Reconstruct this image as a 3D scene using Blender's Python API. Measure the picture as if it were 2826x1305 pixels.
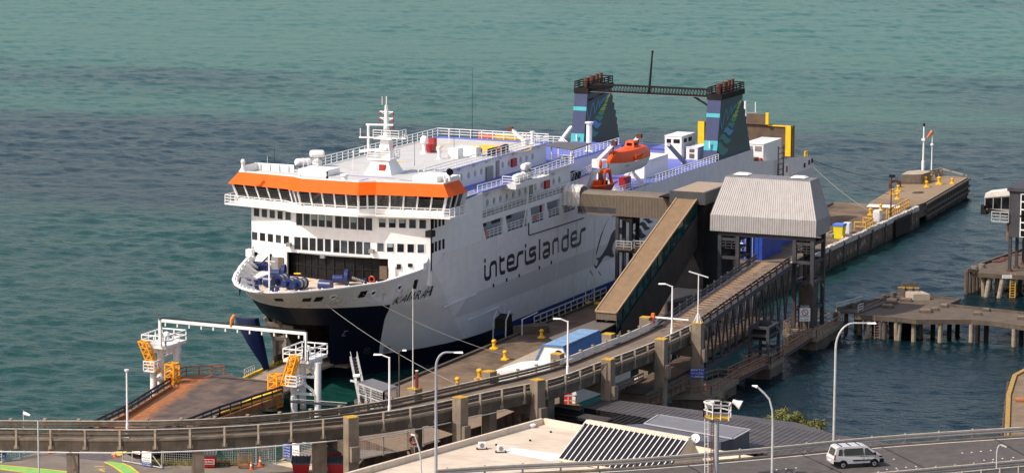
import bpy, math, random
from mathutils import Vector as V, Matrix
from math import sin, cos, pi, radians as R
random.seed(7)
for o in list(bpy.data.objects): bpy.data.objects.remove(o)
SC = bpy.context.scene
COL = SC.collection
# ------------------------------------------------------------------ camera
CX, CY, CZ, CH, CP, CR, CF = -312.25007651, -168.1740966, 71.38449546, 0.40333577, 0.14839459, 0.00519606, 8680.61905576
_fw = V((cos(CH)*cos(CP), sin(CH)*cos(CP), -sin(CP)))
_rt = V((sin(CH), -cos(CH), 0)); _up = _rt.cross(_fw)
RT = cos(CR)*_rt + sin(CR)*_up; UP = -sin(CR)*_rt + cos(CR)*_up; FW = _fw
CAMP = V((CX, CY, CZ))
cd = bpy.data.cameras.new('camera'); cam = bpy.data.objects.new('camera', cd); COL.objects.link(cam)
cd.sensor_width = 36; cd.lens = CF*36/2826; cd.clip_start = 1; cd.clip_end = 20000
M4 = Matrix((RT, UP, -FW)).transposed().to_4x4(); M4.translation = CAMP
cam.matrix_world = M4
SC.camera = cam
# ------------------------------------------------------------------ light
SUN_AZ = R(140); SUN_EL = R(46)          # azimuth anticlockwise from +X
SD = V((cos(SUN_AZ)*cos(SUN_EL), sin(SUN_AZ)*cos(SUN_EL), sin(SUN_EL)))
w = bpy.data.worlds.new('World'); SC.world = w; w.use_nodes = True
nt = w.node_tree; bg = nt.nodes['Background']
sky = nt.nodes.new('ShaderNodeTexSky'); sky.sky_type = 'NISHITA'; sky.sun_disc = False
sky.sun_elevation = SUN_EL; sky.sun_rotation = R(90) - SUN_AZ
sky.air_density = 1.0; sky.dust_density = 2.0; sky.ozone_density = 1.0
tint = nt.nodes.new('ShaderNodeMix'); tint.data_type = 'RGBA'; tint.blend_type = 'MULTIPLY'; tint.inputs[0].default_value = 1; tint.inputs[7].default_value = (1.16, 1.0, .90, 1)
nt.links.new(sky.outputs[0], tint.inputs[6]); nt.links.new(tint.outputs[2], bg.inputs[0]); bg.inputs[1].default_value = 0.15
ld = bpy.data.lights.new('sun', 'SUN'); ld.energy = 3.5; ld.angle = R(0.5); ld.color = (1, .92, .82)
lo = bpy.data.objects.new('sun', ld); COL.objects.link(lo); lo.rotation_euler = (-SD).to_track_quat('-Z', 'Y').to_euler()
SC.view_settings.view_transform = 'Standard'; SC.view_settings.look = 'None'
SC.view_settings.exposure = 0.38; SC.view_settings.gamma = 1
SC.render.engine = 'CYCLES'; SC.cycles.use_denoising = True
SC.cycles.max_bounces = 6; SC.cycles.sample_clamp_indirect = 4

# ------------------------------------------------------------------ measuring: a photo pixel (2826x1305) to a point on a plane
CROPS = dict(c1=(560,240,3.68), c2=(560,540,3.68), c3=(1200,340,3.68), c4=(1500,120,3.68), c5=(1200,600,3.68), c6=(1850,440,3.718),
  f1=(1900,280,5.41), f2=(1560,360,5.41), f3=(1560,500,5.41), f4=(1180,380,5.41), E=(1560,780,5.41), fu=(1930,220,5.41), lg=(1620,580,5.95),
  tx=(1310,600,6.262), L=(1600,720,2.974), Z=(1960,620,3.1325), Y=(1660,880,4.576), B2=(360,840,3.5), B3=(600,780,3.718), A=(0,985,3.68),
  Bc=(850,960,3.449), D=(1040,880,3.68), W=(2226,320,3.5), T=(2226,640,3.305), Q=(2126,960,3.449), K=(1450,985,3.68), X=(560,1080,5.152), s=(0,0,1))
def _ray(c, x, y):
    a = CROPS[c]; u = a[0]+x/a[2]; v = a[1]+y/a[2]
    return FW + RT*((u-1413)/CF) - UP*((v-652.5)/CF)
def PL(c, x, y, p0, n):
    d = _ray(c, x, y); n = V(n); return CAMP + d*((V(p0)-CAMP).dot(n)/d.dot(n))
def G(c, x, y, z): return PL(c, x, y, (0, 0, z), (0, 0, 1))
def PX(c, x, y, X): return PL(c, x, y, (X, 0, 0), (1, 0, 0))
def PY(c, x, y, Y): return PL(c, x, y, (0, Y, 0), (0, 1, 0))
def HZ(p, c, x, y):                      # height above p where the pixel's row is met
    d = _ray(c, x, y); h = V((d.x, d.y)); q = V((p[0]-CX, p[1]-CY))
    return CZ + d.z*q.dot(h)/h.dot(h)

# ------------------------------------------------------------------ materials
class N:
    def __init__(s, t, o): s.t = t; s.o = o
    def _m(s, op, b=None, c=None):
        n = s.t.nodes.new('ShaderNodeMath'); n.operation = op
        for i, k in enumerate((s, b, c)):
            if k is None: continue
            if isinstance(k, N): s.t.links.new(k.o, n.inputs[i])
            else: n.inputs[i].default_value = k
        return N(s.t, n.outputs[0])
    def __add__(s, b): return s._m('ADD', b)
    def __sub__(s, b): return s._m('SUBTRACT', b)
    def __mul__(s, b): return s._m('MULTIPLY', b)
    def lt(s, b): return s._m('LESS_THAN', b)
    def gt(s, b): return s._m('GREATER_THAN', b)
    def mx(s, b): return s._m('MAXIMUM', b)
    def mn(s, b): return s._m('MINIMUM', b)
    def step(s, a, b):
        n = s.t.nodes.new('ShaderNodeMapRange'); n.interpolation_type = 'SMOOTHSTEP'
        s.t.links.new(s.o, n.inputs[0]); n.inputs[1].default_value = a; n.inputs[2].default_value = b
        return N(s.t, n.outputs[0])
class MT:
    """a procedural material under construction"""
    def __init__(s, name, rough=.6, metal=0, spec=.5):
        s.m = bpy.data.materials.new(name); s.m.use_nodes = True; s.t = s.m.node_tree
        s.b = s.t.nodes['Principled BSDF']; s.b.inputs['Roughness'].default_value = rough
        s.b.inputs['Metallic'].default_value = metal; s.b.inputs['Specular IOR Level'].default_value = spec
        g = s.t.nodes.new('ShaderNodeNewGeometry'); s.p = g.outputs['Position']
        x = s.t.nodes.new('ShaderNodeSeparateXYZ'); s.t.links.new(s.p, x.inputs[0])
        s.x, s.y, s.z = (N(s.t, x.outputs[i]) for i in range(3))
    def noise(s, scale, detail=3, sc3=(1, 1, 1), rough=.55, rot=0):
        mp = s.t.nodes.new('ShaderNodeMapping'); mp.inputs['Scale'].default_value = sc3; mp.inputs['Rotation'].default_value = (0, 0, rot)
        s.t.links.new(s.p, mp.inputs[0])
        n = s.t.nodes.new('ShaderNodeTexNoise'); n.inputs['Scale'].default_value = scale; n.inputs['Detail'].default_value = detail
        n.inputs['Roughness'].default_value = rough; s.t.links.new(mp.outputs[0], n.inputs['Vector'])
        return N(s.t, n.outputs['Fac'])
    def col(s, c):
        n = s.t.nodes.new('ShaderNodeRGB'); n.outputs[0].default_value = (*c, 1); return n.outputs[0]
    def mix(s, f, a, b, mode='MIX'):
        n = s.t.nodes.new('ShaderNodeMix'); n.data_type = 'RGBA'; n.blend_type = mode; n.clamp_factor = True
        if isinstance(f, N): s.t.links.new(f.o, n.inputs[0])
        else: n.inputs[0].default_value = f
        for k, v in ((6, a), (7, b)):
            if isinstance(v, tuple): n.inputs[k].default_value = (*v, 1)
            else: s.t.links.new(v, n.inputs[k])
        return n.outputs[2]
    def base(s, c):
        if isinstance(c, tuple): s.b.inputs['Base Color'].default_value = (*c, 1)
        else: s.t.links.new(c, s.b.inputs['Base Color'])
        return s
    def bump(s, h, strength=.3, dist=.05):
        n = s.t.nodes.new('ShaderNodeBump'); n.inputs['Strength'].default_value = strength; n.inputs['Distance'].default_value = dist
        s.t.links.new(h.o, n.inputs['Height']); s.t.links.new(n.outputs[0], s.b.inputs['Normal']); return s
    def roughs(s, h): s.t.links.new(h.o, s.b.inputs['Roughness']); return s
def mat(name, c, rough=.6, var=.18, scale=1.2, metal=0, spec=.5, dirt=None, damt=.35, dscale=.5, streak=False, bump=0, bs=8, emit=None):
    m = MT(name, rough, metal, spec)
    c = tuple(c)
    n = m.noise(scale, 4)
    k = m.mix(n.step(.25, .75), tuple(max(0, x*(1-var)) for x in c), tuple(min(1, x*(1+var)) for x in c))
    if dirt:
        d = m.noise(dscale*(4 if streak else 1), 5, (1, 1, .07) if streak else (1, 1, 1), .65)
        k = m.mix(d.step(.5, .72)*damt, k, tuple(dirt))
    m.base(k)
    if bump: m.bump(m.noise(bs, 4), bump, .04)
    return m.m
def glass(name, c=(.015, .02, .025), rough=.06):
    m = MT(name, rough, 0, .6); m.base(m.mix(m.noise(.9, 2).step(.3, .7), tuple(x*.6 for x in c), tuple(x*1.6 for x in c))); return m.m
MA = {}
def add(name, *a, **k): MA[name] = mat(name, *a, **k)
add('white_paint', (.80, .79, .77), .42, .05, dirt=(.5, .42, .33), damt=.18, dscale=.6, streak=True)
add('rail_white', (.78, .78, .76), .5, .04)
add('lilac_white', (.72, .72, .73), .45, .04, dirt=(.45, .42, .4), damt=.12, streak=True)
add('orange_paint', (.80, .105, .004), .6, .06, spec=.15, dirt=(.6, .1, .02), damt=.25)
add('lifeboat_orange', (.80, .085, .004), .4, .08, spec=.25)
add('blue_deck', (.12, .15, .48), .6, .15, .6, dirt=(.10, .15, .36), damt=.5)
add('grey_deck', (.50, .50, .49), .7, .12, .5, dirt=(.36, .34, .31), damt=.5)
add('fore_deck', (.62, .52, .42), .7, .18, .5, dirt=(.34, .22, .12), damt=.5)
add('yellow_paint', (.80, .50, .01), .5, .1)
add('winch_blue', (.010, .023, .105), .4, .2, 2)
add('navy_paint', (.004, .008, .035), .4, .2)
add('black_paint', (.006, .006, .007), .6, .3, spec=.25)
add('soot_black', (.016, .014, .013), .8, .3, spec=.2)
add('rust_pipe', (.10, .035, .02), .8, .35, 2)
add('fun_blue', (.020, .035, .105), .5, .12)
add('fun_teal', (.016, .055, .068), .5, .12)
add('cyan_paint', (.04, .36, .40), .5, .06)
add('leaf_teal', (.035, .24, .22), .5, .05); add('leaf_blue', (.09, .30, .56), .5, .05)
add('leaf_green', (.05, .30, .11), .5, .05); add('leaf_lime', (.28, .50, .05), .5, .05); add('leaf_yellow', (.60, .66, .10), .5, .05); add('wave_blue', (.09, .32, .46), .5, .05)
add('logo_navy', (.006, .007, .022), .5, .1)
add('red_paint', (.36, .015, .02), .5, .1)
add('rope', (.30, .28, .25), .9, .1); add('rope_dark', (.05, .05, .05), .9, .1)
add('ramp_brown', (.10, .068, .045), .75, .25, .6, dirt=(.16, .06, .02), damt=.5, streak=True)
add('dark_steel', (.036, .036, .044), .65, .25, 1, dirt=(.12, .06, .03), damt=.3)
add('grey_steel', (.22, .22, .22), .5, .15)
add('pale_steel', (.62, .61, .58), .5, .1)
add('awning_grey', (.10, .10, .105), .8, .1)
add('galv', (.42, .42, .41), .45, .12, 2)
add('lens_white', (.85, .85, .82), .3, .03)
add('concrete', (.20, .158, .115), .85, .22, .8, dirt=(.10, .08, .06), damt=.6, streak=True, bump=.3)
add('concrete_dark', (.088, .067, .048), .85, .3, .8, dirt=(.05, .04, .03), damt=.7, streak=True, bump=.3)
add('concrete_pale', (.38, .315, .24), .85, .15, .8, dirt=(.2, .16, .11), damt=.5, streak=True, bump=.2)
add('lichen', (.50, .29, .012), .9, .4, 3, dirt=(.2, .15, .08), damt=.5, dscale=3)
add('timber', (.095, .075, .06), .9, .3, 2, dirt=(.05, .04, .035), damt=.6, streak=True, bump=.4)
add('timber_pale', (.26, .215, .16), .9, .25, 2, dirt=(.12, .1, .08), damt=.6, streak=True, bump=.4)
MA['window_glass'] = glass('window_glass', (.008, .010, .012)); MA['window_sky'] = glass('window_sky', (.030, .040, .050), .1); MA['window_dim'] = glass('window_dim', (.014, .018, .022), .12)
MA['bridge_glass'] = glass('bridge_glass', (.012, .013, .014), .05)
MA['green_glass'] = glass('green_glass', (.006, .05, .048), .05)

# ------------------------------------------------------------------ mesh builder
class MB:
    def __init__(s): s.v = []; s.f = []; s.mi = []; s.k = 0; s.sm = False
    def vs(s, pts):
        i = len(s.v); s.v += [V(p) for p in pts]; return list(range(i, i+len(pts)))
    def face(s, idx): s.f.append(idx); s.mi.append(s.k)
    def quad(s, a, b, c, d): s.face(s.vs((a, b, c, d))); return s
    def poly(s, pts): s.face(s.vs(pts)); return s
    def hexa(s, p):                       # 8 points, bottom ring then top ring
        i = s.vs(p)
        for f in ((0, 3, 2, 1), (4, 5, 6, 7), (0, 1, 5, 4), (1, 2, 6, 5), (2, 3, 7, 6), (3, 0, 4, 7)): s.face([i[k] for k in f])
        return s
    def box(s, x0, x1, y0, y1, z0, z1):
        return s.hexa([(x0, y0, z0), (x1, y0, z0), (x1, y1, z0), (x0, y1, z0), (x0, y0, z1), (x1, y0, z1), (x1, y1, z1), (x0, y1, z1)])
    def cbox(s, c, sx, sy, sz, rz=0):     # centred on its base
        u = V((cos(rz), sin(rz), 0))*sx/2; v = V((-sin(rz), cos(rz), 0))*sy/2; c = V(c); h = V((0, 0, sz))
        b = [c-u-v, c+u-v, c+u+v, c-u+v]; return s.hexa(b+[p+h for p in b])
    def bar(s, a, b, w, h=None, up=(0, 0, 1)):
        a = V(a); b = V(b); h = w if h is None else h; d = (b-a).normalized(); up = V(up)
        if abs(d.dot(up)) > .98: up = V((1, 0, 0))
        x = d.cross(up).normalized()*w/2; y = x.cross(d).normalized()*h/2
        r = [-x-y, x-y, x+y, -x+y]; return s.hexa([a+k for k in r]+[b+k for k in r])
    def tube(s, a, b, r0, r1=None, n=8, caps=True):
        a = V(a); b = V(b); r1 = r0 if r1 is None else r1; d = (b-a).normalized()
        x = d.orthogonal().normalized(); y = d.cross(x)
        i = s.vs([a+(x*cos(2*pi*k/n)+y*sin(2*pi*k/n))*r0 for k in range(n)]+[b+(x*cos(2*pi*k/n)+y*sin(2*pi*k/n))*r1 for k in range(n)])
        for k in range(n): s.face([i[k], i[(k+1) % n], i[n+(k+1) % n], i[n+k]])
        if caps: s.face(i[:n][::-1]); s.face(i[n:])
        s.sm = True; return s
    def path(s, pts, r, n=6):
        for a, b in zip(pts[:-1], pts[1:]):
            if (V(a)-V(b)).length > 1e-4: s.tube(a, b, r, r, n)
        return s
    def bpath(s, pts, w, h=None):
        for a, b in zip(pts[:-1], pts[1:]): s.bar(a, b, w, h)
        return s
    def lathe(s, c, prof, n=14, axis=None):  # profile of (radius, height)
        c = V(c); ax = V(axis or (0, 0, 1)).normalized(); x = ax.orthogonal().normalized(); y = ax.cross(x); rings = []
        for r, h in prof: rings.append(s.vs([c+ax*h+(x*cos(2*pi*k/n)+y*sin(2*pi*k/n))*max(r, .002) for k in range(n)]))
        for a, b in zip(rings[:-1], rings[1:]):
            for k in range(n): s.face([a[k], a[(k+1) % n], b[(k+1) % n], b[k]])
        s.face(rings[0][::-1]); s.face(rings[-1]); s.sm = True; return s
    def ball(s, c, r, n=12, sz=1):
        return s.lathe(c, [(r*sin(pi*k/8), -r*sz*cos(pi*k/8)) for k in range(9)], n)
    def prism(s, pts, ext):               # flat outline extruded
        ext = V(ext); n = len(pts); i = s.vs([V(p) for p in pts]+[V(p)+ext for p in pts])
        s.face(i[:n][::-1]); s.face(i[n:])
        for k in range(n): s.face([i[k], i[(k+1) % n], i[n+(k+1) % n], i[n+k]])
        return s
    def slab(s, xy, z0, z1): return s.prism([(p[0], p[1], z0) for p in xy], (0, 0, z1-z0))
    def grid(s, rows, flip=False):
        r = [s.vs(k) for k in rows]
        for a, b in zip(r[:-1], r[1:]):
            for k in range(len(a)-1):
                q = [a[k], a[k+1], b[k+1], b[k]]; s.face(q[::-1] if flip else q)
        return s
    def corr(s, a, b, c, d, n, depth, duty=.5): # corrugated sheet, ribs run a->d, repeat along a->b
        a, b, c, d = map(V, (a, b, c, d)); nr = (b-a).cross(d-a).normalized()*depth
        lo, hi = [], []
        for k in range(n):
            for t, up in ((0, 0), (.5-duty/2-.08, 0), (.5-duty/2+.04, 1), (.5+duty/2-.04, 1), (.5+duty/2+.08, 0)):
                u = (k+t)/n; lo.append(a.lerp(b, u)+nr*up); hi.append(d.lerp(c, u)+nr*up)
        lo.append(b); hi.append(c); return s.grid([lo, hi])
    def build(s, name, m, parent=None):
        me = bpy.data.meshes.new(name); off = wpos(parent) if parent else V((0, 0, 0))
        me.from_pydata([tuple(p-off) for p in s.v], [], s.f); ms = m if isinstance(m, (list, tuple)) else [m]
        for q in ms: me.materials.append(MA[q] if isinstance(q, str) else q)
        if any(s.mi): me.polygons.foreach_set('material_index', s.mi)
        me.update()
        if s.sm: me.shade_smooth(); me.set_sharp_from_angle(angle=R(38))
        o = bpy.data.objects.new(name, me); COL.objects.link(o)
        if parent: o.parent = parent
        return o
def wpos(o):
    p = V((0, 0, 0))
    while o: p = p+o.location; o = o.parent
    return p
def tag(o, label, cat, group=None):
    o['label'] = label; o['category'] = cat
    if group: o['group'] = group
    return o
def thing(name, loc, label, cat, group=None):
    o = bpy.data.objects.new(name, None); COL.objects.link(o); o.location = V(loc); o.empty_display_size = .5
    return tag(o, label, cat, group)
def structure(o): o['kind'] = 'structure'; return o
def copy_tree(o, parent=None):
    c = o.copy(); COL.objects.link(c); c.parent = parent
    for ch in o.children: copy_tree(ch, c)
    return c
def place(o, loc, rz=0, label=None, first=False):
    c = o if first else copy_tree(o); c.location = V(loc); c.rotation_euler = (0, 0, rz)
    if label: c['label'] = label
    return c
def railing(pts, h=1.0, n=3, gap=1.5, r=.03, top=None, m='rail_white', name='railing', parent=None, posts=True):
    mb = MB(); pts = [V(p) for p in pts]
    for k in range(1, n+1):
        q = [p+V((0, 0, h*k/n)) for p in pts]; mb.bpath(q, (top or r*1.3)*2 if k == n else r*2)
    if posts:
        for i, (a, b) in enumerate(zip(pts[:-1], pts[1:])):
            c = max(1, round((b-a).length/gap))
            for k in range(c+(i == len(pts)-2)): p = a.lerp(b, k/c); mb.bar(p, p+V((0, 0, h)), r*2)
    return mb.build(name, m, parent)
_tc = {}
def text_geo(s):
    if s not in _tc:
        cu = bpy.data.curves.new('t', 'FONT'); cu.body = s; cu.resolution_u = 2; cu.fill_mode = 'FRONT'
        ob = bpy.data.objects.new('t', cu); COL.objects.link(ob); bpy.context.view_layer.update()
        me = ob.evaluated_get(bpy.context.evaluated_depsgraph_get()).to_mesh()
        vs = [(p.co.x, p.co.y) for p in me.vertices]; fs = [tuple(p.vertices) for p in me.polygons]
        bpy.data.objects.remove(ob); _tc[s] = (vs, fs)
    return _tc[s]
def text(mb, s, o, u, v, w=None, h=1.0, shear=0):
    """writing laid flat: o = lower left corner, u along the line, v up; w = full width, h = capital height"""
    vs, fs = text_geo(s); o = V(o); u = V(u).normalized(); v = V(v).normalized()
    if not vs: return mb
    x0 = min(p[0] for p in vs); x1 = max(p[0] for p in vs); y1 = max(p[1] for p in vs)
    ky = h/y1; kx = (w/(x1-x0)) if w else ky
    i = mb.vs([o+u*((p[0]-x0)*kx+shear*p[1]*ky)+v*(p[1]*ky) for p in vs])
    for f in fs: mb.face([i[k] for k in f])
    return mb
def stroke(mb, pts, bu, bv, u, v, n, t=.02):
    """a brush stroke lying on a wall: pts along (u,v) axes"""
    u = V(u); v = V(v); n = V(n); P = [(V(p).dot(u), V(p).dot(v)) for p in pts]; o = V(pts[0]); o = o-u*o.dot(u)-v*o.dot(v)+n*t
    L, Rr = [], []
    for i in range(len(P)):
        a = P[max(i-1, 0)]; b = P[min(i+1, len(P)-1)]; d = V((b[0]-a[0], b[1]-a[1])); d.normalize()
        nx, ny = -d.y*bu, d.x*bv
        if 0 < i < len(P)-1:
            d1 = V((P[i][0]-a[0], P[i][1]-a[1])).normalized(); k = min(1.35, 1/max(.5, abs(d1.dot(d)))); nx *= k; ny *= k
        L.append(o+u*(P[i][0]+nx)+v*(P[i][1]+ny)); Rr.append(o+u*(P[i][0]-nx)+v*(P[i][1]-ny))
    return mb.grid([L, Rr])
WATER = -1.6; WZ = 1.5
# ------------------------------------------------------------------ the sea
m = MT('sea_water', .24, 0, .22); m.b.inputs['IOR'].default_value = 1.33
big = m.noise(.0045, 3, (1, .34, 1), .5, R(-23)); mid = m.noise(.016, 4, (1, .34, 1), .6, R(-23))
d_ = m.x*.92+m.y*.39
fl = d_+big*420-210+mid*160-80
band = fl.step(318, 376)+fl.step(215, 120)*.75  # dark bands: cloud-shadow patches painted into the water colour
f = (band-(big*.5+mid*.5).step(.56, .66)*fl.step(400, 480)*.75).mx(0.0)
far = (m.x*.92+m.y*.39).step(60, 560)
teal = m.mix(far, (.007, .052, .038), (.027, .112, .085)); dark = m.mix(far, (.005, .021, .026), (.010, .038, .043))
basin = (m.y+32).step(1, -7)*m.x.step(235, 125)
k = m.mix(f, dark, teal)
k = m.mix(basin*.9, k, (.0012, .010, .018))  # shade and dark reflection in the basin, painted into the base colour
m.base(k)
w1 = m.noise(.26, 5, (1, .45, 1), .68, R(-20)); w2 = m.noise(1.0, 3, (1, .5, 1), .6, R(-30)); w3 = m.noise(.07, 2, (1, .5, 1), .5, R(-15))
m.bump(w2*.6+w1*.5, .8, .8)
from mathutils import noise as MN
fx_, fy_ = cos(CH), sin(CH)
def wave(x, y):
    a, b = x*.940+y*.342, -x*.342+y*.940
    h = .17*MN.noise((a*.15, b*.10, 1.3))+.21*MN.noise((a*.36+7, b*.27, 5.1))+.15*MN.noise((a*.75, b*.55+3, 9.7))
    h += .05*sin(a*.33+2.2*MN.noise((a*.02, b*.03, 2.)))
    gust = .55+.75*max(0, min(1, MN.noise((a*.012, b*.006, 4.4))+.5)); return h*gust*1.15
rows = []; d = 195.0
while d < 1080:
    hw = d*.182+30; n = 300; r = []
    for k in range(n+1):
        l = -hw+2*hw*k/n; x = CX+fx_*d+fy_*l; y = CY+fy_*d-fx_*l
        r.append((x, y, WATER+wave(x, y)-.05))
    rows.append(r); d += .55+max(0, d-250)*.0032
mb = MB(); mb.grid(rows, True)
far_ = rows[-1]; mb.grid([far_, [(p[0]+fx_*7000, p[1]+fy_*7000+(k-150)*22, WATER-.3) for k, p in enumerate(far_)]], True)
for s_ in (0, -1): e = [r[s_] for r in rows]; o_ = [(p[0]+fy_*(-900 if s_ == 0 else 900), p[1]-fx_*(-900 if s_ == 0 else 900), WATER-.3) for p in e]; mb.grid([e, o_], s_ == 0)
nr = rows[0]; mb.grid([[(p[0]-fx_*500, p[1]-fy_*500, WATER-.3) for p in nr], nr], True)
mb.sm = True
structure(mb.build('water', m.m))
# ------------------------------------------------------------------ the ferry
ship = thing('passenger_ferry', (90, 0, WATER), 'large white car ferry with orange bridge band and two fern-painted funnels, moored at the wharf', 'ferry')
B = 12.15
CT = {10.9: [(7.4,0),(7.9,1.6),(9.2,3.5),(11.3,5.4),(14.3,7.3),(18.4,9.2),(22,10.5),(26,11.6),(29.5,12.1),(32,B),(50,B)],
 9.4: [(10.5,0),(11.1,1.9),(12.8,4.1),(15.2,6.1),(18.2,8.0),(21.6,9.7),(25,10.9),(28.4,11.7),(31,12.1),(34,B),(50,B)],
 8.0: [(14.2,0),(14.9,2.4),(16.2,4.6),(18.4,7.0),(21,9.0),(24.5,10.6),(28,11.5),(31.5,12.0),(35,B),(38,B),(50,B)],
 5.5: [(17,0),(17.8,2.6),(19.4,5),(22.3,7.5),(25.5,9.2),(29,10.5),(33,11.5),(37,12),(41,B),(45,B),(50,B)],
 2.0: [(18.5,0),(19.6,2),(21.5,4),(24,6),(27,7.9),(31,9.8),(35,11),(39,11.7),(43,12.1),(46,B),(50,B)],
 -1.6: [(19,0),(20.6,1.6),(23,3.2),(26,5.1),(29.5,7.1),(33.5,9),(38,10.6),(42,11.6),(45.5,12.1),(48,B),(50,B)]}
CT[-3.0] = CT[-1.6]
LZ = sorted(CT)
def hull_pt(s, z):
    """contour node s (0..10, fractional) at height z, port side"""
    k = min(int(s), 9); f = s-k
    def at(zz): a, b = CT[zz][k], CT[zz][k+1]; return V((a[0]+(b[0]-a[0])*f, a[1]+(b[1]-a[1])*f))
    z = min(z, 10.9)
    for a, b in zip(LZ[:-1], LZ[1:]):
        if z <= b:
            t = (z-a)/(b-a); p = at(a).lerp(at(b), t); return p
    return at(10.9)
def bul_top(x): return 10.85+max(0, (x-20))*.10 if x < 28 else 11.65
zs = [-3, -1.6, -.4, .8, 2, 3.2, 4.4, 5.5, 6.4, 7.2, 8, 8.7, 9.4, 10.2]
SS = [i/3 for i in range(31)]
mb = MB()
for sg in (1, -1):
    rows = []
    for z in zs+['top']:
        r = []
        for s in SS:
            if z == 'top':
                p = hull_pt(s, 10.9); zz = bul_top(p.x) if p.x < 28.2 else 12.75
            else: p = hull_pt(s, z); zz = z
            r.append((p.x, -sg*p.y, zz))
        for x in (60, 76, 92, 110, 128, 148.7): r.append((x, -sg*B, 12.75 if z == 'top' else z))
        if z != 'top' or 1:
            for x, t in ((149.0, 10.8), (158, 9.9), (173.5, 8.85), (179.6, 8.05)): r.append((x-(0 if z == 'top' else .0)-max(0, (4-(z if z != 'top' else 9)))*.25*(x > 179), -sg*B, min(t, z) if z != 'top' else t))
        rows.append(r)
    ids = [mb.vs(r) for r in rows]
    for i in range(len(rows)-1):
        for k in range(len(rows[0])-1):
            zt = zs[i]
            if zt < 5.4 and SS[min(k, 30)] < (1.2 if sg > 0 else 3.4) and k < 30: continue        # the open bow doorway
            q = [ids[i][k], ids[i][k+1], ids[i+1][k+1], ids[i+1][k]]
            mb.face(q if sg > 0 else q[::-1])
zz = [z for z in zs if z < 8]+[8.05]
mb.grid([[(179.6-max(0, 4-z)*.25, -B, z), (179.6-max(0, 4-z)*.25, B, z)] for z in zz])
mb.sm = True
hm = MT('hull_paint', .5, 0, .3)
white = hm.mix(hm.noise(.8, 3).step(.3, .7), (.66, .635, .63), (.72, .695, .69))
edge = (hm.z*-1+hm.x*.93-16.2)                               # band edges follow the livery
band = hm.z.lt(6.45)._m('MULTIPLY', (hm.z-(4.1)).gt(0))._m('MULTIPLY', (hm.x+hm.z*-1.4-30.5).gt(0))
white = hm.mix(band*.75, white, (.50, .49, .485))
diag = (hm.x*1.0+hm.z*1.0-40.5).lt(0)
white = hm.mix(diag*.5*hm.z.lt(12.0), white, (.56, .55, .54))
seams = ((hm.z*1.0)._m('FRACT').lt(.03)); white = hm.mix(seams*.18, white, (.3, .3, .3))
st = hm.noise(1.6, 4, (1, 1, .06), .6); st2 = hm.noise(.6, 3)
rust = st.step(.5, .66)*st2.step(.4, .62)*hm.z.gt(7.4)*hm.z.lt(9.7)*hm.x.lt(25)
white = hm.mix(rust*.62, white, (.42, .21, .07))
dirt = st.step(.55, .75)*hm.z.lt(12.9)*hm.z.gt(8); white = hm.mix(dirt*.26, white, (.35, .3, .27))
navy = ((hm.z*-1+7.75+(hm.x*-1+22.8)*.03).gt(0))*((hm.x+hm.z*.47-26.25).lt(0))
low = hm.z.lt(.95)
blue = hm.mix(hm.z.gt(-.1), (.004, .005, .009), (.012, .035, .19))
k = hm.mix(low, white, blue)
k = hm.mix(navy.mx(hm.z.lt(.95)*hm.x.lt(48)), k, (.0035, .005, .018))
hm.base(k)
vs_ = (hm.x*.155)._m('FRACT').lt(.012); hm.bump(hm.noise(.5, 3, (1, 1, 1.6))+seams*.12+vs_*.12, .22, .09)
MA['hull_paint'] = hm.m
hull = mb.build('hull', 'hull_paint', ship)

# bow writing and marks
def port(c, x, y, Y=-B): return PY(c, x, y, Y)
def wall(pts, c, Y, ext, mname, name, parent):
    mb = MB(); mb.prism([PY(c, x, y, Y) for x, y in pts], ext); return mb.build(name, mname, parent)
lt = MB(); U3 = (1, 0, 0); Z3 = (0, 0, 1); NP = (0, -1, 0)
def st_tx(pts, bu=.235, bv=.25): stroke(lt, [port('tx', x, y) for x, y in pts], bu, bv, U3, Z3, NP, .03)
for p in ([(175,712),(175,780)], [(175,820),(175,1000),(182,1045),(205,1062),(255,1040),(268,1010),(268,850),(285,800),(335,772),(362,785),(370,830),(370,1018)],
  [(437,668),(437,900),(447,945),(472,958),(522,937)], [(440,745),(515,715)],
  [(572,806),(676,770),(676,695),(660,662),(630,660),(580,690),(566,740),(566,870),(578,905),(605,908),(715,868),(738,835),(740,680),(757,630),(790,610),(838,595)],
  [(877,457),(877,520)], [(875,560),(875,755),(885,788),(910,788),(1020,748),(1046,718),(1046,635),(1036,614),(965,664),(950,640),(950,572),(975,543),(1057,517)],
  [(1120,372),(1117,735)], [(1178,472),(1262,440),(1285,460),(1287,640),(1265,665),(1205,688),(1187,668),(1187,620),(1205,588),(1286,556)],
  [(1352,642),(1352,430),(1372,398),(1420,375),(1440,385),(1445,420),(1445,608)],
  [(1612,190),(1610,515),(1592,547),(1532,566),(1512,540),(1510,400),(1528,360),(1565,338),(1611,322)],
  [(1672,388),(1766,352),(1762,275),(1745,250),(1705,266),(1680,290),(1668,330),(1668,455),(1682,493),(1712,494),(1798,460),(1822,430),(1830,260),(1845,225),(1872,210),(1915,195)]): st_tx(p)
lt.build('lettering', 'logo_navy', ship)
kn = MB()
NAME_PTS = True
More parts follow.
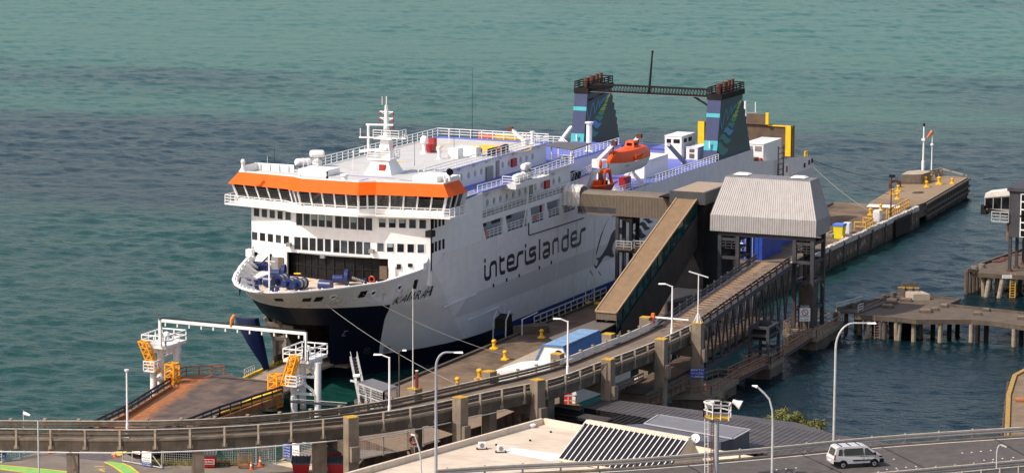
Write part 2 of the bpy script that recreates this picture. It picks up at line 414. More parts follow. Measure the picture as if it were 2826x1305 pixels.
for pts in ([(360,130),(300,235),(240,370),(200,500),(165,640),(145,745),(150,690),(175,590),(215,450),(270,310),(330,185)],
  [(150,775),(175,785),(215,770),(265,700),(330,590),(370,480),(400,390),(450,320),(520,280),(570,285),(610,340),(625,430),(590,420),(560,385),(520,395),(460,480),(425,560),(412,640),(425,710),(445,740),(430,765),(400,775),(365,755),(330,745),(290,755),(255,800),(215,870),(180,920),(150,960),(125,940),(118,880),(140,915),(165,905),(190,820),(165,810)],
  [(690,415),(730,390),(770,388),(805,420),(820,500),(760,470),(690,430)], [(762,345),(800,300),(850,282),(885,310),(910,375),(970,410),(950,445),(890,472),(860,450),(840,400),(815,360)],
  [(845,245),(880,200),(915,187),(955,210),(990,270),(1035,285),(1010,315),(950,335),(925,300),(900,255)], [(915,155),(940,135),(1020,140),(1040,170),(1085,180),(1060,205),(1010,220),(985,200),(955,165)],
  [(790,110),(845,110),(840,150),(820,180),(800,165)], [(405,40),(465,50),(465,105),(420,108)]):
    wall(pts, 'lg', -B, (0, -.03, 0), 'logo_navy', 'logo_mark', ship)
# plating lines, pipe and hoses on the side
mb = MB(); mb.path([port('tx', *p, -B-.06) for p in ((935,95),(935,290),(955,306),(1450,150),(1890,8))], .07); mb.build('pipe_run', 'black_paint', ship)
for p in ([(1450,150),(1442,640),(1395,1095),(1388,1188)], [(1772,40),(1765,600),(1718,965),(1712,1188)], [(2083,0),(2075,420),(2038,840),(2028,1188)]):
    mb = MB(); q = [port('tx', *k, -B-.08) for k in p]; e = q[-1]+V((0, 0, -2.2)); mb.path(q+[e], .03); mb.build('hose', 'pale_steel', ship)
for p in [(323,1175),(552,1077),(767,1003),(1117,865),(1322,778)]:
    q = port('tx', *p); mb = MB(); mb.box(q.x-.22, q.x+.22, -B-.03, -B, q.z-.22, q.z+.22); mb.build('scupper', 'black_paint', ship)
for (c, a, b) in (('c5', (45,900), (410,775)), ('c5', (295,1033), (645,910))):
    pa, pb = PY(c, *a, -11.3), PY(c, *b, -12.1)
    mb = MB(); mb.bar(pa+V((0, -.7, 0)), pb+V((0, -.12, 0)), .16); mb.build('rubbing_strake', 'lilac_white', ship)
mb = MB(); q = port('c5', 685, 955)
for e in ((-.9,-.75,-.85,.85), (.75,.9,-.85,.85), (-.75,.75,.7,.85), (-.75,.75,-.85,-.7)): mb.box(q.x+e[0], q.x+e[1], -B-.05, -B+.02, q.z+e[2], q.z+e[3])
mb.build('side_hatch', 'lilac_white', ship)
# mooring ports in the bow, with a grey frame each
def on_hull(c, x, y, off=.04):
    best = None
    for i in range(0, 100):
        s = i/10
        for sg in ((1,) ):
            z0 = 9.5
            d = _ray(c, x, y)
            for zi in range(16, 120):
                z = zi/10; p = hull_pt(s, z); q = V((p.x, -p.y, z)); t = (q-CAMP).dot(d)/d.dot(d); e = (CAMP+d*t-q).length
                if best is None or e < best[0]: best = (e, q, s)
    q, s = best[1], best[2]
    a, b = hull_pt(min(s+.15, 10), q.z), hull_pt(max(s-.15, 0), q.z); tg = V((a.x-b.x, -(a.y-b.y), 0)).normalized()
    c1 = hull_pt(s, min(10.9, q.z+.3)); c0 = hull_pt(s, q.z-.3); vt = V((c1.x-c0.x, -(c1.y-c0.y), min(10.9, q.z+.3)-q.z+.3)).normalized()
    vt = (vt-tg*vt.dot(tg)).normalized(); n = tg.cross(vt).normalized()
    if n.dot(CAMP-q) < 0: n = -n
    return q+n*off, tg, vt, n
kb = [(1921,1100),(1987,1085),(2052,1071),(2079,1066),(2139,1052),(2197,1040),(2253,1026),(2292,1015)]; kw = [.95,.95,.28,.95,.95,.95,.95,.28]
for ch, (x, y), w_ in zip('KAIARAHI', kb, kw):
    q, tg, vt, n = on_hull('c2', x, y, .12); u_ = tg if tg.dot(RT) > 0 else -tg
    text(kn, ch, q, u_, vt, w_*.92, 1.2, .30)
kn.build('ship_name', 'black_paint', ship)
def hull_plate(c, x, y, w, h, m, name, rim=None):
    q, tg, vt, n = on_hull(c, x, y); mb = MB()
    mb.prism([q-tg*w-vt*h, q+tg*w-vt*h, q+tg*w+vt*h, q-tg*w+vt*h], -n*.08); o = mb.build(name, m, ship)
    return o
for x, y in ((770,1057),(1053,1055),(1172,1050),(1617,1005)): hull_plate('c2', x, y, .5, .5, 'black_paint', 'mooring_port')
hull_plate('c2', 2155, 900, .35, .6, 'black_paint', 'mooring_port')
for x, y in ((520,1025),(1315,1027),(1722,983),(1995,935)):
    q, tg, vt, n = on_hull('c2', x, y, .08); mb = MB(); ring = [q+tg*cos(a*pi/6)*.42+vt*sin(a*pi/6)*.42 for a in range(13)]
    mb.path(ring, .09); mb.sm = True; o = mb.build('fairlead', 'lilac_white', ship)
    mb = MB(); mb.prism([q-n*.04+tg*cos(a*pi/5)*.25+vt*sin(a*pi/5)*.2 for a in range(10)], -n*.04); mb.build('hole', 'black_paint', o)
for x, y in ((870,1085),(1370,1063),(1545,1045),(1772,1012),(1842,1000),(2095,948)):
    q, tg, vt, n = on_hull('c2', x, y, .1); mb = MB(); mb.prism([q-tg*.22-vt*.15, q+tg*.22-vt*.15, q+tg*.22+vt*.15, q-tg*.22+vt*.15], -n*.15); mb.build('bracket', 'fore_deck', ship)
for x, y in ((1540,692),(1735,678)):
    q, tg, vt, n = on_hull('B3', x, y, .1); mb = MB(); ring = [q+tg*cos(a*pi/7)*.45+vt*sin(a*pi/7)*.45 for a in range(15)]; mb.path(ring, .035, 5)
    mb.path([q-tg*.3-vt*.3, q+tg*.3+vt*.3], .045, 5); mb.path([q-tg*.3+vt*.3, q+tg*.3-vt*.3], .045, 5); mb.build('thruster_mark', 'dark_steel', ship)
q, tg, vt, n = on_hull('B3', 1310, 510, .1); mb = MB()
mb.bpath([q+tg*.35+vt*.35, q-tg*.1+vt*.35, q-tg*.02+vt*.05, q-tg*.3-vt*.25], .05); mb.bpath([q-tg*.25-vt*.4, q+tg*.15-vt*.4], .05); mb.build('bulb_mark', 'grey_steel', ship)

# bulwark inside and cap, foredeck
DZ = 9.35
cap = MB(); inn = MB(); rib = MB()
for sg in (1, -1):
    A, Bq, Cq = [], [], []
    for s in [i/4 for i in range(32)]:
        p = hull_pt(s, 10.9)
        if p.x > 28.3: break
        a = hull_pt(max(s-.2, 0), 10.9); b = hull_pt(s+.2, 10.9); t = (b-a).normalized(); nn = V((t.y, -t.x)) if s > 0 else V((1, 0))
        if nn.x < 0 and s < 1: nn = -nn
        z = bul_top(p.x); p2 = p+V((t.y, -t.x))*.28 if s > .01 else p+V((.3, 0))
        po = p-V((t.y, -t.x))*.06
        A.append(((po.x, -sg*po.y, z+.07), (p2.x, -sg*p2.y, z+.07))); Cq.append(((po.x, -sg*po.y, z-.08), (p2.x, -sg*p2.y, z-.08)))
        d = hull_pt(s, DZ); d2 = V((max(d.x, p2.x), min(d.y, p2.y)));
        Bq.append(((p2.x, -sg*p2.y, z), (d2.x+.3, -sg*max(d2.y-.25, 0), DZ)))
        if s*4 % 2 == 1 and s > .3: rib.bar((p2.x+.15, -sg*(p2.y-.1), z), (d2.x+.7, -sg*max(d2.y-.7, 0), DZ), .14, .3)
    cap.grid([[k[0] for k in A], [k[1] for k in A]], sg < 0); cap.grid([[k[0] for k in Cq], [k[0] for k in A]], sg < 0)
    inn.grid([[k[0] for k in Bq], [k[1] for k in Bq]], sg < 0)
bw = inn.build('bulwark', 'white_paint', ship); cap.build('cap_rail', 'white_paint', bw); rib.build('stiffener', 'white_paint', bw)
mb = MB(); pl = [hull_pt(i/3, DZ) for i in range(28)]; pl = [p for p in pl if p.x < 29]
mb.poly([(p.x+.15, -p.y, DZ) for p in pl]+[(29, -11.6, DZ), (29, 11.6, DZ)]+[(p.x+.15, p.y, DZ) for p in pl[::-1]]); mb.build('foredeck', 'fore_deck', ship)

# ---- front of the superstructure: a faceted wall with a dark bay
FX = [(28.4, -B), (26.9, -6.2), (26.9, 6.2), (28.4, B)]
def fx(y): y = abs(y); return 26.9+(max(0, y-6.2)/(B-6.2))*1.5
mb = MB(); TOPZ = 17.9; BAYZ = 12.45
for y0, y1, z0 in ((-B, -7.1, DZ), (-7.1, -6.2, BAYZ), (-6.2, 6.2, BAYZ), (6.2, 6.6, BAYZ), (6.6, B, DZ)):
    mb.hexa([(fx(y0), y0, z0), (fx(y0)+.4, y0, z0), (fx(y1)+.4, y1, z0), (fx(y1), y1, z0), (fx(y0), y0, TOPZ), (fx(y0)+.4, y0, TOPZ), (fx(y1)+.4, y1, TOPZ), (fx(y1), y1, TOPZ)])
mb.build('front_wall', 'white_paint', ship)
bay = MB(); bp = [(28.2, -7.1), (27.6, -4.6), (27.0, -2.6), (26.75, 0), (27.0, 2.4), (27.6, 4.4), (28.2, 6.6)]
bay.grid([[(x, y, DZ) for x, y in bp], [(x, y, BAYZ) for x, y in bp]])
bo = bay.build('dark_bay', 'black_paint', ship)
fr = MB()
for z in (DZ+.25, DZ+1.55, BAYZ-.35): fr.bpath([(x-.05, y, z) for x, y in bp], .12)
for (x, y), (x2, y2) in zip(bp[:-1], bp[1:]):
    for t in (0, .5): fr.bar((x+(x2-x)*t-.05, y+(y2-y)*t, DZ), (x+(x2-x)*t-.05, y+(y2-y)*t, BAYZ), .13)
fr.build('bay_frame', 'soot_black', bo)
mb = MB(); mb.slab([(28.3, -7.2), (26.6, -4.6), (26.2, 0), (26.6, 4.4), (28.3, 6.8)], BAYZ, BAYZ+.08); mb.build('bay_canopy', 'grey_steel', ship)
# front windows: groups of five or ten, measured at their first and last pane
WR = random.Random(21)
def fwin(a, b, c, d, n, y0=None, blind=()):
    """a,b = top-left and bottom-right of first pane; c,d = of the last"""
    def pt(x, y):
        yy = PX('c2', x, y, 27.).y
        if abs(yy) <= 6.2: return PX('c2', x, y, 26.9)
        sgn = 1 if yy > 0 else -1; return PL('c2', x, y, (26.9, 6.2*sgn, 0), (5.95, -1.5*sgn, 0))
    A, Bp, Cc, Dd = pt(*a), pt(*b), pt(*c), pt(*d)
    for i in range(n):
        t = i/(n-1); p = A.lerp(Cc, t); q = Bp.lerp(Dd, t); zt = (A.z+Cc.z)/2; zb = (Bp.z+Dd.z)/2; wd = abs(p.y-q.y)
        y0, y1 = p.y, q.y
        def fxx(y): return fx(y)
        fr = MB(); e = .09
        fr.hexa([(fx(y0)-.035, y0+e, zb-e), (fx(y0)+.02, y0+e, zb-e), (fx(y1)+.02, y1-e, zb-e), (fx(y1)-.035, y1-e, zb-e), (fx(y0)-.035, y0+e, zt+e), (fx(y0)+.02, y0+e, zt+e), (fx(y1)+.02, y1-e, zt+e), (fx(y1)-.035, y1-e, zt+e)])
        o = fr.build('window', 'grey_steel' if 0 else 'lilac_white', ship)
        mb = MB(); mb.hexa([(fx(y0)-.06, y0, zb), (fx(y0)-.02, y0, zb), (fx(y1)-.02, y1, zb), (fx(y1)-.06, y1, zb), (fx(y0)-.06, y0, zt), (fx(y0)-.02, y0, zt), (fx(y1)-.02, y1, zt), (fx(y1)-.06, y1, zt)])
        mb.build('pane', WR.choice(('window_glass', 'window_glass', 'window_dim', 'window_sky')), o)
        if i in blind:
            zb2 = zt-(zt-zb)*.45; mb = MB(); mb.hexa([(fx(y0)-.07, y0-.05, zb2), (fx(y0)-.05, y0-.05, zb2), (fx(y1)-.05, y1+.05, zb2), (fx(y1)-.07, y1+.05, zb2), (fx(y0)-.07, y0-.05, zt), (fx(y0)-.05, y0-.05, zt), (fx(y1)-.05, y1+.05, zt), (fx(y1)-.07, y1+.05, zt)])
            mb.build('blind', MA['blind'], o)
MA['blind'] = mat('blind', (.22, .30, .29), .5, .1)
fwin((520,125), (572,210), (840,165), (892,250), 5)
fwin((950,175), (1010,300), (1255,195), (1315,325), 5, blind=(2,3,4)); fwin((1345,205), (1408,330), (1655,225), (1720,355), 5, blind=(2,))
fwin((1790,230), (1857,320), (2200,247), (2267,335), 5, blind=(0,1,2))
fwin((500,365), (552,450), (822,405), (873,490), 5)
fwin((930,415), (993,545), (1240,440), (1300,570), 5); fwin((1325,447), (1390,578), (1635,470), (1700,600), 5)
fwin((1772,478), (1838,565), (2182,495), (2248,580), 5, blind=(1,))
def side_window(c, p, w, h, Y, name='window', m='window_glass', frame=None):
    q = PY(c, *p, Y); mb = MB(); mb.box(q.x-w/2, q.x+w/2, Y-.04, Y, q.z-h/2, q.z+h/2); o = mb.build(name, m, ship)
    return o
# side wall of the forward block (port and starboard)
def side_wall(sg):
    mb = MB(); y0, y1 = -sg*B, -sg*(B-.35)
    def blk(pts): mb.prism([(x, y0, z) for x, z in pts], (0, y1-y0, 0))
    blk([(28.4, 11.0), (32.5, 12.75), (44, 12.75), (44, 18.75), (28.4, 17.9)])
    blk([(44, 14.85), (75.6, 14.85), (75.6, 15.45), (44, 15.45)])
    for a, b in (((44, 44), (44.15, 45.1)), ((50.4, 51.3), (50.4, 52)), ((58.4, 59.4), (58.5, 60)), ((64.1, 64.9), (64.1, 65.6)), ((69.5, 70.1), (69.6, 70.9)), ((74.8, 75.6), (74.8, 75.6))):
        blk([(b[0], 12.75), (b[1], 12.75), (a[1], 14.85), (a[0], 14.85)])
    return mb.build('side_wall', 'lilac_white', ship)
side_wall(1); side_wall(-1)
for p, q in (((2333,285),)*2, ((2365,275),)*2, ((2403,262),)*2, ((2441,250),)*2, ((2333,530),)*2, ((2365,515),)*2, ((2403,503),)*2, ((2441,490),)*2): side_window('c2', p, .6, 1.2, -B, m='window_dim')
mb = MB(); q = PY('c2', 2300, 385, -B); mb.box(27.3, 28.5, -B-.6, -B+.2, q.z-.35, q.z+.4); mb.build('side_light', 'black_paint', ship)
# interior faces and decks behind the side openings
mb = MB(); mb.box(44.3, 75.6, -9.8, -9.6, 12.75, 15.2); wi = mb.build('promenade_wall', 'lilac_white', ship)
mb = MB()
for k in range(34):
    x = 45.6+k*.41
    if x < 50.2 or 51.8 < x < 58.4: mb.box(x, x+.2, -9.86, -9.8, 13.55, 14.7)
mb.build('louvre', 'black_paint', wi)
mb = MB(); q = PY('c3', 1080, 870, -9.8); mb.box(q.x-.5, q.x+.5, -9.95, -9.8, q.z-.5, q.z+.5); mb.build('fire_cabinet', 'red_paint', wi)
mb = MB(); mb.box(28.5, 148.5, -B+.1, B-.1, 12.6, 12.72); mb.build('main_deck', 'blue_deck', ship)
mb = MB(); mb.box(44, 76.2, -B+.05, B-.05, 15.40, 15.52); mb.build('promenade_deck', 'lilac_white', ship)
for a, b in ((45.2, 50.3), (52.1, 58.4), (60.1, 64), (65.7, 69.5), (71, 74.7)):
    railing([(a, -B+.1, 12.75), (b, -B+.1, 12.75)], 1.0, 3, 1.25, .035, name='opening_railing', parent=ship)
    mb = MB(); mb.box(a, b, -B+.25, -B+.28, 12.8, 13.5); mb.build('railing_screen', MA.setdefault('screen', mat('screen', (.30, .27, .27), .5, .2)), ship)
for x in (45.0, 60.9, 72.4): 
    mb = MB(); mb.box(x, x+.75, -B+.05, -B+.2, 12.95, 13.75); mb.build('lifebuoy_panel', MA.setdefault('buoy', mat('buoy', (.5, .16, .11), .6, .3, 3)), ship)
railing([(43.8, -B, 15.5), (76.2, -B, 15.5)], 1.05, 3, 1.35, .035, name='promenade_railing', parent=ship)
mb = MB(); mb.box(44.2, 76, -B+.16, -B+.19, 15.6, 16.2); mb.build('railing_screen', 'screen', ship)
# lower house, blue deck and upper house
mb = MB(); mb.box(44, 75.4, -11.2, 11.2, 15.52, 18.65); house = mb.build('lower_house', 'lilac_white', ship)
mb = MB(); mb.slab([(33, -B), (75.9, -11.5), (75.9, 11.5), (33, B)], 18.66, 18.8); mb.build('blue_upper_deck', 'blue_deck', ship)
mb = MB(); mb.bpath([(36, -B+.03, 18.76), (44, -11.8, 18.76), (75.9, -11.5, 18.76)], .1, .2); mb.build('deck_edge', 'white_paint', ship)
mb = MB(); mb.box(38, 74.6, -8, 8, 18.8, 21.35); mb.build('upper_house', 'lilac_white', ship)
mb = MB(); mb.slab([(33, -8.3), (75, -8.3), (75, 8.3), (33, 8.3)], 21.36, 21.5); mb.build('roof_deck', 'grey_deck', ship)
mb = MB(); mb.box(36, 75.0, -8.32, -8.0, 21.505, 21.52); mb.box(73.2, 75, -8, 8.3, 21.505, 21.52); mb.build('roof_edge_stripe', 'blue_deck', ship)
def porthole(c, x, y, Y, r=.48, bars=True):
    q = PY(c, x, y, Y); q.y = Y; mb = MB(); mb.prism([(q.x+r*.9*cos(a*pi/8), Y-.03, q.z+r*1.15*sin(a*pi/8)) for a in range(16)], (0, .03, 0)); o = mb.build('porthole', 'white_paint', ship)
    mb = MB(); mb.prism([(q.x+r*.72*cos(a*pi/7), Y-.05, q.z+r*.95*sin(a*pi/7)) for a in range(14)], (0, .02, 0)); mb.build('glass', 'window_glass', o)
    mb = MB(); mb.box(q.x-.17, q.x-.08, Y-.07, Y-.05, q.z-.42, q.z+.42); mb.box(q.x+.08, q.x+.17, Y-.07, Y-.05, q.z-.42, q.z+.42); mb.build('bar', 'white_paint', o)
for x, y in ((498,595),(612,562),(710,533),(803,503),(1120,410),(1210,385),(1310,358),(1387,334),(1475,307),(1565,282)): porthole('f4', x, y, -8)
for x, y in ((797,1000),(893,970),(990,940),(1085,910),(1180,880),(1277,850),(1370,823),(1460,793),(1612,738),(1703,712),(1800,686),(1880,655),(1965,628)): porthole('f4', x, y, -11.2)
def wall_item(c, x, y, Y, w, h, m, name, d=.12):
    q = PY(c, x, y, Y); mb = MB(); mb.box(q.x-w/2, q.x+w/2, Y-d, Y, q.z-h/2, q.z+h/2); return mb.build(name, m, ship)
wall_item('f4', 1273, 372, -8, 1.5, 1.05, 'red_paint', 'fire_cabinet', .3); wall_item('f4', 1767, 695, -11.2, 1.5, 1.05, 'red_paint', 'fire_cabinet', .3)
o = wall_item('f4', 1040, 470, -8, 1.0, 2.2, 'grey_steel', 'door'); o = wall_item('f4', 1540, 760, -11.2, 1.0, 2.2, 'grey_steel', 'door')
for x, y in ((470,475),(690,410),(880,357),(1085,297),(1280,245),(1470,187),(1660,135)): wall_item('f4', x, y, -8, 1.0, .22, 'pale_steel', 'deck_lamp', .4)
for x, y in ((880,845),(1675,597),(1870,540)): wall_item('f4', x, y, -11.2, .9, .25, 'pale_steel', 'deck_lamp', .4)
o = wall_item('f4', 910, 540, -8, 2.0, 1.9, 'grey_steel', 'ventilator', .25)
railing([(33.5, -8.15, 21.52), (75, -8.15, 21.52)], 1.05, 3, 1.6, .03, name='roof_railing', parent=ship)
railing([(36, 8.15, 21.52), (75, 8.15, 21.52), (75, -8.15, 21.52)], 1.1, 3, 1.6, .035, name='roof_railing', parent=ship)
railing([PY('f4', 745, 835, -11.7), PY('f4', 1095, 740, -11.5)], 1.0, 3, 1.5, .035, name='deck_railing', parent=ship)
railing([PY('f4', 1480, 610, -11.5), (71.2, -11.5, 18.8), (75.8, -11.5, 18.8), (75.8, -8.2, 18.8)], 1.0, 3, 1.5, .035, name='deck_railing', parent=ship)
railing([(36.2, -B+.05, 18.8), (42, -11.9, 18.8)], .45, 2, 2, .04, name='deck_railing', parent=ship)
# raft platform sponson
pa = PY('f4', 1105, 745, -11.2); pb = PY('f4', 1510, 690, -11.2)
mb = MB(); mb.box(pa.x, pb.x+2.0, -13.2, -11.2, 18.2, 18.8); mb.build('raft_platform', 'lilac_white', ship)
railing([(pa.x, -11.3, 18.8), (pa.x, -13.1, 18.8), (pb.x+2, -13.1, 18.8)], 1.0, 3, 1.4, .035, name='deck_railing', parent=ship)
mb = MB(); mb.tube((pb.x-4.2, -13.0, 18.2), (pb.x-4.2, -12.3, 12.8), .09); mb.build('platform_strut', 'white_paint', ship)

# ---- wheelhouse
OB = [(33, 14.9), (27.5, 14.9), (26.0, 6.0), (24.7, 4.2), (24.7, -4.2), (26.0, -6.0), (27.5, -14.9), (33, -14.9)]
def inset(pl, d):
    out = []
    for i, p in enumerate(pl):
        p = V(p); a = V(pl[i-1]) if i else None; b = V(pl[i+1]) if i < len(pl)-1 else None
        ns = []
        for q, r in ((a, p), (p, b)):
            if q is None or r is None: continue
            t = (r-q).normalized(); ns.append(V((-t.y, t.x)))
        if len(ns) == 1: out.append(p+ns[0]*d)
        else: n = (ns[0]+ns[1]).normalized(); out.append(p+n*d/max(.4, n.dot(ns[0])))
    return out
O1 = [V(p) for p in OB]; O2 = inset(OB, 1.05); O3 = inset(OB, .45); O4 = inset(OB, 1.0)
ZB, ZT = 20.35, 21.75
def ring(pl, z): return [(p[0], p[1], z) for p in pl]
mb = MB(); mb.grid([ring(O1, ZB), ring(O2, ZT)], True); mb.grid([ring(O1, ZB-.02), ring(O3, ZB-.02)]); mb.grid([ring(O1, ZB), ring(O1, ZB-.02)])
mb.build('orange_band', 'orange_paint', ship)
mb = MB(); mb.grid([ring(O2, ZT), ring(O2, ZT+.16)], True); mb.grid([ring(O2, ZT+.16), ring(inset(OB, 1.25), ZT+.16)], True); mb.grid([ring(inset(OB, 1.25), ZT+.16), ring(inset(OB, 1.25), 21.45)], True)
mb.build('roof_coaming', 'white_paint', ship)
mb = MB(); i2 = inset(OB, 1.2); mb.poly([(p.x, p.y, 21.46) for p in i2]); mb.quad((33, -14, 21.46), (33, 14, 21.46), (36, 9, 21.46), (36, -9, 21.46)); mb.build('bridge_roof', 'grey_deck', ship)
for sg in (1, -1):      # wing ends closed at the back, low bulwarks on the wing roofs
    mb = MB(); mb.hexa([(33, sg*14.4, 18), (33, sg*14.4, 18), (33, sg*8.4, 18), (33, sg*8.4, 18), (33.2, sg*14.9, ZB), (33.2, sg*14.9, ZB), (33.2, sg*8.4, ZB), (33.2, sg*8.4, ZB)])
    mb.box(32.9, 33.1, min(sg*14, sg*8.6), max(sg*14, sg*8.6), ZB-2.3, 22.35); mb.build('wing_back_wall', 'white_paint', ship)
    mb = MB(); y = sg*13.75
    mb.box(29.0, 33, y-.06, y+.06, 21.46, 22.35)
    for k in range(4): mb.box(32.7, 32.9, sg*(9.3+k*1.3)-.06, sg*(9.3+k*1.3)+.06, 21.46, 22.3)
    mb.build('wing_bulwark', 'white_paint', ship)
mb = MB(); mb.grid([ring(O4, 17.9), ring(O4, 18.55)], True); mb.build('bridge_front', 'white_paint', ship)
counts = [3, 5, 2, 5, 2, 5, 3]
for i, n in enumerate(counts):
    a0, a1, b0, b1 = V((*O4[i], 18.55)), V((*O4[i+1], 18.55)), V((*O3[i], ZB-.06)), V((*O3[i+1], ZB-.06))
    for k in range(n+1):
        t = k/n; p, q = a0.lerp(a1, t), b0.lerp(b1, t); nn = (a1-a0).cross(b0-a0).normalized(); nn = -nn if nn.dot(CAMP-p) < 0 and i > 0 else nn
        mull = MB(); mull.bar(p, q, .2 if 0 < k < n else .3, .2, up=(a1-a0).normalized()); mull.build('window_post', 'white_paint', ship)
    for k in range(n):
        g = MB(); t0, t1 = k/n, (k+1)/n; g.quad(a0.lerp(a1, t0), a0.lerp(a1, t1), b0.lerp(b1, t1), b0.lerp(b1, t0)); g.build('bridge_window', 'bridge_glass', ship)
# catwalk round the bridge
K1 = inset(OB, -.35); K0 = inset(OB, 1.1)
mb = MB()
for i in range(len(OB)-1): mb.prism([(*K1[i], 17.75), (*K1[i+1], 17.75), (*K0[i+1], 17.75), (*K0[i], 17.75)], (0, 0, .15))
mb.build('bridge_walkway', 'white_paint', ship)
railing([(p.x, p.y, 17.9) for p in inset(OB, -.3)], 1.05, 3, 1.5, .035, name='walkway_railing', parent=ship)
mb = MB(); mb.poly([(p.x+.6, p.y*.97, 17.76) for p in O4]); mb.build('bridge_floor', 'white_paint', ship)

# ---- roof: mast, domes, boxes, helipad marks
def on_roof(c, x, y, z=21.5): return G(c, x, y, z)
ms = MB()
mz = 21.48
ms.hexa([(34.8, -3.9, mz), (34.8, -.2, mz), (38.6, -.2, mz), (38.6, -3.9, mz), (35.7, -3.0, 23.3), (35.7, -1.0, 23.3), (37.8, -1.0, 23.3), (37.8, -3.0, 23.3)])
ms.hexa([(36.2, -3.0, 23.3), (36.2, -1.3, 23.3), (37.8, -1.3, 23.3), (37.8, -3.0, 23.3), (36.5, -2.75, 26), (36.5, -1.7, 26), (37.5, -1.7, 26), (37.5, -2.75, 26)])
ms.tube((37, -2.2, 26), (37, -2.2, 29.9), .42, .2, 10); ms.tube((37, -2.2, 29.9), (37, -2.2, 31.0), .07)
ms.slab([(35.3, -3.5), (35.3, -.4), (38.1, -.4), (38.1, -3.5)], 23.25, 23.45); ms.slab([(35.9, -3.4), (35.9, -.9), (38.0, -.9), (38.0, -3.4)], 25.75, 25.95)
mast = ms.build('radar_mast', 'white_paint', ship)
mb = MB(); mb.bar((35.8, .95, 25.9), (36.2, -5.2, 26.0), .16); mb.bar((36, .1, 27.5), (36.2, -3.5, 27.6), .2); mb.bar((35.2, .6, 24.25), (36.2, -2.6, 24.6), .45, .3)
for z, w_ in ((28.3, .9), (29.1, .9)): mb.bar((37, -2.2-w_, z), (37, -2.2+w_, z), .12); mb.bar((37, -2.2-w_, z), (37, -2.2, z-.4), .06); mb.bar((37, -2.2+w_, z), (37, -2.2, z-.4), .06)
mb.tube((36.4, -1.9, 30), (36.4, -1.9, 31), .04); mb.tube((36, .9, 25.9), (36, .9, 27), .05); mb.tube((36.2, -5, 26), (36.2, -5, 26.6), .04); mb.tube((36.0, -.2, 23.4), (36.0, -.2, 27.5), .17)
mb.build('mast_yards', 'white_paint', mast)
for p in ((37, -3.1, 28.0), (37, -1.3, 28.0), (37, -3.1, 28.85), (37, -1.3, 28.85), (36.4, -3.4, 27.25), (36.5, -3.4, 24.9)):
    mb = MB(); mb.lathe(p, [(.08, -.2), (.11, -.1), (.11, .1), (.07, .18)], 8); mb.build('navigation_lamp', 'red_paint', mast)
railing([(35.3, -.4, 23.45), (35.3, -3.5, 23.45), (38.1, -3.5, 23.45)], .9, 3, 1, .03, name='mast_railing', parent=mast)
railing([(35.9, -.9, 25.95), (35.9, -4.4, 25.95), (38.0, -4.4, 25.95)], .95, 3, 1.2, .03, name='mast_railing', parent=mast)
mb = MB(); mb.box(35.0, 35.4, -2.9, -2.1, 22.0, 22.75); mb.build('fire_cabinet', 'red_paint', mast)
def dome(c, x, y, r, hp, z=21.5, base=None):
    p = on_roof(c, x, y, z); mb = MB(); mb.lathe(p, [(.5, 0), (.22, .5), (.22, hp), (r*.95, hp+.1), (r, hp+.5*r), (r, hp+.9*r), (r*.85, hp+1.5*r), (r*.5, hp+1.85*r), (.02, hp+1.95*r)], 14); return mb.build('satellite_dome', 'white_paint', ship)
dome('c1', 2247, 675, .52, 1.3)
dome('c1', 408, 860, .28, 1.0, 22.3)
def spot(c, x, y, z=21.5, h=.9):
    p = on_roof(c, x, y, z); mb = MB(); mb.tube(p, p+V((0, 0, h)), .15); o = mb.build('searchlight', 'white_paint', ship)
    mb = MB(); d = V((-.8, -.5, -.1)).normalized(); mb.tube(p+V((0, 0, h+.3))-d*.35, p+V((0, 0, h+.3))+d*.35, .34, .42, 12); mb.build('lamp_head', 'black_paint', o)
spot('c1', 2505, 960, 22.0, .9)
def roofbox(c, x, y, sx, sy, h, m='white_paint', name='deck_box', z=21.5):
    p = on_roof(c, x, y, z); mb = MB(); mb.cbox(p, sx, sy, h); return mb.build(name, m, ship)
roofbox('f4', 418, 300, 1.7, 1.4, 1.25); roofbox('f4', 612, 270, 1.5, 2.8, 1.2)
roofbox('f4', 50, 215, 1.2, .9, 1.1, 'red_paint', 'fire_locker'); roofbox('f4', 75, 140, 1.0, .8, 1.2, 'red_paint', 'fire_locker')
roofbox('f4', 770, 265, .6, .6, .9, 'grey_steel'); roofbox('c1', 1180, 885, 3.4, 4.0, .75, 'white_paint', 'roof_hatch', 21.46); roofbox('c1', 2330, 945, 4.4, 3.2, .7, 'white_paint', 'roof_hatch', 21.46)
for x, y, k in ((940,275,0),(1000,258,0),(1062,243,1),(1130,225,0),(1165,210,0)): roofbox('f4', x, y, .9, .5, .95, 'red_paint' if k else 'black_paint', 'equipment_locker')
def bollard_vent(c, x, y, h, r=.22, z=21.5):
    p = on_roof(c, x, y, z); mb = MB(); mb.lathe(p, [(r*1.6, 0), (r, .15), (r, h-.25), (r*1.5, h-.2), (r*1.5, h), (.02, h+.05)], 10); return mb.build('vent_post', 'white_paint', ship)
bollard_vent('f4', 172, 315, 1.6); bollard_vent('f4', 1563, 85, 1.6); bollard_vent('c1', 1440, 965, .95, .35)
bollard_vent('f2', 355, 310, 4.3, .42, 15.6)
hp = G('f4', 838, 155, 21.5)
def disc(mb, c, r0, r1, n=40, a0=0, a1=2*pi, z=21.512):
    rows = [[(c.x+r*cos(a0+(a1-a0)*k/n), c.y+r*sin(a0+(a1-a0)*k/n), z) for k in range(n+1)] for r in (r0, r1)]; mb.grid(rows)
mb = MB(); disc(mb, hp, .01, 3.3); disc(mb, hp, 6.1, 6.4, z=21.511); mb.build('helipad_marking', 'yellow_paint', ship)
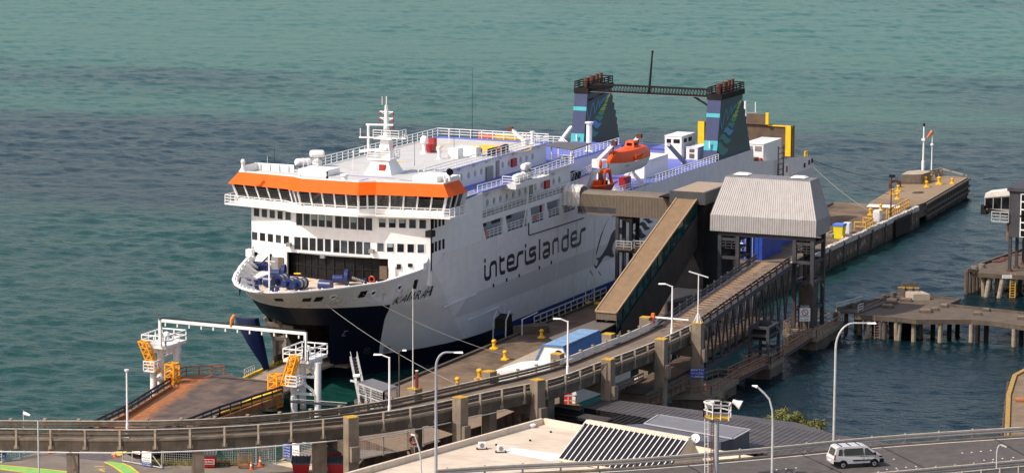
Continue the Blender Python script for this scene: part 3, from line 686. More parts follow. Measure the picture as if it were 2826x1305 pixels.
mb = MB(); text(mb, 'NO LANDING', hp+V((3.6, 3.8, .016)), (.05, -1, 0), (1, .05, 0), 6.5, .9); text(mb, 'WINCH', hp+V((5.1, 1.5, .016)), (.05, -1, 0), (1, .05, 0), 3, .8); mb.build('deck_lettering', 'white_paint', ship)
mb = MB(); q = G('c1', 1995, 768, 21.5); mb.poly([q+V((-.6, .8, .02)), q+V((.9, -.9, .02)), q+V((1.1, .8, .02))]); mb.build('deck_arrow', 'yellow_paint', ship)
mb = MB()
for a, b in (((1180,880),(1950,930)), ((1500,975),(1680,930)), ((2000,945),(2140,955)), ((2010,885),(2210,890))):
    p, q = G('c1', *a, 21.475), G('c1', *b, 21.475); d = (q-p).normalized(); n_ = V((-d.y, d.x, 0))*.16; mb.quad(p-n_, q-n_, q+n_, p+n_)
mb.build('deck_line', 'blue_deck', ship)
# whip aerials and small poles
for c, x0, y0, x1, y1, r in (('c1',655,895,655,705,.04), ('c1',728,830,727,600,.03), ('c1',1020,880,1018,750,.06), ('c1',988,930,990,760,.03), ('c1',1170,945,1165,790,.05), ('c1',1525,845,1528,660,.05),
   ('c1',2150,800,2150,480,.03), ('c1',2250,880,2250,700,.04), ('c3',380,160,376,-560,.035), ('c3',195,380,193,0,.03), ('c3',145,200,150,65,.05), ('c3',895,245,893,105,.05)):
    p = G(c, x0, y0, 21.5); h = HZ(p, c, x1, y1); mb = MB(); mb.tube(p, (p.x, p.y, h), r, r*.6, 6)
    if r >= .05: mb.ball((p.x, p.y, h), .13, 6)
    mb.build('aerial', 'white_paint' if r >= .04 else 'black_paint', ship)
mb = MB(); p = G('c1', 1262, 960, 21.46); mb.tube(p, p+V((0, 0, 1.1)), .08); mb.ball(p+V((0, 0, .5)), .17, 8); mb.ball(p+V((0, 0, 1.1)), .14, 8); mb.build('signal_lamp', 'black_paint', ship)
mb = MB(); p = G('c3', 990, 205, 21.5); q = p+V((0, 0, 2.6))
a = PX('c3', 770, 55, 71.); b = PX('c3', 910, 180, 71.); mb.bar(b, a, .55, .35); mb.tube(b+V((0, 0, -.6)), b+V((0, 0, .3)), .4); dk = mb.build('deck_crane', 'white_paint', ship)
mb = MB(); mb.box(a.x-.3, a.x+.3, a.y-.3, a.y+.3, a.z-.4, a.z+.2); mb.build('crane_tip', 'rust_pipe', dk)
mb = MB(); p = G('c3', 760, 165, 21.5); mb.cbox(p, 1.6, 4.2, .5); mb.build('orange_locker', 'yellow_paint', ship); mb = MB(); p = G('c3', 620, 155, 21.5); mb.cbox(p, .6, 5, .4); mb.build('orange_raft', 'orange_paint', ship)

# ---- aft decks
mb = MB(); mb.box(75.6, 92, -7.6, 9, 12.72, 15.4); mb.build('aft_house', 'lilac_white', ship)
mb = MB(); mb.slab([(75.6, -9.5), (92, -7.8), (92, 11), (75.6, 11.5)], 15.4, 15.52); mb.build('aft_deck', 'blue_deck', ship)
mb = MB(); mb.slab([(75.9, -11.5), (84.5, -8), (95, -2), (95, 11), (75.9, 11.5)], 18.66, 18.8); mb.build('aft_upper_deck', 'blue_deck', ship)
mb = MB()
for x, y in ((84, -7.6), (89, -4.8), (94.5, -1.8), (94.5, 10), (84, 10)): mb.bar((x, y, 15.5), (x, y, 18.7), .25)
mb.build('deck_posts', 'white_paint', ship)
railing([(75.9, -11.4, 18.8), (84.5, -7.9, 18.8), (95, -1.9, 18.8), (95, 10.8, 18.8)], 1.0, 3, 1.3, .035, name='deck_railing', parent=ship)
railing([(76, -9.4, 15.52), (92, -7.7, 15.52)], 1.0, 4, .9, .035, name='deck_railing', parent=ship)
mb = MB()
for i in range(4):
    for k in range(6):
        p = (78.6+k*1.25+i*.3, -8.6+i*.95, 15.52); mb.cbox(p, .5, .5, .5); mb.box(p[0]+.2, p[0]+.28, p[1]-.25, p[1]+.25, 15.9, 16.45)
mb.build('deck_chairs', MA.setdefault('chair', mat('chair', (.04, .045, .06), .5, .3)), ship)
mb = MB(); aw = [G('c3', x, y, 20.6) for x, y in ((1130,235), (1240,195), (1590,212), (1395,282))]
mb.prism(aw, (0, 0, .12)); mb.build('awning', 'awning_grey', ship)
for p in (aw[0].lerp(aw[2], .12), aw[2].lerp(aw[0], .08), aw[3].lerp(aw[1], .08), aw[1].lerp(aw[3], .1)): mb = MB(); mb.bar((p.x, p.y, 18.8), (p.x, p.y, 20.6), .14); mb.build('awning_post', 'white_paint', ship)
railing([(76.5, -12, 12.75), (93, -12, 12.75)], 1.0, 3, 1.4, .035, name='deck_railing', parent=ship)
railing([(92.5, -12.1, 12.75), (132.6, -12.1, 12.75)], 1.0, 3, 1.35, .04, name='side_railing', parent=ship)
railing([(96, 11.9, 12.75), (148, 11.9, 12.75)], 1.0, 3, 1.6, .04, name='side_railing', parent=ship)
railing([(108, 3, 14.7), (130, 3, 14.7)], 1.0, 3, 1.6, .04, name='deck_railing', parent=ship)
mb = MB(); mb.box(108, 131, 3, 10.5, 12.72, 14.6); mb.build('aft_casing', 'lilac_white', ship)
mb = MB(); mb.slab([(107.5, 2.5), (131, 2.5), (131, 11), (107.5, 11)], 14.6, 14.7); mb.build('casing_top', 'blue_deck', ship)
# white containers and cabins on the after deck
def deck_cabin(x0, x1, y0, y1, z0, z1, doors, name='deck_cabin', m='white_paint'):
    mb = MB(); mb.box(x0, x1, y0, y1, z0, z1); mb.box(x0-.08, x1+.08, y0-.08, y1+.08, z1, z1+.08); o = mb.build(name, m, ship)
    for (dx, dy0, dy1, za, zb, mm) in doors:
        q = MB(); q.box(x0-.05, x0, dy0, dy1, za, zb); q.build('opening', mm, o)
    return o
deck_cabin(108.2, 118, -9.4, -6.7, 12.72, 15.2, [(0, -7.9, -7.2, 13.4, 14.9, 'black_paint')])
c_ = deck_cabin(132.2, 138.0, -6.3, -3.6, 12.72, 16.1, [(0, -4.6, -3.9, 15.1, 15.7, 'black_paint'), (0, -6.0, -5.0, 15.1, 15.7, 'black_paint')])
mb = MB(); mb.box(133.2, 134.4, -6.35, -6.3, 15.1, 15.7); mb.box(135.2, 136.6, -6.35, -6.3, 15.1, 15.7); mb.build('side_window', 'black_paint', c_)
deck_cabin(132.4, 137.2, -8.8, -7.0, 12.72, 14.5, [(0, -8.3, -7.5, 13.8, 14.3, 'ramp_brown'), (0, -8.3, -7.5, 12.9, 13.6, 'ramp_brown')])
for x, y, r, h in ((105.5, -3.5, 1.1, 1.1),):
    mb = MB(); mb.lathe((x, y, 14.4), [(r, 0), (r, h), (.02, h+.1)], 14); mb.lathe((x, y, 12.72), [(.4, 0), (.4, 1.7)], 8); mb.build('vent_cap', 'white_paint', ship)
def boom(a, b, w_, m='white_paint', name='boom'):
    mb = MB(); mb.bar(a, b, w_, w_*.9); return mb.build(name, m, ship)
boom(PY('f2', 1790, 490, -8.5), PY('f2', 1540, 215, -8.5), .5, 'grey_steel', 'stores_crane'); boom(PY('c4', 165, 1000, 6), PY('c4', 280, 850, 6), .4, 'white_paint', 'stores_crane')
mb = MB(); p = PY('f2', 1780, 500, -8.5); mb.cbox((p.x, p.y, 12.72), .9, .9, p.z-12.6); mb.build('crane_post', 'white_paint', ship)
for x, y in ((81.5, -11.3), (85, -11.2)): mb = MB(); mb.lathe((x, y, 12.72), [(.35, 0), (.35, .6), (.2, .9), (.02, 1)], 8); mb.build('deck_vent', 'white_paint', ship)
mb = MB(); p = PY('f2', 890, 720, -10.4); mb.cbox((p.x, p.y, 12.72), 2.2, 1.0, 1.6); mb.build('fire_locker', 'red_paint', ship)
# ---- funnels
def funnel(y0, y1, face):
    f = MB(); pr = [(132.2, 12.72), (148, 12.72), (147.2, 14.6), (146.8, 15.0), (146.9, 15.6), (146.4, 16.0), (146.6, 16.8), (145.9, 17.1), (146.0, 18.0), (145.2, 18.3), (145.4, 19.2), (144.5, 19.5), (144.7, 20.4), (143.9, 20.8), (143.9, 21.9), (134.05, 21.9)]
    f.prism([(x, y0, z) for x, z in pr], (0, y1-y0, 0)); o = f.build('funnel', 'fun_teal', ship)
    q = MB(); q.quad((132.17, y0+.02, 12.75), (134.02, y0+.02, 21.9), (134.02, y1-.02, 21.9), (132.17, y1-.02, 12.75)); q.build('front_panel', 'fun_blue', o)
    for za, zb in ((19.15, 19.75), (14.25, 15.7)):
        q = MB(); xa = 132.13+1.85*(za-12.75)/9.15; xb = 132.13+1.85*(zb-12.75)/9.15; q.quad((xa, y0, za), (xb, y0, zb), (xb, y1, zb), (xa, y1, za)); q.build('band', 'cyan_paint', o)
    q = MB(); q.box(133.9, 144.6, y0-.12, y1+.12, 21.75, 22.55); q.build('cap', 'soot_black', o)
    for x, r, h in ((136.2, .5, 1.5), (138.6, .48, 1.6), (140.6, .27, 1.7), (142.2, .27, 1.7)):
        q = MB(); q.tube((x, (y0+y1)/2, 22.5), (x, (y0+y1)/2, 22.5+h), r, r, 12); q.build('exhaust_pipe', 'rust_pipe', o)
    railing([(134, y0, 22.55), (144.4, y0, 22.55), (144.4, y1, 22.55), (134, y1, 22.55), (134, y0, 22.55)], 1.0, 3, 1.6, .06, m='soot_black', name='cap_railing', parent=o)
    L = [([(285,935),(310,930),(345,975),(385,1020),(432,1030),(420,1070),(385,1110),(340,1128),(300,1105),(278,1050),(275,980)], 'leaf_teal'),
     ([(290,895),(320,835),(355,808),(385,825),(410,870),(440,888),(472,880),(455,920),(420,955),(395,960),(370,940),(350,895),(325,885)], 'leaf_teal'),
     ([(357,785),(385,730),(415,707),(440,725),(465,750),(508,745),(490,790),(460,825),(435,830),(415,815),(400,785),(380,780)], 'leaf_blue'),
     ([(410,700),(435,650),(460,630),(490,648),(533,643),(515,690),(490,722),(470,720),(455,700),(435,690)], 'leaf_teal'),
     ([(455,610),(480,575),(510,568),(555,570),(540,610),(510,635),(485,630),(475,615)], 'leaf_green'),
     ([(488,560),(515,515),(540,505),(572,515),(560,545),(535,567),(515,560)], 'leaf_lime'),
     ([(525,500),(545,462),(565,455),(588,460),(575,490),(550,505)], 'leaf_lime'), ([(550,445),(565,412),(600,400),(590,430),(570,445)], 'leaf_lime'),
     ([(565,410),(585,370),(612,358),(600,395)], 'leaf_lime'), ([(580,370),(600,335),(632,300),(625,340),(605,365)], 'leaf_yellow')]
    for pts, mm in L:
        q = MB(); P3 = [PY('fu', x, y, -11.9) for x, y in pts]; q.prism([(p.x, face, p.z) for p in P3], (0, -.03, 0)); q.build('fern_leaf', mm, o)
    q = MB(); P3 = [PY('fu', x, y, -11.9) for x, y in [(310,545),(322,650),(335,745),(350,680),(365,580),(385,480),(400,442),(410,480),(420,605),(440,540),(460,430),(472,395),(477,460),(475,525),(495,450),(513,375),(510,455),(540,355),(530,420),(560,370),(575,345),(605,318),(632,300)]]
    stroke(q, [(p.x, face, p.z) for p in P3], .13, .1, U3, Z3, NP, .025); q.build('fern_line', 'wave_blue', o)
    return o
fp = funnel(-11.9, -9.75, -11.9); fs = funnel(9.75, 11.9, 9.75)
for fo, y in ((fp, -10.8), (fs, 10.8)):
    q = MB(); q.tube((132.7, y, 15.0), (132.2, y, 15.2), .1); q.tube((132.2, y, 14.6), (132.2, y, 15.6), .12); q.build('whistle', 'white_paint', fo)
br = MB()
for z in (22.15, 23.15): br.bar((134.4, -9.9, z), (134.4, 9.9, z), .18); br.bar((135.6, -9.9, z), (135.6, 9.9, z), .18)
for k in range(41):
    y = -9.9+k*.495
    for x in (134.4, 135.6): br.bar((x, y, 22.15), (x, y, 23.15), .06)
    if k < 40: br.bar((134.4, y, 22.15), (134.4, y+.495, 23.15), .06)
fb = br.build('funnel_bridge', 'soot_black', ship)
mb = MB(); mb.box(134.35, 135.65, -9.9, 9.9, 22.0, 22.08); mb.build('bridge_deck', 'pale_steel', fb)
mb = MB(); mb.bar((134.6, 9.9, 20.6), (134.9, 7.2, 22.0), .25); mb.bar((134.6, -9.9, 20.6), (134.9, -7.2, 22.0), .25); mb.build('bracket', 'soot_black', fb)
p = PX('c4', 1070, 490, 135.); q = PX('c4', 1102, 88, 135.); mb = MB(); mb.tube((135, p.y, 22), (135.2, q.y, q.z), .22, .13, 8); mb.ball((135.2, q.y, q.z), .2, 6); mb.build('signal_mast', 'soot_black', ship)
mb = MB(); p = PY('f1', 850, 350, -6); q = PY('f1', 850, 0, -6); mb.tube(p, q, .25, .2); mb.bar(q.lerp(p, .5), q.lerp(p, .5)+V((1.5, -1.5, 0)), .2); mb.tube(q.lerp(p, .5)+V((1.2, -1.3, 0)), q.lerp(p, .05)+V((1.2, -1.3, 0)), .1); mb.build('aft_mast', 'lilac_white', ship)
# ---- stern ramp, quarterdeck
rp = MB(); rp.box(175.4, 176.2, -9.9, 6.6, 8.4, 13.5); ro = rp.build('stern_ramp', 'ramp_brown', ship)
rp = MB(); rp.box(175.0, 175.6, -5.7, -1.5, 13.5, 15.2); rp.build('ramp_flap', 'ramp_brown', ro)
rp = MB(); rp.box(175.1, 175.4, -9.6, -8.7, 8.5, 13.45); rp.box(175.1, 175.4, 5.4, 6.5, 8.4, 13.5); rp.box(175.2, 175.4, -9.6, -5.6, 13.3, 13.5); rp.box(174.6, 175.0, -5.9, -5.4, 13.6, 15.5); rp.build('yellow_edge', 'yellow_paint', ro)
mb = MB(); mb.slab([(148.7, -B+.1), (173.5, -B+.1), (179.5, -B+.1), (179.5, B-.1), (148.7, B-.1)], 7.2, 7.35); mb.build('quarterdeck', 'ramp_brown', ship)
mb = MB(); mb.box(148.6, 148.8, -B+.1, B-.1, 7.3, 12.72); mb.build('break_bulkhead', 'lilac_white', ship)
deck_cabin(158.5, 167.6, -10.5, -7.2, 7.3, 12.3, [(0, -10.2, -9.1, 11.2, 12.0, 'grey_steel'), (0, -8.7, -7.6, 11.2, 12.0, 'grey_steel')])
for y in (-9.9, -8.8, -7.8):
    mb = MB(); mb.prism([(158.42, y+.28*cos(a*pi/5), 9.9+.28*sin(a*pi/5)) for a in range(10)], (.06, 0, 0)); mb.build('round_port', 'grey_steel', ship)
mb = MB(); mb.box(152.5, 156, -10.6, -8.8, 7.3, 10.6); mb.build('winch_house', 'ramp_brown', ship)
mb = MB(); mb.hexa([(155.2, -11.2, 9.7), (156.8, -11.2, 9.7), (156.8, -10.2, 9.7), (155.2, -10.2, 9.7), (155.4, -11, 10.4), (156.6, -11, 10.4), (156.6, -10.4, 10.4), (155.4, -10.4, 10.4)]); mb.build('red_cover', 'red_paint', ship)
railing([(149.3, -11.9, 10.75), (149.3, -8, 10.9)], 1.0, 3, .9, .05, name='deck_railing', parent=ship)
for x, z in ((174.8, 7.3), (177.2, 7.5), (178.8, 7.6)): mb = MB(); mb.box(x-.45, x+.45, -B-.04, -B+.02, z-.45, z+.3); mb.build('mooring_port', 'black_paint', ship)
mb = MB(); mb.path([(176.6, -11.6, 7.4), (176.6, -11.6, 9.2), (177.6, -11.6, 9.2), (177.6, -11.6, 7.4)], .14); mb.build('guide_frame', 'yellow_paint', ship)
mb = MB(); mb.box(163.8, 166.3, -B-.05, -B, 6.2, 8.6); rb_ = mb.build('pilot_door', 'white_paint', ship); mb = MB(); mb.box(165, 165.8, -B-.09, -B-.05, 7.2, 8.2); mb.build('door_light', 'red_paint', rb_)
mb = MB()
for x in (159.6, 162.2): mb.bar((x, -B-.5, 4.5), (x, -B-.5, 12.0), .2)
for k in range(9): mb.bar((159.6, -B-.5, 4.8+k*.85), (162.2, -B-.5, 4.8+k*.85), .1)
mb.build('fender_frame', 'dark_steel', ship)

# ---- foredeck machinery
def winch(x, y, rz=0, kind=0):
    c, s = cos(rz), sin(rz)
    def T(a, b, h): return V((x+a*c-b*s, y+a*s+b*c, DZ+h))
    mb = MB()
    mb.tube(T(0, -.7, .7), T(0, .7, .7), .42, .42, 14); mb.tube(T(0, -.85, .7), T(0, -.7, .7), .66, .66, 14); mb.tube(T(0, .7, .7), T(0, .85, .7), .66, .66, 14); mb.tube(T(0, -.05, .7), T(0, .05, .7), .62, .62, 14)
    mb.tube(T(0, .85, .7), T(0, 1.7, .7), .34, .42, 12); mb.box(*sorted((T(-.5, 0, 0).x, T(.5, 0, 0).x)), *sorted((T(0, -1.1, 0).y, T(0, 2.2, 0).y)), DZ, DZ+.4); o = mb.build('winch', 'winch_blue', ship)
    if kind:
        mb = MB(); mb.tube(T(0, -.62, .7), T(0, -.1, .7), .55, .55, 14); mb.tube(T(0, .1, .7), T(0, .62, .7), .53, .53, 14); mb.build('rope_drum', 'rope', o)
    return o
for px, py, k in ((800,905,1),(905,940,1),(990,950,1)): q = G('c2', px, py, DZ); winch(q.x, q.y, R(80), k)
for px, py in ((820,850),(1460,905)):
    q = G('c2', px, py, DZ); mb = MB(); ax = V((.3, -1, 0)).normalized(); c = q+V((0, 0, .95)); mb.tube(c-ax*.22, c+ax*.22, .95, .95, 18); o = mb.build('windlass_wheel', 'winch_blue', ship)
    mb = MB(); mb.tube(c-ax*.24-V((.03, 0, 0)), c-ax*.34, .6, .45, 14); mb.build('hub', 'black_paint', o)
    mb = MB(); mb.tube(c-ax*1.7+V((0, 0, -.25)), c-ax*.25+V((0, 0, -.25)), .5, .55, 14); mb.build('motor', 'winch_blue', o)
q = G('c2', 675, 930, DZ); mb = MB(); mb.tube(q+V((0, .55, .75)), q+V((0, -.55, .75)), .7, .7, 14); mb.build('winch', 'winch_blue', ship)
q = G('c2', 1245, 955, DZ); mb = MB(); mb.tube(q+V((0, .8, .6)), q+V((0, -.8, .6)), .58, .58, 14); mb.build('winch', 'winch_blue', ship)
for px, py in ((540,915),(580,900),(755,985),(430,870),(470,870),(400,915),(465,912),(480,962),(545,970),(700,985),(1640,900)):
    q = G('c2', px, py, DZ); mb = MB(); mb.lathe(q, [(.34, 0), (.3, .2), (.24, .6), (.3, .65), (.3, .75), (.02, .78)], 10); mb.build('bitts', 'winch_blue', ship)
for k in range(6):
    q = PX('c2', 490+k*33, 770, 27.2); mb = MB(); mb.box(27.0, 27.4, q.y-.25, q.y+.1, DZ, DZ+1.5); mb.box(26.6, 27.4, q.y-.25, q.y+.1, DZ+1.2, DZ+1.5); mb.build('rope_reel', 'winch_blue', ship)
q = G('c2', 675, 985, DZ); mb = MB(); mb.tube(q, q+V((0, 0, 3.9)), .1); mb.bar(q+V((0, -.8, 3.8)), q+V((0, .5, 3.8)), .08); mb.build('jackstaff', 'white_paint', ship)
mb = MB(); a = G('c2', 1520, 835, DZ+.9); b = G('c2', 1650, 880, DZ+.3)
for k in range(8): p = a.lerp(b, k/8); mb.lathe(p, [(.05, -.1), (.2, -.05), (.2, .05), (.05, .1)], 6, (b-a))
mb.build('anchor_chain', 'rope', ship)
for px, py in ((960,790),(1370,828),(1065,860)): q = G('c2', px, py, DZ+.9); mb = MB(); mb.path([q+V((.3*cos(a*pi/5), .45*sin(a*pi/5), 0)) for a in range(11)], .05, 5); mb.build('hand_wheel', 'yellow_paint', ship)
def ring_mesh(c, ax, r, t, n=16):
    ax = V(ax).normalized(); x = ax.orthogonal().normalized(); y = ax.cross(x); mb = MB(); mb.path([V(c)+(x*cos(2*pi*k/n)+y*sin(2*pi*k/n))*r for k in range(n+1)], t, 7); return mb
ring_mesh(PX('c2', 1715, 848, 27.0), (1, 0, 0), .36, .09).build('lifebuoy', MA.setdefault('boat_red', mat('boat_red', (.50, .05, .012), .4, .15)), ship)
def fdoor(a, b, mname, name='steel_door', X=26.7, d=.06):
    p, q = PX('c2', *a, X), PX('c2', *b, X); mb = MB(); xx = fx((p.y+q.y)/2); mb.box(xx-d-.15, xx+.05, min(p.y, q.y), max(p.y, q.y), q.z, p.z); return mb.build(name, mname, ship)
fdoor((672,628), (745,770), 'grey_steel'); fdoor((752,630), (808,760), 'ramp_brown', 'doorway'); fdoor((1790,715), (1862,855), 'ramp_brown', 'doorway'); fdoor((1872,722), (1940,850), 'lilac_white')
fdoor((1948,702), (1982,755), 'black_paint', 'equipment_box'); fdoor((2050,700), (2088,738), 'black_paint', 'equipment_box'); fdoor((467,588), (497,625), 'black_paint', 'equipment_box'); fdoor((650,600), (664,690), 'black_paint', 'equipment_box')
for a in ((505,600), (560,600)):
    mb = MB(); p = PX('c2', *a, 27.6); mb.hexa([(27.2, p.y, DZ+1.6), (27.3, p.y, DZ+1.6), (27.3, p.y-.7, DZ+1.6), (27.2, p.y-.7, DZ+1.6), (27.7, p.y-.6, p.z), (27.8, p.y-.6, p.z), (27.8, p.y-1.3, p.z), (27.7, p.y-1.3, p.z)]); mb.build('hatch_cover', 'white_paint', ship)
for a in ((470,542), (2215,680)): p = PX('c2', *a, 27.4); mb = MB(); mb.box(27.0, 27.8, p.y-.5, p.y+.3, p.z-.9, p.z); mb.build('white_locker', 'white_paint', ship)
for px, py in ((875,495), (1222,612), (1715,560)):
    p = PX('c2', px, py, 26.5); mb = MB(); mb.box(26.2, 26.7, p.y-.3, p.y+.3, p.z-.25, p.z+.2); mb.bar((26.5, p.y, p.z), (27.2, p.y, p.z-.5), .1); mb.build('flood_lamp', 'grey_steel', ship)
railing([(23.5, -8.2, DZ), (27.5, -10.6, DZ+.0)], 1.0, 4, .8, .035, m='black_paint', name='deck_railing', parent=ship)
railing([(12.5, 5.4, DZ), (15, 6.6, DZ)], 1.7, 3, 1, .04, m='black_paint', name='deck_railing', parent=ship)
mb = MB(); mb.box(23, 27, 8.2, 11, DZ, DZ+.5); mb.build('raised_platform', 'white_paint', ship)

# ---- bow doorway: dark tunnel, frames, open door leaves, ramp
iv = MB()
iv.box(20, 60, 4.4, 4.7, -1, 5.8); iv.box(25.5, 60, -4.9, -4.6, -1, 5.8); iv.box(60, 60.3, -4.9, 4.7, -1, 6); 
iv.build('bow_tunnel_wall', MA.setdefault('cargo_beige', mat('cargo_beige', (.20, .16, .13), .7, .3, 1.5, dirt=(.08, .05, .03), damt=.6)), ship)
mb = MB(); mb.poly([(x, y, 5.55) for x, y in ((17.3, 0), (18.5, 3), (22, 7), (40, 9), (40, -9), (22, -7), (18.5, -3))]); mb.build('bow_ceiling', 'soot_black', ship)
mb = MB(); mb.box(21, 60, -4.6, 4.4, -.1, .15); mb.build('car_deck', 'ramp_brown', ship)
mb = MB()
for y in (4.6, 6.4): mb.bar((19.6, y-.6, 5.5), (21.2, y-2.2, .4), .5, .35)
mb.bar((19.2, 5.4, 4.9), (20.5, 2.4, 4.4), .45); mb.bar((19.6, 4.8, 3.0), (20.6, 3.2, 3.0), .4); mb.box(20.2, 20.6, 3.2, 4.8, 1.0, 3.4); mb.box(19.9, 20.3, 4.5, 4.9, -.5, 5.4)
mb.build('door_frame', 'cargo_beige', ship)
def leaf(rows_l, rows_r, name, m, off):
    mb = MB(); a = [V(p) for p in rows_l]; b = [V(p) for p in rows_r]; rows = []
    for p, q in zip(a, b): rows.append([p, p.lerp(q, .5)+V((-.35, 0, 0)), q])
    back = [[k+V(off) for k in r] for r in rows]
    mb.grid(rows); mb.grid(back, True)
    L = [r[0] for r in rows]; Lb = [r[0] for r in back]; mb.grid([L, Lb]); L = [r[-1] for r in rows]; Lb = [r[-1] for r in back]; mb.grid([L, Lb], True); mb.grid([rows[0], back[0]], True); mb.grid([rows[-1], back[-1]])
    mb.sm = True; return mb.build(name, m, ship)
zl = [5.6, 4.6, 3.3, 1.9, .5]
pl_ = [(178,350),(235,490),(305,620),(395,760),(485,890)]; pr_ = [(380,372),(405,480),(432,600),(462,750),(492,892)]
leaf([G('B3', *p, z) for p, z in zip(pl_, zl)], [G('B3', *p, z) for p, z in zip(pr_, zl)], 'bow_door', 'navy_paint', (.9, -.1, 0))
0 and leaf([(21, -7.6, 5.5), (22.5, -6.8, 4), (24, -6.2, 2.5), (25, -5.6, 1), (25.5, -5.2, -.3)], [(30, -11.6, 5.6), (31, -11.0, 4), (32, -10.6, 2.5), (33, -10.2, 1), (33.5, -9.8, -.3)], 'bow_door', 'navy_paint', (.2, .5, 0))
rz = .25
mb = MB(); mb.hexa([(6.6, -2.5, rz-.25), (22, -2.7, .0), (22, 3.4, .0), (6.6, 2.4, rz-.25), (6.6, -2.5, rz), (22, -2.7, .3), (22, 3.4, .3), (6.6, 2.4, rz)]); br_ = mb.build('bow_ramp', MA.setdefault('ramp_beige', mat('ramp_beige', (.30, .24, .18), .75, .2, 1, dirt=(.06, .045, .035), damt=.7)), ship)
mb = MB()
for k in range(4): y = -2.5+k*1.24; mb.hexa([(3.8, y, rz-.2), (6.5, y, rz-.05), (6.5, y+1.15, rz-.05), (3.8, y+1.15, rz-.2), (3.8, y, rz-.12), (6.5, y, rz+.05), (6.5, y+1.15, rz+.05), (3.8, y+1.15, rz-.12)])
mb.build('ramp_finger', 'ramp_beige', br_)
mb = MB(); mb.bar((6.6, 2.5, rz+.1), (19.5, 3.5, .45), .3); mb.build('ramp_kerb', 'yellow_paint', br_)
railing([(8.5, 2.7, rz+.2), (11.5, 2.95, .4)], .9, 2, .6, .04, m='galv', name='ramp_railing', parent=br_); railing([(17.0, 3.1, .4), (21, 3.3, .4)], 1.0, 3, 1.2, .04, m='soot_black', name='ramp_railing', parent=br_)

# ---- boats and rafts: they hang or rest, so they are things of their own
def boat_shell(mb, L, W, H, n=18, sheer=.25, fine=1.0):
    """open hull, bow at -L/2; returns gunwale rows"""
    gp, gs = [], []; rows = []
    for i in range(n+1):
        t = i/n; x = -L/2+L*t; b = W/2*min(1, (sin(pi*min(1, t*1.15*fine+.02)/1.0) if t < .43 else 1))*(1 if t < .85 else 1-.25*((t-.85)/.15)**2); b = max(b, .03)
        zk = -H*(1-.55*max(0, 1-t/.22)**1.6-.2*max(0, (t-.85)/.15)); sh = sheer*((abs(t-.5)*2)**2); r = []
        for k in range(-4, 5):
            a = k/4; yy = b*(abs(a)**.6)*(1 if a > 0 else -1); zz = zk+(sh-zk)*(abs(a)**2.2); r.append((x, yy, zz))
        rows.append(r)
    mb.grid(rows); mb.sm = True; return rows
p0 = PY('f2', 580, 405, -11.); p1 = PY('f2', 1205, 365, -11.)
LC = V((96.3, -11, 16.9)); LL = 13.2
lb = thing('lifeboat', LC, 'large enclosed lifeboat with orange top and white hull, hung in davits on the after deck', 'lifeboat')
mb = MB(); boat_shell(mb, LL, 3.6, 1.75); mb.v = [p+LC for p in mb.v]; mb.build('hull', 'white_paint', lb)
mb = MB(); rows = []
for i in range(15):
    t = i/14; x = -LL/2+.15+(LL-.4)*t; b = 1.85*min(1, sin(pi*min(.5, t*.62+.05)))*(1 if t < .85 else 1-.3*((t-.85)/.15)**2); h = 1.65*min(1, (t/.14)**.7 if t else .15)*(1 if t < .9 else 1-.45*(t-.9)/.1); sh = .25*((abs(t-.5)*2)**2); h = max(h, .3)
    rows.append([LC+V((x, b*c_, sh+h*z_)) for c_, z_ in ((-1.02, 0), (-.98, .5), (-.72, .88), (-.3, 1), (.3, 1), (.72, .88), (.98, .5), (1.02, 0))])
mb.grid(rows); mb.poly(rows[0]); mb.poly(rows[-1][::-1]); mb.sm = True; mb.build('canopy', 'lifeboat_orange', lb)
mb = MB(); mb.hexa([LC+V(p) for p in ((1.4,-.75,1.55),(3.6,-.75,1.55),(3.6,.75,1.55),(1.4,.75,1.55),(1.7,-.55,2.45),(3.3,-.55,2.45),(3.3,.55,2.45),(1.7,.55,2.45))]); cn = mb.build('conning_tower', 'lifeboat_orange', lb)
mb = MB(); mb.box(LC.x+1.42, LC.x+1.55, LC.y-.35, LC.y+.35, LC.z+1.85, LC.z+2.25); mb.box(LC.x+2.1, LC.x+2.9, LC.y-.78, LC.y-.6, LC.z+1.8, LC.z+2.2); mb.build('window', 'window_glass', cn)
for k in range(3): mb = MB(); x = LC.x-.6+k*1.9; mb.box(x, x+1.6, LC.y-1.83, LC.y-1.74, LC.z+.15, LC.z+.75); mb.build('side_flap', 'orange_paint', lb)
mb = MB(); mb.bar(LC+V((-LL/2+.6, 0, .55)), LC+V((-LL/2+1.6, 0, 1.4)), .7, .3); mb.build('release_hook', 'soot_black', lb)
mb = MB(); text(mb, 'KAIARAHI', LC+V((-4.4, -1.72, -.45)), (1, -.03, 0), (0, -.1, 1), 1.7, .28); mb.build('lettering', 'logo_navy', lb)
for x in (LC.x-5.2, LC.x+4.6):
    dv = MB(); dv.bar((x, -8.6, 12.75), (x, -10.1, 15.0), .7, .5); dv.bar((x, -9.9, 14.2), (x, -9.0, 17.6), .55, .45); dv.bar((x, -9.0, 17.4), (x, -11.4, 19.8), .5, .45)
    dv.bar((x, -12.1, 12.8), (x, -9.2, 15.6), .6, .45); do = dv.build('lifeboat_davit', 'white_paint', ship)
    mb = MB(); mb.bar((x, -11.2, 19.9), (x, -11.2, 18.3), .14); mb.box(x-.3, x+.3, -11.7, -11.0, 19.5, 20.1); mb.build('davit_fall', 'rust_pipe', do)
p0 = PY('f2', 525, 815, -13.2); RC = V((p0.x, -13.2, p0.z)); RL = 6.4
rb = thing('rescue_boat', RC, 'small open orange rescue boat with roll frame, hung above the boarding tunnel', 'rescue boat')
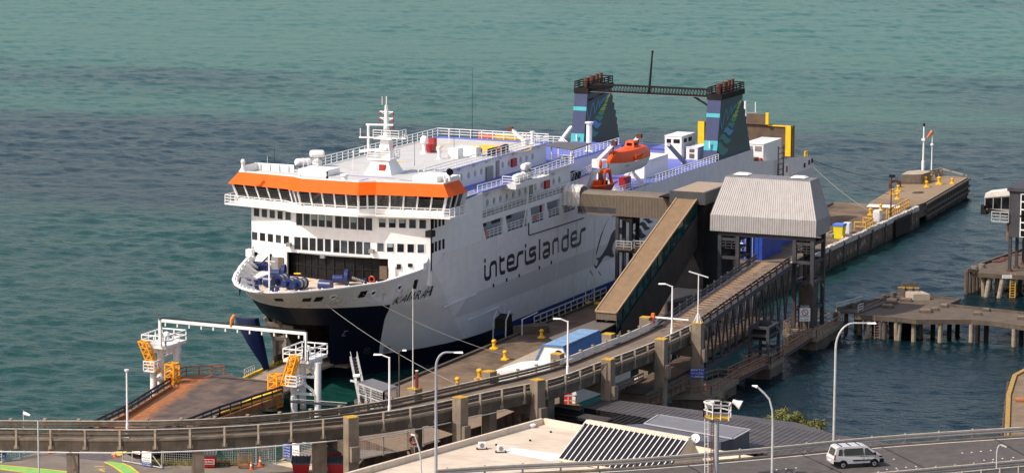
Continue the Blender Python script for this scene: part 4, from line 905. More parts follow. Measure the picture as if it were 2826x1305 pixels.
mb = MB(); boat_shell(mb, RL, 2.3, 1.1, 14, .15); mb.v = [p+RC for p in mb.v]; mb.build('hull', MA.setdefault('boat_red', mat('boat_red', (.50, .05, .012), .4, .15)), rb)
mb = MB(); g = [];
for sg in (1, -1): mb.path([RC+V((-RL/2+RL*t, sg*1.15*min(1, sin(pi*min(.5, t*.58+.02))), .15*((abs(t-.5)*2)**2))) for t in [i/10 for i in range(11)]], .16)
mb.build('tube_collar', 'lifeboat_orange', rb)
mb = MB()
for sg in (1, -1): mb.bpath([RC+V((1.9, sg*.9, 0)), RC+V((1.4, sg*.75, 1.75))], .3); mb.bpath([RC+V((-.6, sg*.8, 0)), RC+V((.0, sg*.7, 1.75))], .2)
mb.box(RC.x-.3, RC.x+1.7, RC.y-.85, RC.y+.85, RC.z+1.65, RC.z+2.05); mb.build('roll_frame', 'orange_paint', rb)
mb = MB(); mb.box(RC.x-1.5, RC.x-.5, RC.y-.45, RC.y+.45, RC.z-.2, RC.z+.75); mb.build('console', 'lifeboat_orange', rb); mb = MB(); mb.box(RC.x+.2, RC.x+1.5, RC.y-.5, RC.y+.5, RC.z-.1, RC.z+.5); mb.build('seat', 'black_paint', rb)
dv = MB(); dv.bar((RC.x-1.6, -11.6, 12.8), (RC.x-.2, -12.4, 17.2), .7, .55); dv.bar((RC.x+.2, -13.0, 17.3), (RC.x+6.5, -11.8, 12.9), .5, .45); dv.bar((RC.x-.4, -12.2, 17.1), (RC.x, -13.3, 17.3), .5); dv.build('rescue_davit', 'white_paint', ship)
mb = MB(); mb.lathe((RC.x, -13.2, RC.z+2.2), [(.1, 0), (.22, .3), (.22, .9), (.1, 1.2)], 8); mb.build('lifting_hook', 'orange_paint', rb)
mb = MB(); mb.cbox((84.5, -11.6, 12.75), 2.5, .9, 1.2); mb.build('davit_winch', 'white_paint', ship)
def raft(p, L, r, label, rz=0):
    t = thing('life_raft_canister', p, label, 'life raft', 'white life raft canisters on the port side deck'); d = V((cos(rz), sin(rz), 0)); c = V(p)+V((0, 0, r+.12))
    mb = MB(); mb.lathe(c-d*L/2, [(.05, 0), (r*.7, .05), (r*.95, .2), (r, .35), (r, L/2-.06), (r*1.06, L/2-.05), (r*1.06, L/2+.05), (r, L/2+.06), (r, L-.35), (r*.95, L-.2), (r*.7, L-.05), (.05, L)], 14, d); mb.build('canister', 'white_paint', t)
    n_ = V((-d.y, d.x, 0))
    for k in (-.3, .3): mb = MB(); mb.bar(V(p)+d*L*k-n_*r, V(p)+d*L*k+n_*r, .15, .25); mb.build('cradle', 'grey_steel', t)
xr = pa.x+2.7
raft((xr, -12.4, 18.8), 2.6, .5, 'front one of the two lower white life raft canisters on the port side platform'); raft((xr+2.7, -12.3, 18.8), 2.4, .5, 'rear one of the two lower white life raft canisters on the port side platform')
raft((xr+2.6, -12.35, 19.95), 2.3, .45, 'top white life raft canister stacked above two others on the port side platform')
raft((37.5, 9.6, 21.5), 2.2, .5, 'white life raft canister lying behind the radar mast, seaward of it', R(-40)); raft((38.6, 8.2, 22.5), 1.9, .5, 'upper white life raft canister behind the radar mast', R(-60))
mb = MB(); mb.cbox((38.6, 8.2, 21.5), 1.2, .8, 1.1); mb.build('raft_rack', 'white_paint', ship)
# ------------------------------------------------------------------ wharf, yard and quays
def apron(name): 
    m = MT(name, .88); n = m.noise(.35, 5, rough=.65); n2 = m.noise(2.2, 5, rough=.7); n3 = m.noise(7, 3)
    k = m.mix(n.step(.35, .65), (.080, .052, .032), (.165, .115, .072)); k = m.mix(n2.step(.52, .7)*.5, k, (.07, .05, .035))
    sp = n3.step(.70, .76)*m.noise(.25, 2).step(.5, .6); k = m.mix(sp*.8, k, (.6, .55, .48))
    return m, k
m, k = apron('wharf_top')
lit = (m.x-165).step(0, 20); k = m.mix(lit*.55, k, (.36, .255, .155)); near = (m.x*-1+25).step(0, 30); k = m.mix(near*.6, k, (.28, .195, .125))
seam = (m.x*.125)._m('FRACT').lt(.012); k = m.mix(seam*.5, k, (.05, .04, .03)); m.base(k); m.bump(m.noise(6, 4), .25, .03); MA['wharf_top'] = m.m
m = MT('wharf_wall', .85); n = m.noise(1.1, 5, (1, 1, .12), .65); n2 = m.noise(.9, 4)
k = m.mix(n.step(.35, .62), (.036, .021, .013), (.135, .08, .05)); k = m.mix(n2.step(.52, .66)*m.z.step(-1.0, -.4)*m.z.step(.9, .2)*.7, k, (.36, .32, .28)); k = m.mix(m.z.step(-.5, -1.5)*.8, k, (.015, .014, .012)); m.base(k); m.bump(m.noise(3, 4, (1, 1, .3)), .5, .08); MA['wharf_wall'] = m.m
m, k = apron('yard_asphalt'); k = m.mix(.75, k, m.mix(m.noise(.5, 5).step(.3, .7), (.165, .14, .12), (.235, .20, .168))); m.base(k); m.bump(m.noise(9, 3), .2, .02); MA['yard_asphalt'] = m.m
WE, WR = -17.7, -31.6
wharf = thing('wharf', (90, -25, WATER), 'long brown concrete wharf between the ferry and the side basin, rusty wall', 'wharf')
def solid(xy, z0, z1, top, side, nm, parent):
    mb = MB(); n = len(xy); i = mb.vs([(p[0], p[1], z0) for p in xy]+[(p[0], p[1], z1) for p in xy])
    mb.face(i[n:]); mb.k = 1
    for k in range(n): mb.face([i[k], i[(k+1) % n], i[n+(k+1) % n], i[n+k]])
    mb.k = 0; return mb.build(nm, [top, side], parent)
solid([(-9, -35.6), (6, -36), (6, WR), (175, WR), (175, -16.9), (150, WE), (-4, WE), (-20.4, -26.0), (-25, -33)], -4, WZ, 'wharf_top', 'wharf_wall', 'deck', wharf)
o2 = solid([(172.2, -30.6), (180, -31.1), (213.7, -29.2), (214.5, -24.2), (204.2, -21.6), (199.5, -21.2), (174.9, -23.0)], -.6, WZ+.12, 'wharf_top', 'concrete_dark', 'outer_deck', wharf)
mb = MB(); random.seed(3)
for i in range(20):
    x = 182+i*1.62; y = -30.9+(x-180)/33.7*1.85
    mb.tube((x, y-.1, -4), (x, y-.1, .6), .26, .24, 7)
    mb.bar((x, y-.35, WZ-.1), (x, y-.35, -1.3), .28)
    mb.tube((x, y+5, -4), (x, y+5, -.5), .3, .3, 6)
for z in (1.3, .2, -.7): mb.bar((180, -31.4, z), (213.9, -29.5, z), .3)
mb.build('pile_row', 'timber', wharf)
mb = MB()
for i in range(7): p = V((203.5, -21.7, 0)).lerp(V((214.5, -24.4, 0)), .1+i*.14); mb.tube((p.x, p.y, WZ), (p.x, p.y, WZ+1.2), .45, .45, 8)
mb.bpath([(203.5, -21.5, WZ+1.25), (214.6, -24.2, WZ+1.25), (214.2, -29, WZ+.35)], .35, .25); mb.build('end_rail', 'timber_pale', wharf)
mb = MB(); mb.box(6, 172, WE-.35, WE+.02, WZ, WZ+.28); mb.box(-4, 6, WE-.35, WE+.02, WZ, WZ+.28); mb.bar((-4, WE-.2, WZ+.14), (-20, -25.9, WZ+.14), .35, .28); mb.build('kerb', 'concrete_dark', wharf)
mb = MB(); rr = random.Random(5)
for i in range(64): x = 104+i*1.1; mb.hexa([(x, WR-.1, WZ-.5), (x+1.1, WR-.1, WZ-.5), (x+1.1, WR+.6, WZ), (x, WR+.6, WZ), (x, WR-.1, WZ+.1+rr.random()*.25), (x+1.1, WR-.1, WZ+.1+rr.random()*.25), (x+1.1, WR+.3+rr.random()*.5, WZ+.1+rr.random()*.2), (x, WR+.3+rr.random()*.5, WZ+.1+rr.random()*.2)])
mb.build('chipped_kerb', MA.setdefault('limewash', mat('limewash', (.50, .45, .40), .9, .35, 3, dirt=(.12, .09, .07), damt=.6)), wharf)
for i in range(9):
    x = 112+i*7.2; mb = MB(); mb.box(x, x+.45, WR-.25, WR, -1.4, WZ-.1); mb.build('fender_pile', 'timber', wharf)
mb = MB(); mb.box(160, 168, WR-.5, WR-.02, -1.4, WZ-.2); mb.build('fender_frame', 'soot_black', wharf)
mb = MB(); a = [G('W', *p, WZ+.14) for p in ((580,880), (605,857), (897,870), (895,892))]; mb.prism(a, (0, 0, .12)); mb.build('white_ramp', 'white_paint', wharf)
mb = MB(); q = G('W', 1078, 740, WZ+.13); mb.poly([(q.x+1.6*cos(a*pi/8), q.y+1.0*sin(a*pi/8), WZ+.13) for a in range(16)]); mb.build('puddle', MA.setdefault('puddle', glass('puddle', (.05, .055, .06), .05)), wharf)
mb = MB()
for a, b in (((240,935),(600,965)), ((240,1000),(560,960)), ((590,1000),(790,920)), ((880,700),(1110,640)), ((1110,700),(1250,720))):
    p, q = G('W', *a, WZ+.005 if a[0] < 700 else WZ+.125), G('W', *b, WZ+.005 if a[0] < 700 else WZ+.125); d = (q-p).normalized(); n_ = V((-d.y, d.x, 0))*.09; mb.quad(p-n_, q-n_, q+n_, p+n_)
p = [G('D', *a, WZ+.005) for a in ((1210,515), (1300,455), (1310,462), (1225,520))]; mb.poly(p)
mb.build('painted_line', MA.setdefault('worn_yellow', mat('worn_yellow', (.34, .21, .05), .8, .35, 4)), wharf)
mb = MB(); mb.poly([G('D', *p, WZ+.006) for p in ((1240,560), (1240,520), (1305,462), (1680,290), (1700,430), (1590,540), (1590,640), (1260,640))]); mb.build('pale_apron', 'concrete_pale', wharf)
mb = MB(); mb.poly([G('X', *p, WZ+.006) for p in ((975,1020), (1130,980), (1560,1062), (1560,1130), (1500,1130))]); mb.build('pale_apron', MA.setdefault('cream_pave', mat('cream_pave', (.55, .47, .30), .8, .12)), wharf)
# yard
yd = [(-120, 1.2), (-46.5, 1.35), (-40.6, .6), (-39.4, -.4), (-37.5, -3), (-36.5, -6.9), (-39, -10), (-37.8, -17), (-36.6, -23.1), (-34, -23.6), (-26.2, -24), (-25.0, -32.9), (-29.4, -31.2), (-40, -34), (-70, -75), (-130, -40)]
structure(solid(yd, -4, WZ-.004, 'yard_asphalt', 'wharf_wall', 'yard', None))
def flat(name, pts, m, lab=None, z=WZ):
    mb = MB(); mb.poly([V((p.x, p.y, z)) if isinstance(p, V) else (p[0], p[1], z) for p in pts]); return structure(mb.build(name, m))
MA['lane_green'] = mat('lane_green', (.22, .46, .10), .8, .12)
flat('green_lane', [G('A', *p, WZ) for p in ((0,1092), (0,1135), (330,1178), (800,1178), (700,1160), (360,1125))], 'lane_green', z=WZ+.004)
flat('green_lane', [G('A', *p, WZ) for p in ((1060,1062), (1130,1058), (1240,1075), (1310,1100), (1410,1178), (1260,1178))], 'lane_green', z=WZ+.004)
mb = MB()
for pts in (((0,1092),(360,1125),(700,1160)), ((0,1135),(330,1180)), ((1060,1062),(1160,1110),(1260,1185)), ((1240,1075),(1320,1105),(1415,1180)), ((1000,1132),(1068,1135)), ((1000,1132),(1062,1160)), ((960,1108),(1060,1104))):
    q = [G('A', *p, WZ+.008) for p in pts]
    for a, b in zip(q[:-1], q[1:]): d = (b-a).normalized(); n_ = V((-d.y, d.x, 0))*.1; mb.quad(a-n_, b-n_, b+n_, a+n_)
structure(mb.build('lane_marking', 'yellow_paint'))

# ------------------------------------------------------------------ bollards
def bollard_proto():
    t = thing('bollard', (0, 0, 0), 'x', 'bollard', 'yellow mooring bollards on the wharf')
    mb = MB(); mb.lathe((0, 0, 0), [(.62, 0), (.62, .12), (.45, .2), (.3, .32)], 12); mb.box(-.75, .75, -.35, .35, 0, .14); mb.build('base', 'yellow_bollard', t)
    mb = MB(); mb.lathe((0, 0, .28), [(.3, 0), (.24, .25), (.24, .55), (.3, .62)], 12); mb.build('post', 'yellow_bollard', t)
    mb = MB(); mb.ball((0, 0, 1.05), .36, 12, .75); mb.build('head', 'yellow_bollard', t); return t
add('yellow_bollard', (.72, .38, .008), .5, .15, 2, dirt=(.18, .08, .02), damt=.45)
bp_ = bollard_proto(); first = True
for c, x, y, s_, lab in (('W',617,958,1.25,'yellow bollard holding the lowest white stern line, beside the grey cabinet'), ('W',715,912,1.15,'yellow bollard right in front of the white ramp strip'),
  ('W',826,765,1.2,'yellow bollard at the seaward kerb, left of the tall brown pole'), ('W',885,730,1.2,'yellow bollard by the rusty wheel at the seaward kerb'), ('W',876,805,1.2,'yellow bollard holding the lower dark stern line, right of the pole'),
  ('W',1055,636,1.15,'yellow bollard against the low concrete hut at the wharf head'), ('W',1145,652,1.35,'large yellow bollard at the foot of the white mast'), ('W',1160,688,1.2,'yellow bollard holding the upper dark stern line'),
  ('W',1200,625,1.2,'yellow bollard at the foot of the windsock pole'), ('W',1280,662,1.5,'widest yellow bollard, alone on the bare wharf head'), ('W',1407,656,1.1,'yellow bollard farthest right on the wharf head near the piled edge'),
  ('D',1190,303,1.3,'yellow bollard on the wharf kerb nearest the white hull'), ('D',1302,412,1.25,'rusty yellow bollard holding the second bow line, mid wharf'), ('D',1672,190,1.2,'yellow bollard beside the low concrete block'),
  ('D',1042,615,1.45,'tallest yellow bollard behind the viaduct rail, beside the yellow-capped pillar'), ('D',820,690,1.3,'yellow bollard holding the front bow line behind the viaduct rail')):
    q = G(c, x, y, WZ+(.12 if c == 'W' and x > 730 else 0)); o = place(bp_, q, R(20), lab, first); o.scale = (s_*.7,)*3; first = False

# ------------------------------------------------------------------ poles and things on the outer wharf
def pole(name, p, h, r0, r1, m, label, cat='pole', parts=None, group=None):
    t = thing(name, p, label, cat, group); mb = MB(); p = V(p); mb.tube(p, p+V((0, 0, h*.35)), r0, r0, 10); mb.tube(p+V((0, 0, h*.35)), p+V((0, 0, h)), r1, r1*.7, 8); mb.build('post', m, t); return t
q = G('W', 1122, 615, WZ+.12); h = HZ(q, 'W', 1133, 100)-q.z
t = pole('beacon_mast', q, h, .28, .17, 'white_paint', 'white beacon mast in two thicknesses on the wharf head beside the windsock pole', 'mast')
mb = MB(); mb.lathe(q+V((0, 0, h)), [(.2, 0), (.22, .3), (.1, .55)], 8); mb.build('lantern', 'black_paint', t); mb = MB(); mb.box(q.x-.35, q.x+.1, q.y-.3, q.y+.3, q.z+h*.73, q.z+h*.73+.35); mb.build('bracket', 'white_paint', t); mb = MB(); mb.cbox(q, .7, .7, .5); mb.build('red_base', 'red_paint', t)
q = G('W', 1205, 592, WZ+.12); h = HZ(q, 'W', 1207, 165)-q.z
t = pole('windsock_pole', q, h, .12, .1, 'white_paint', 'slim white pole with a drooping orange windsock at the wharf head', 'windsock')
mb = MB(); mb.cbox(q, 2.2, 1.2, .12); mb.build('base', 'white_paint', t); mb = MB(); mb.ball(q+V((0, 0, h*.73)), .3, 8); mb.build('lamp', 'white_paint', t)
mb = MB(); a = q+V((0, 0, h+.3)); d = V((-.35, .75, -1.1)).normalized(); mb.tube(a, a+d*1.5, .36, .14, 10, False); mb.build('sock', MA.setdefault('sock', mat('sock', (.62, .15, .05), .8, .12)), t)
q = G('W', 812, 972, WZ); h = HZ(q, 'W', 820, 590)-q.z
t = pole('lamp_pole', q, h, .13, .11, 'rust_pipe', 'dark brown lamp pole standing on the wharf in front of the yellow bollards', 'lamp post'); mb = MB(); mb.box(q.x-.4, q.x+.4, q.y-.5, q.y+.3, q.z+h, q.z+h+.35); mb.build('lamp_head', 'black_paint', t)
a = [G('W', *p, WZ+.12) for p in ((918,662), (1000,640), (1165,610))]; t = thing('concrete_hut', a[0], 'low flat-topped concrete block at the wharf head behind the white mast', 'concrete block')
mb = MB(); x0, y0 = a[0].x, a[0].y; mb.slab([(x0, y0+.1), (x0+.6, y0-1.3), (x0+1.6, y0-2.9), (x0+6, y0-3.3), (x0+7, y0-1.0), (x0+4.5, y0+.3)], WZ+.1, WZ+1.75); mb.build('body', 'concrete', t)
mb = MB(); mb.slab([(x0-.05, y0+.12), (x0+.6, y0-1.35), (x0+1.6, y0-2.97), (x0+6.05, y0-3.37), (x0+7.1, y0-1.0), (x0+4.5, y0+.36)], WZ+1.752, WZ+1.83); mb.build('top', 'concrete_pale', t)
def cabinet(c, x, y, w_, h_, lab):
    q = G(c, x, y, WZ); t = thing('utility_cabinet', q, lab, 'cabinet', 'grey cabinets on the wharf'); mb = MB(); mb.cbox(q, w_, w_*.8, h_); mb.build('body', 'lilac_white', t); mb = MB(); mb.cbox(q+V((-w_/2-.02, 0, .15)), .04, w_*.6, h_*.75); mb.build('door', 'pale_steel', t)
cabinet('W', 682, 1015, 1.3, 1.7, 'grey utility cabinet at the wharf edge beside a bollard, farther of two'); cabinet('W', 390, 1130, 1.3, 1.6, 'grey utility cabinet beside the yellow bin, nearer of two')
q = G('W', 317, 1180, WZ); t = thing('wheelie_bin', q, 'yellow wheelie bin with a blue lid on the wharf edge', 'bin'); mb = MB(); mb.hexa([q+V(p) for p in ((-.7,-.6,0),(.7,-.6,0),(.7,.6,0),(-.7,.6,0),(-.9,-.75,1.9),(.9,-.75,1.9),(.9,.75,1.9),(-.9,.75,1.9))]); mb.build('body', MA.setdefault('bin_yellow', mat('bin_yellow', (.72, .62, .02), .5, .06)), t); mb = MB(); mb.cbox(q+V((0, 0, 1.9)), 1.95, 1.65, .3); mb.build('lid', MA.setdefault('lid_blue', mat('lid_blue', (.08, .18, .6), .5, .06)), t)
def yrail(pts, lab):
    P_ = [G('W', *p, WZ) for p in pts]; t = thing('safety_railing', P_[0], lab, 'railing', 'yellow railings on the wharf'); railing(P_, 1.3, 2, 1.5, .06, m='worn_rail', name='rails', parent=t)
add('worn_rail', (.62, .33, .03), .6, .2)
yrail(((460,1105), (570,1110), (640,1070), (545,1060)), 'yellow pipe railing round a hatch by the yellow bin'); yrail(((770,990), (880,935), (985,880)), 'yellow pipe railing sloping up at the recess in the wharf wall')
q = G('W', 885, 690, WZ+.12); t = thing('rubber_roller', q, 'rusty round fender roller at the seaward wharf edge', 'wheel'); mb = ring_mesh(q+V((0, .6, .4)), (1, .3, 0), .8, .3); mb.build('tyre', 'rust_pipe', t)
q = G('W', 210, 1150, WZ); t = thing('timber_pallet', q, 'flat brown board stack near the yellow bin', 'boards'); mb = MB(); mb.cbox(q, 3.2, 2.2, .3); mb.cbox(q+V((.2, .3, .3)), 2.6, 1.2, .15); mb.build('boards', 'timber_pale', t)
# blue containers on the wharf behind the portal
def container(p, L_, W_, H_, lab, tilt=0):
    t = thing('shipping_container', p, lab, 'container', 'blue containers behind the portal'); mb = MB(); x, y, z = p
    mb.box(x+.1, x+L_-.1, y+.1, y+W_-.1, z, z+H_-.05)
    mb.corr((x, y, z), (x, y+W_, z), (x, y+W_, z+H_), (x, y, z+H_), 8, .08); mb.corr((x+L_, y, z), (x, y, z), (x, y, z+H_), (x+L_, y, z+H_), 22, .08); mb.corr((x, y, z+H_), (x, y+W_, z+H_), (x+L_, y+W_, z+H_), (x+L_, y, z+H_), 8, .05)
    mb.build('shell', MA.setdefault('cont_blue', mat('cont_blue', (.015, .055, .33), .45, .15, dirt=(.02, .03, .1), damt=.4)), t)
    mb = MB()
    for k in (.25, .45, .55, .75): mb.bar((x-.14, y+W_*k, z+.1), (x-.14, y+W_*k, z+H_-.1), .07)
    mb.build('lock_bar', 'galv', t)
    mb = MB(); mb.quad((x-.18, y+W_*.5, z+1.7), (x-.18, y+W_*.86, z+1.7), (x-.18, y+W_*.86, z+2.4), (x-.18, y+W_*.5, z+2.4)); mb.build('hazard_sign', 'lens_white', t)
    return t
p = G('c6', 870, 935, WZ); container((p.x, p.y-2.2, WZ), 12, 2.6, 3.6, 'blue container with a white hazard sign, right of the pair behind the portal')
p = G('c6', 560, 1010, WZ); container((p.x, p.y-5.6, WZ), 9, 5.6, 4.2, 'wide blue container behind the left portal legs')

# ------------------------------------------------------------------ the curved viaduct
BZ, VZ = 7.6, 6.62
farP = [('A',-300,640),('A',0,643),('A',350,643),('A',700,645),('A',1300,650),('A',1900,640),('A',2500,605),('Bc',0,605),('Bc',400,555),('Bc',800,490),('Bc',1200,400),('Bc',1600,310),('Bc',2000,220),('Bc',2400,120),('E',0,1130),('E',400,960),('E',800,815),('E',1200,640),('E',1440,520)]
nearP = [('A',-300,720),('A',0,725),('A',350,727),('A',700,732),('A',1300,742),('A',1900,725),('A',2500,695),('Bc',0,690),('Bc',600,630),('Bc',1100,550),('Bc',1600,440),('Bc',2100,330),('D',1700,650),('D',2250,440),('E',750,1100),('E',1350,880),('E',1500,800),('E',1900,620),('L',1010,470)]
def resample(P_, n):
    d = [0]
    for a, b in zip(P_[:-1], P_[1:]): d.append(d[-1]+(b-a).length)
    out = []
    for i in range(n):
        s_ = d[-1]*i/(n-1); k = 0
        while k < len(d)-2 and d[k+1] < s_: k += 1
        out.append(P_[k].lerp(P_[k+1], (s_-d[k])/max(1e-6, d[k+1]-d[k])))
    return out
def smooth(P_, it=12):
    for _ in range(it): P_ = [P_[0]]+[(a+b*2+c)/4 for a, b, c in zip(P_[:-2], P_[1:-1], P_[2:])]+[P_[-1]]
    return P_
FE = smooth(resample([G(c, x, y, BZ) for c, x, y in farP], 80)); NE = smooth(resample([G(c, x, y, BZ) for c, x, y in nearP], 80))
via = thing('viaduct', (FE[30].x, FE[30].y, WATER), 'curved single lane concrete viaduct with steel guardrails and yellow-capped pillars', 'viaduct')
def at(P_, z): return [V((p.x, p.y, z)) for p in P_]
def offs(P_, d):
    o = []
    for i, p in enumerate(P_): t = (P_[min(i+1, len(P_)-1)]-P_[max(i-1, 0)]).normalized(); o.append(p+V((-t.y, t.x, 0))*d)
    return o
m = MT('viaduct_road', .85); n = m.noise(.5, 4); k = m.mix(n.step(.3, .7), (.135, .10, .07), (.20, .15, .105)); m.base(k); m.bump(m.noise(8, 3), .2, .02); MA['viaduct_road'] = m.m
mb = MB(); mb.grid([at(offs(FE, .0), VZ), at(offs(NE, -.0), VZ)], True); mb.build('road_deck', 'viaduct_road', via)
def beam(P_, d0, d1, z0, z1, name, m):
    a, b = offs(P_, d0), offs(P_, d1); mb = MB()
    mb.grid([at(a, z0), at(a, z1), at(b, z1), at(b, z0), at(a, z0)], d1 > d0); return mb.build(name, m, via)
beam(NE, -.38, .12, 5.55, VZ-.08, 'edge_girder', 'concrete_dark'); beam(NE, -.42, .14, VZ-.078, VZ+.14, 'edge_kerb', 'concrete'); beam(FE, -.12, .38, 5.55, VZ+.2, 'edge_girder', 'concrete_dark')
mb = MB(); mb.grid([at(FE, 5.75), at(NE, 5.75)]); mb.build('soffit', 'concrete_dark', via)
def guardrail(P_, sgn, zlo, zhi, m, name, parent, beams=2, t=.055):
    """stacked W-section beams with slits between them, a folded lip on top, covered by a pale strip that paints its sunlit edge"""
    mb = MB(); H = (zhi-zlo)/beams
    for b in range(beams):
        a0 = zlo+b*H+.02; a1 = zlo+(b+1)*H-.02; rows = []
        for f_, o_ in ((0, 0), (.12, 1), (.32, 1), (.44, 0), (.56, 0), (.68, 1), (.88, 1), (1, 0)): rows.append(at(offs(P_, sgn*t*o_), a0+(a1-a0)*f_))
        mb.grid(rows); mb.grid([at(offs(P_, sgn*-.02), a0), at(offs(P_, sgn*-.02), a1)], True)
    mb.grid([at(offs(P_, sgn*.05), zhi), at(offs(P_, sgn*-.1), zhi)]); mb.grid([at(offs(P_, sgn*.05), zhi), at(offs(P_, sgn*.05), zhi-.05)])
    o = mb.build(name, m, parent); mb = MB(); mb.grid([at(offs(P_, sgn*.06), zhi+.012), at(offs(P_, sgn*-.12), zhi+.012)]); mb.grid([at(offs(P_, sgn*.065), zhi+.012), at(offs(P_, sgn*.065), zhi-.05)]); mb.grid([at(offs(P_, sgn*-.125), zhi+.012), at(offs(P_, sgn*-.125), zhi-.05)]); mb.build('sunlit_lip', 'sunlit_lip', o)
    return o
add('rail_dark', (.095, .078, .06), .5, .3, 1.5, dirt=(.22, .18, .13), damt=.35)
add('sunlit_lip', (.50, .43, .33), .5, .2, 2)  # pale colour that paints a sun highlight along the rail tops
add('rail_steel', (.17, .135, .098), .5, .3, 1.5, dirt=(.08, .055, .035), damt=.6)
add('rail_new', (.62, .61, .60), .4, .08)
guardrail(offs(NE, 0), -1, 6.84, BZ, 'rail_dark', 'guardrail', via, 2); guardrail(offs(FE, 0)[:57], -1, 7.0, BZ, 'rail_steel', 'guardrail', via, 2); guardrail(offs(FE, 0)[56:], -1, 6.95, BZ, 'rail_new', 'guardrail', via, 2)
def along(P_, step, s0=0):
    d = 0; nxt = s0
    for i, (a, b) in enumerate(zip(P_[:-1], P_[1:])):
        L_ = (b-a).length
        while nxt < d+L_: yield a.lerp(b, (nxt-d)/L_), (b-a).normalized(); nxt += step
        d += L_
for p, t in along(NE, 3.35, 1.2):
    mb = MB(); n_ = V((t.y, -t.x, 0)); c = p+n_*.42; mb.bar((c.x, c.y, 5.75), (c.x, c.y, BZ+.06), .22, .16); mb.bar((c.x, c.y, 5.85), (c.x-n_.x*.2, c.y-n_.y*.2, 5.85), .55, .35); mb.build('guardrail_post', 'timber_pale', via)
for p, t in along(FE, 3.35, .6):
    mb = MB(); n_ = V((-t.y, t.x, 0)); c = p+n_*.2; mb.bar((c.x, c.y, VZ-.1), (c.x, c.y, BZ+.16), .16, .14); mb.box(c.x-.16, c.x+.16, c.y-.16, c.y+.16, BZ+.05, BZ+.18); mb.build('guardrail_post', 'timber_pale', via)
mb = MB(); mb.path([V((p.x, p.y, 5.42)) for p in offs(NE, -.5)[:44]], .07, 6); mb.build('service_pipe', 'pale_steel', via)
def heading(P_, p):
    i = min(range(len(P_)), key=lambda k: (P_[k]-V((p.x, p.y, P_[k].z))).length); a = P_[max(i-1, 0)]; b = P_[min(i+1, len(P_)-1)]; return math.atan2(b.y-a.y, b.x-a.x), i
def pillar(c, x, y, z1, near=True, w_=1.15, m='concrete', zb=-4):
    q = G(c, x, y, z1); P_ = NE if near else FE; rz, i = heading(P_, q); mb = MB(); mb.cbox((q.x, q.y, zb), w_, w_, z1-zb, rz); o = mb.build('pillar', m, via)
    if z1 > 7:
        mb = MB(); mb.cbox((q.x, q.y, z1), w_*1.02, w_*1.02, .06, rz); mb.build('lichen_cap', 'lichen', o)
    if near:
        u = V((sin(rz), -cos(rz), 0)); mb = MB(); c_ = V((q.x, q.y, 3.7))+u*(w_/2+.2); mb.cbox(c_, .9, .5, 1.5, rz); mb.build('corbel', m, o)
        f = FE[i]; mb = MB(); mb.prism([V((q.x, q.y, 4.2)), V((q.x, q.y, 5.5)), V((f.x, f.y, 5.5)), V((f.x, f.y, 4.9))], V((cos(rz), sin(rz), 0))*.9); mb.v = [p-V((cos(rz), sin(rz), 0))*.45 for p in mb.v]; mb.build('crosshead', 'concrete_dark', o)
    return o
for c, x, y in (('Bc',410,655), ('Bc',1450,468), ('Bc',2185,302), ('D',2350,407), ('L',670,640)): pillar(c, x, y, 8.05)
mb0 = pillar('L', 970, 507, 8.2)
for c, x, y in (('Bc',1725,222), ('D',1835,352), ('E',645,762), ('E',1200,515)): pillar(c, x, y, 8.0, False)
pillar('Bc', 1015, 385, 7.9, False)
for c, x, y in (('A',740,945), ('A',2010,930), ('X',1655,665), ('Bc',1725,570), ('Bc',2280,420)): pillar(c, x, y, 5.5, False, 1.1)
p_ = [k for k in via.children if k.name.startswith('pillar')]
# height-limit boards painted on two pillars
def pillar_board(c, x0, x1, ytop, rows, zt):
    a = G(c, x0, ytop, zt); u = RT.copy(); u.z = 0; u.normalize(); wd = (x1-x0)/CROPS[c][2]/27.0
    q = a-FW*.4; q.z = zt
    mb = MB(); mb.prism([q, q+u*wd, q+u*wd-V((0, 0, 4.6)), q-V((0, 0, 4.6))], V((FW.x, FW.y, 0))*.06); o = mb.build('height_board', MA.setdefault('board_yellow', mat('board_yellow', (.85, .72, .10), .5, .06)), via)
    n_ = -V((FW.x, FW.y, 0)).normalized()
    for z0, z1, mm, words in rows:
        b = q-V((0, 0, z0))+n_*.02; mb = MB(); mb.prism([b, b+u*wd, b+u*wd-V((0, 0, z1-z0)), b-V((0, 0, z1-z0))], -n_*.015); mb.build('panel', mm, o)
        mb = MB(); lh = (z1-z0)/len(words)
        for i, wd_ in enumerate(words): text(mb, wd_, b+u*wd*.1-V((0, 0, lh*(i+.8)))+n_*.015, u, (0, 0, 1), wd*.8, lh*.6)
        mb.build('lettering', 'lens_white' if mm == 'red_paint' else 'black_paint', o)
    return o
pillar_board('X', 1565, 1625, 665, [(1.3, 2.7, 'red_paint', ['NO', 'ENTRY', 'STAFF', 'ONLY']), (2.8, 3.6, 'lens_white', ['MAX', 'SPEED']), (3.65, 4.5, 'lens_white', ['10'])], 5.4)
pillar_board('X', 2022, 2085, 835, [(1.4, 2.9, 'red_paint', ['NO', 'ENTRY', 'STAFF', 'ONLY'])], 3.9)

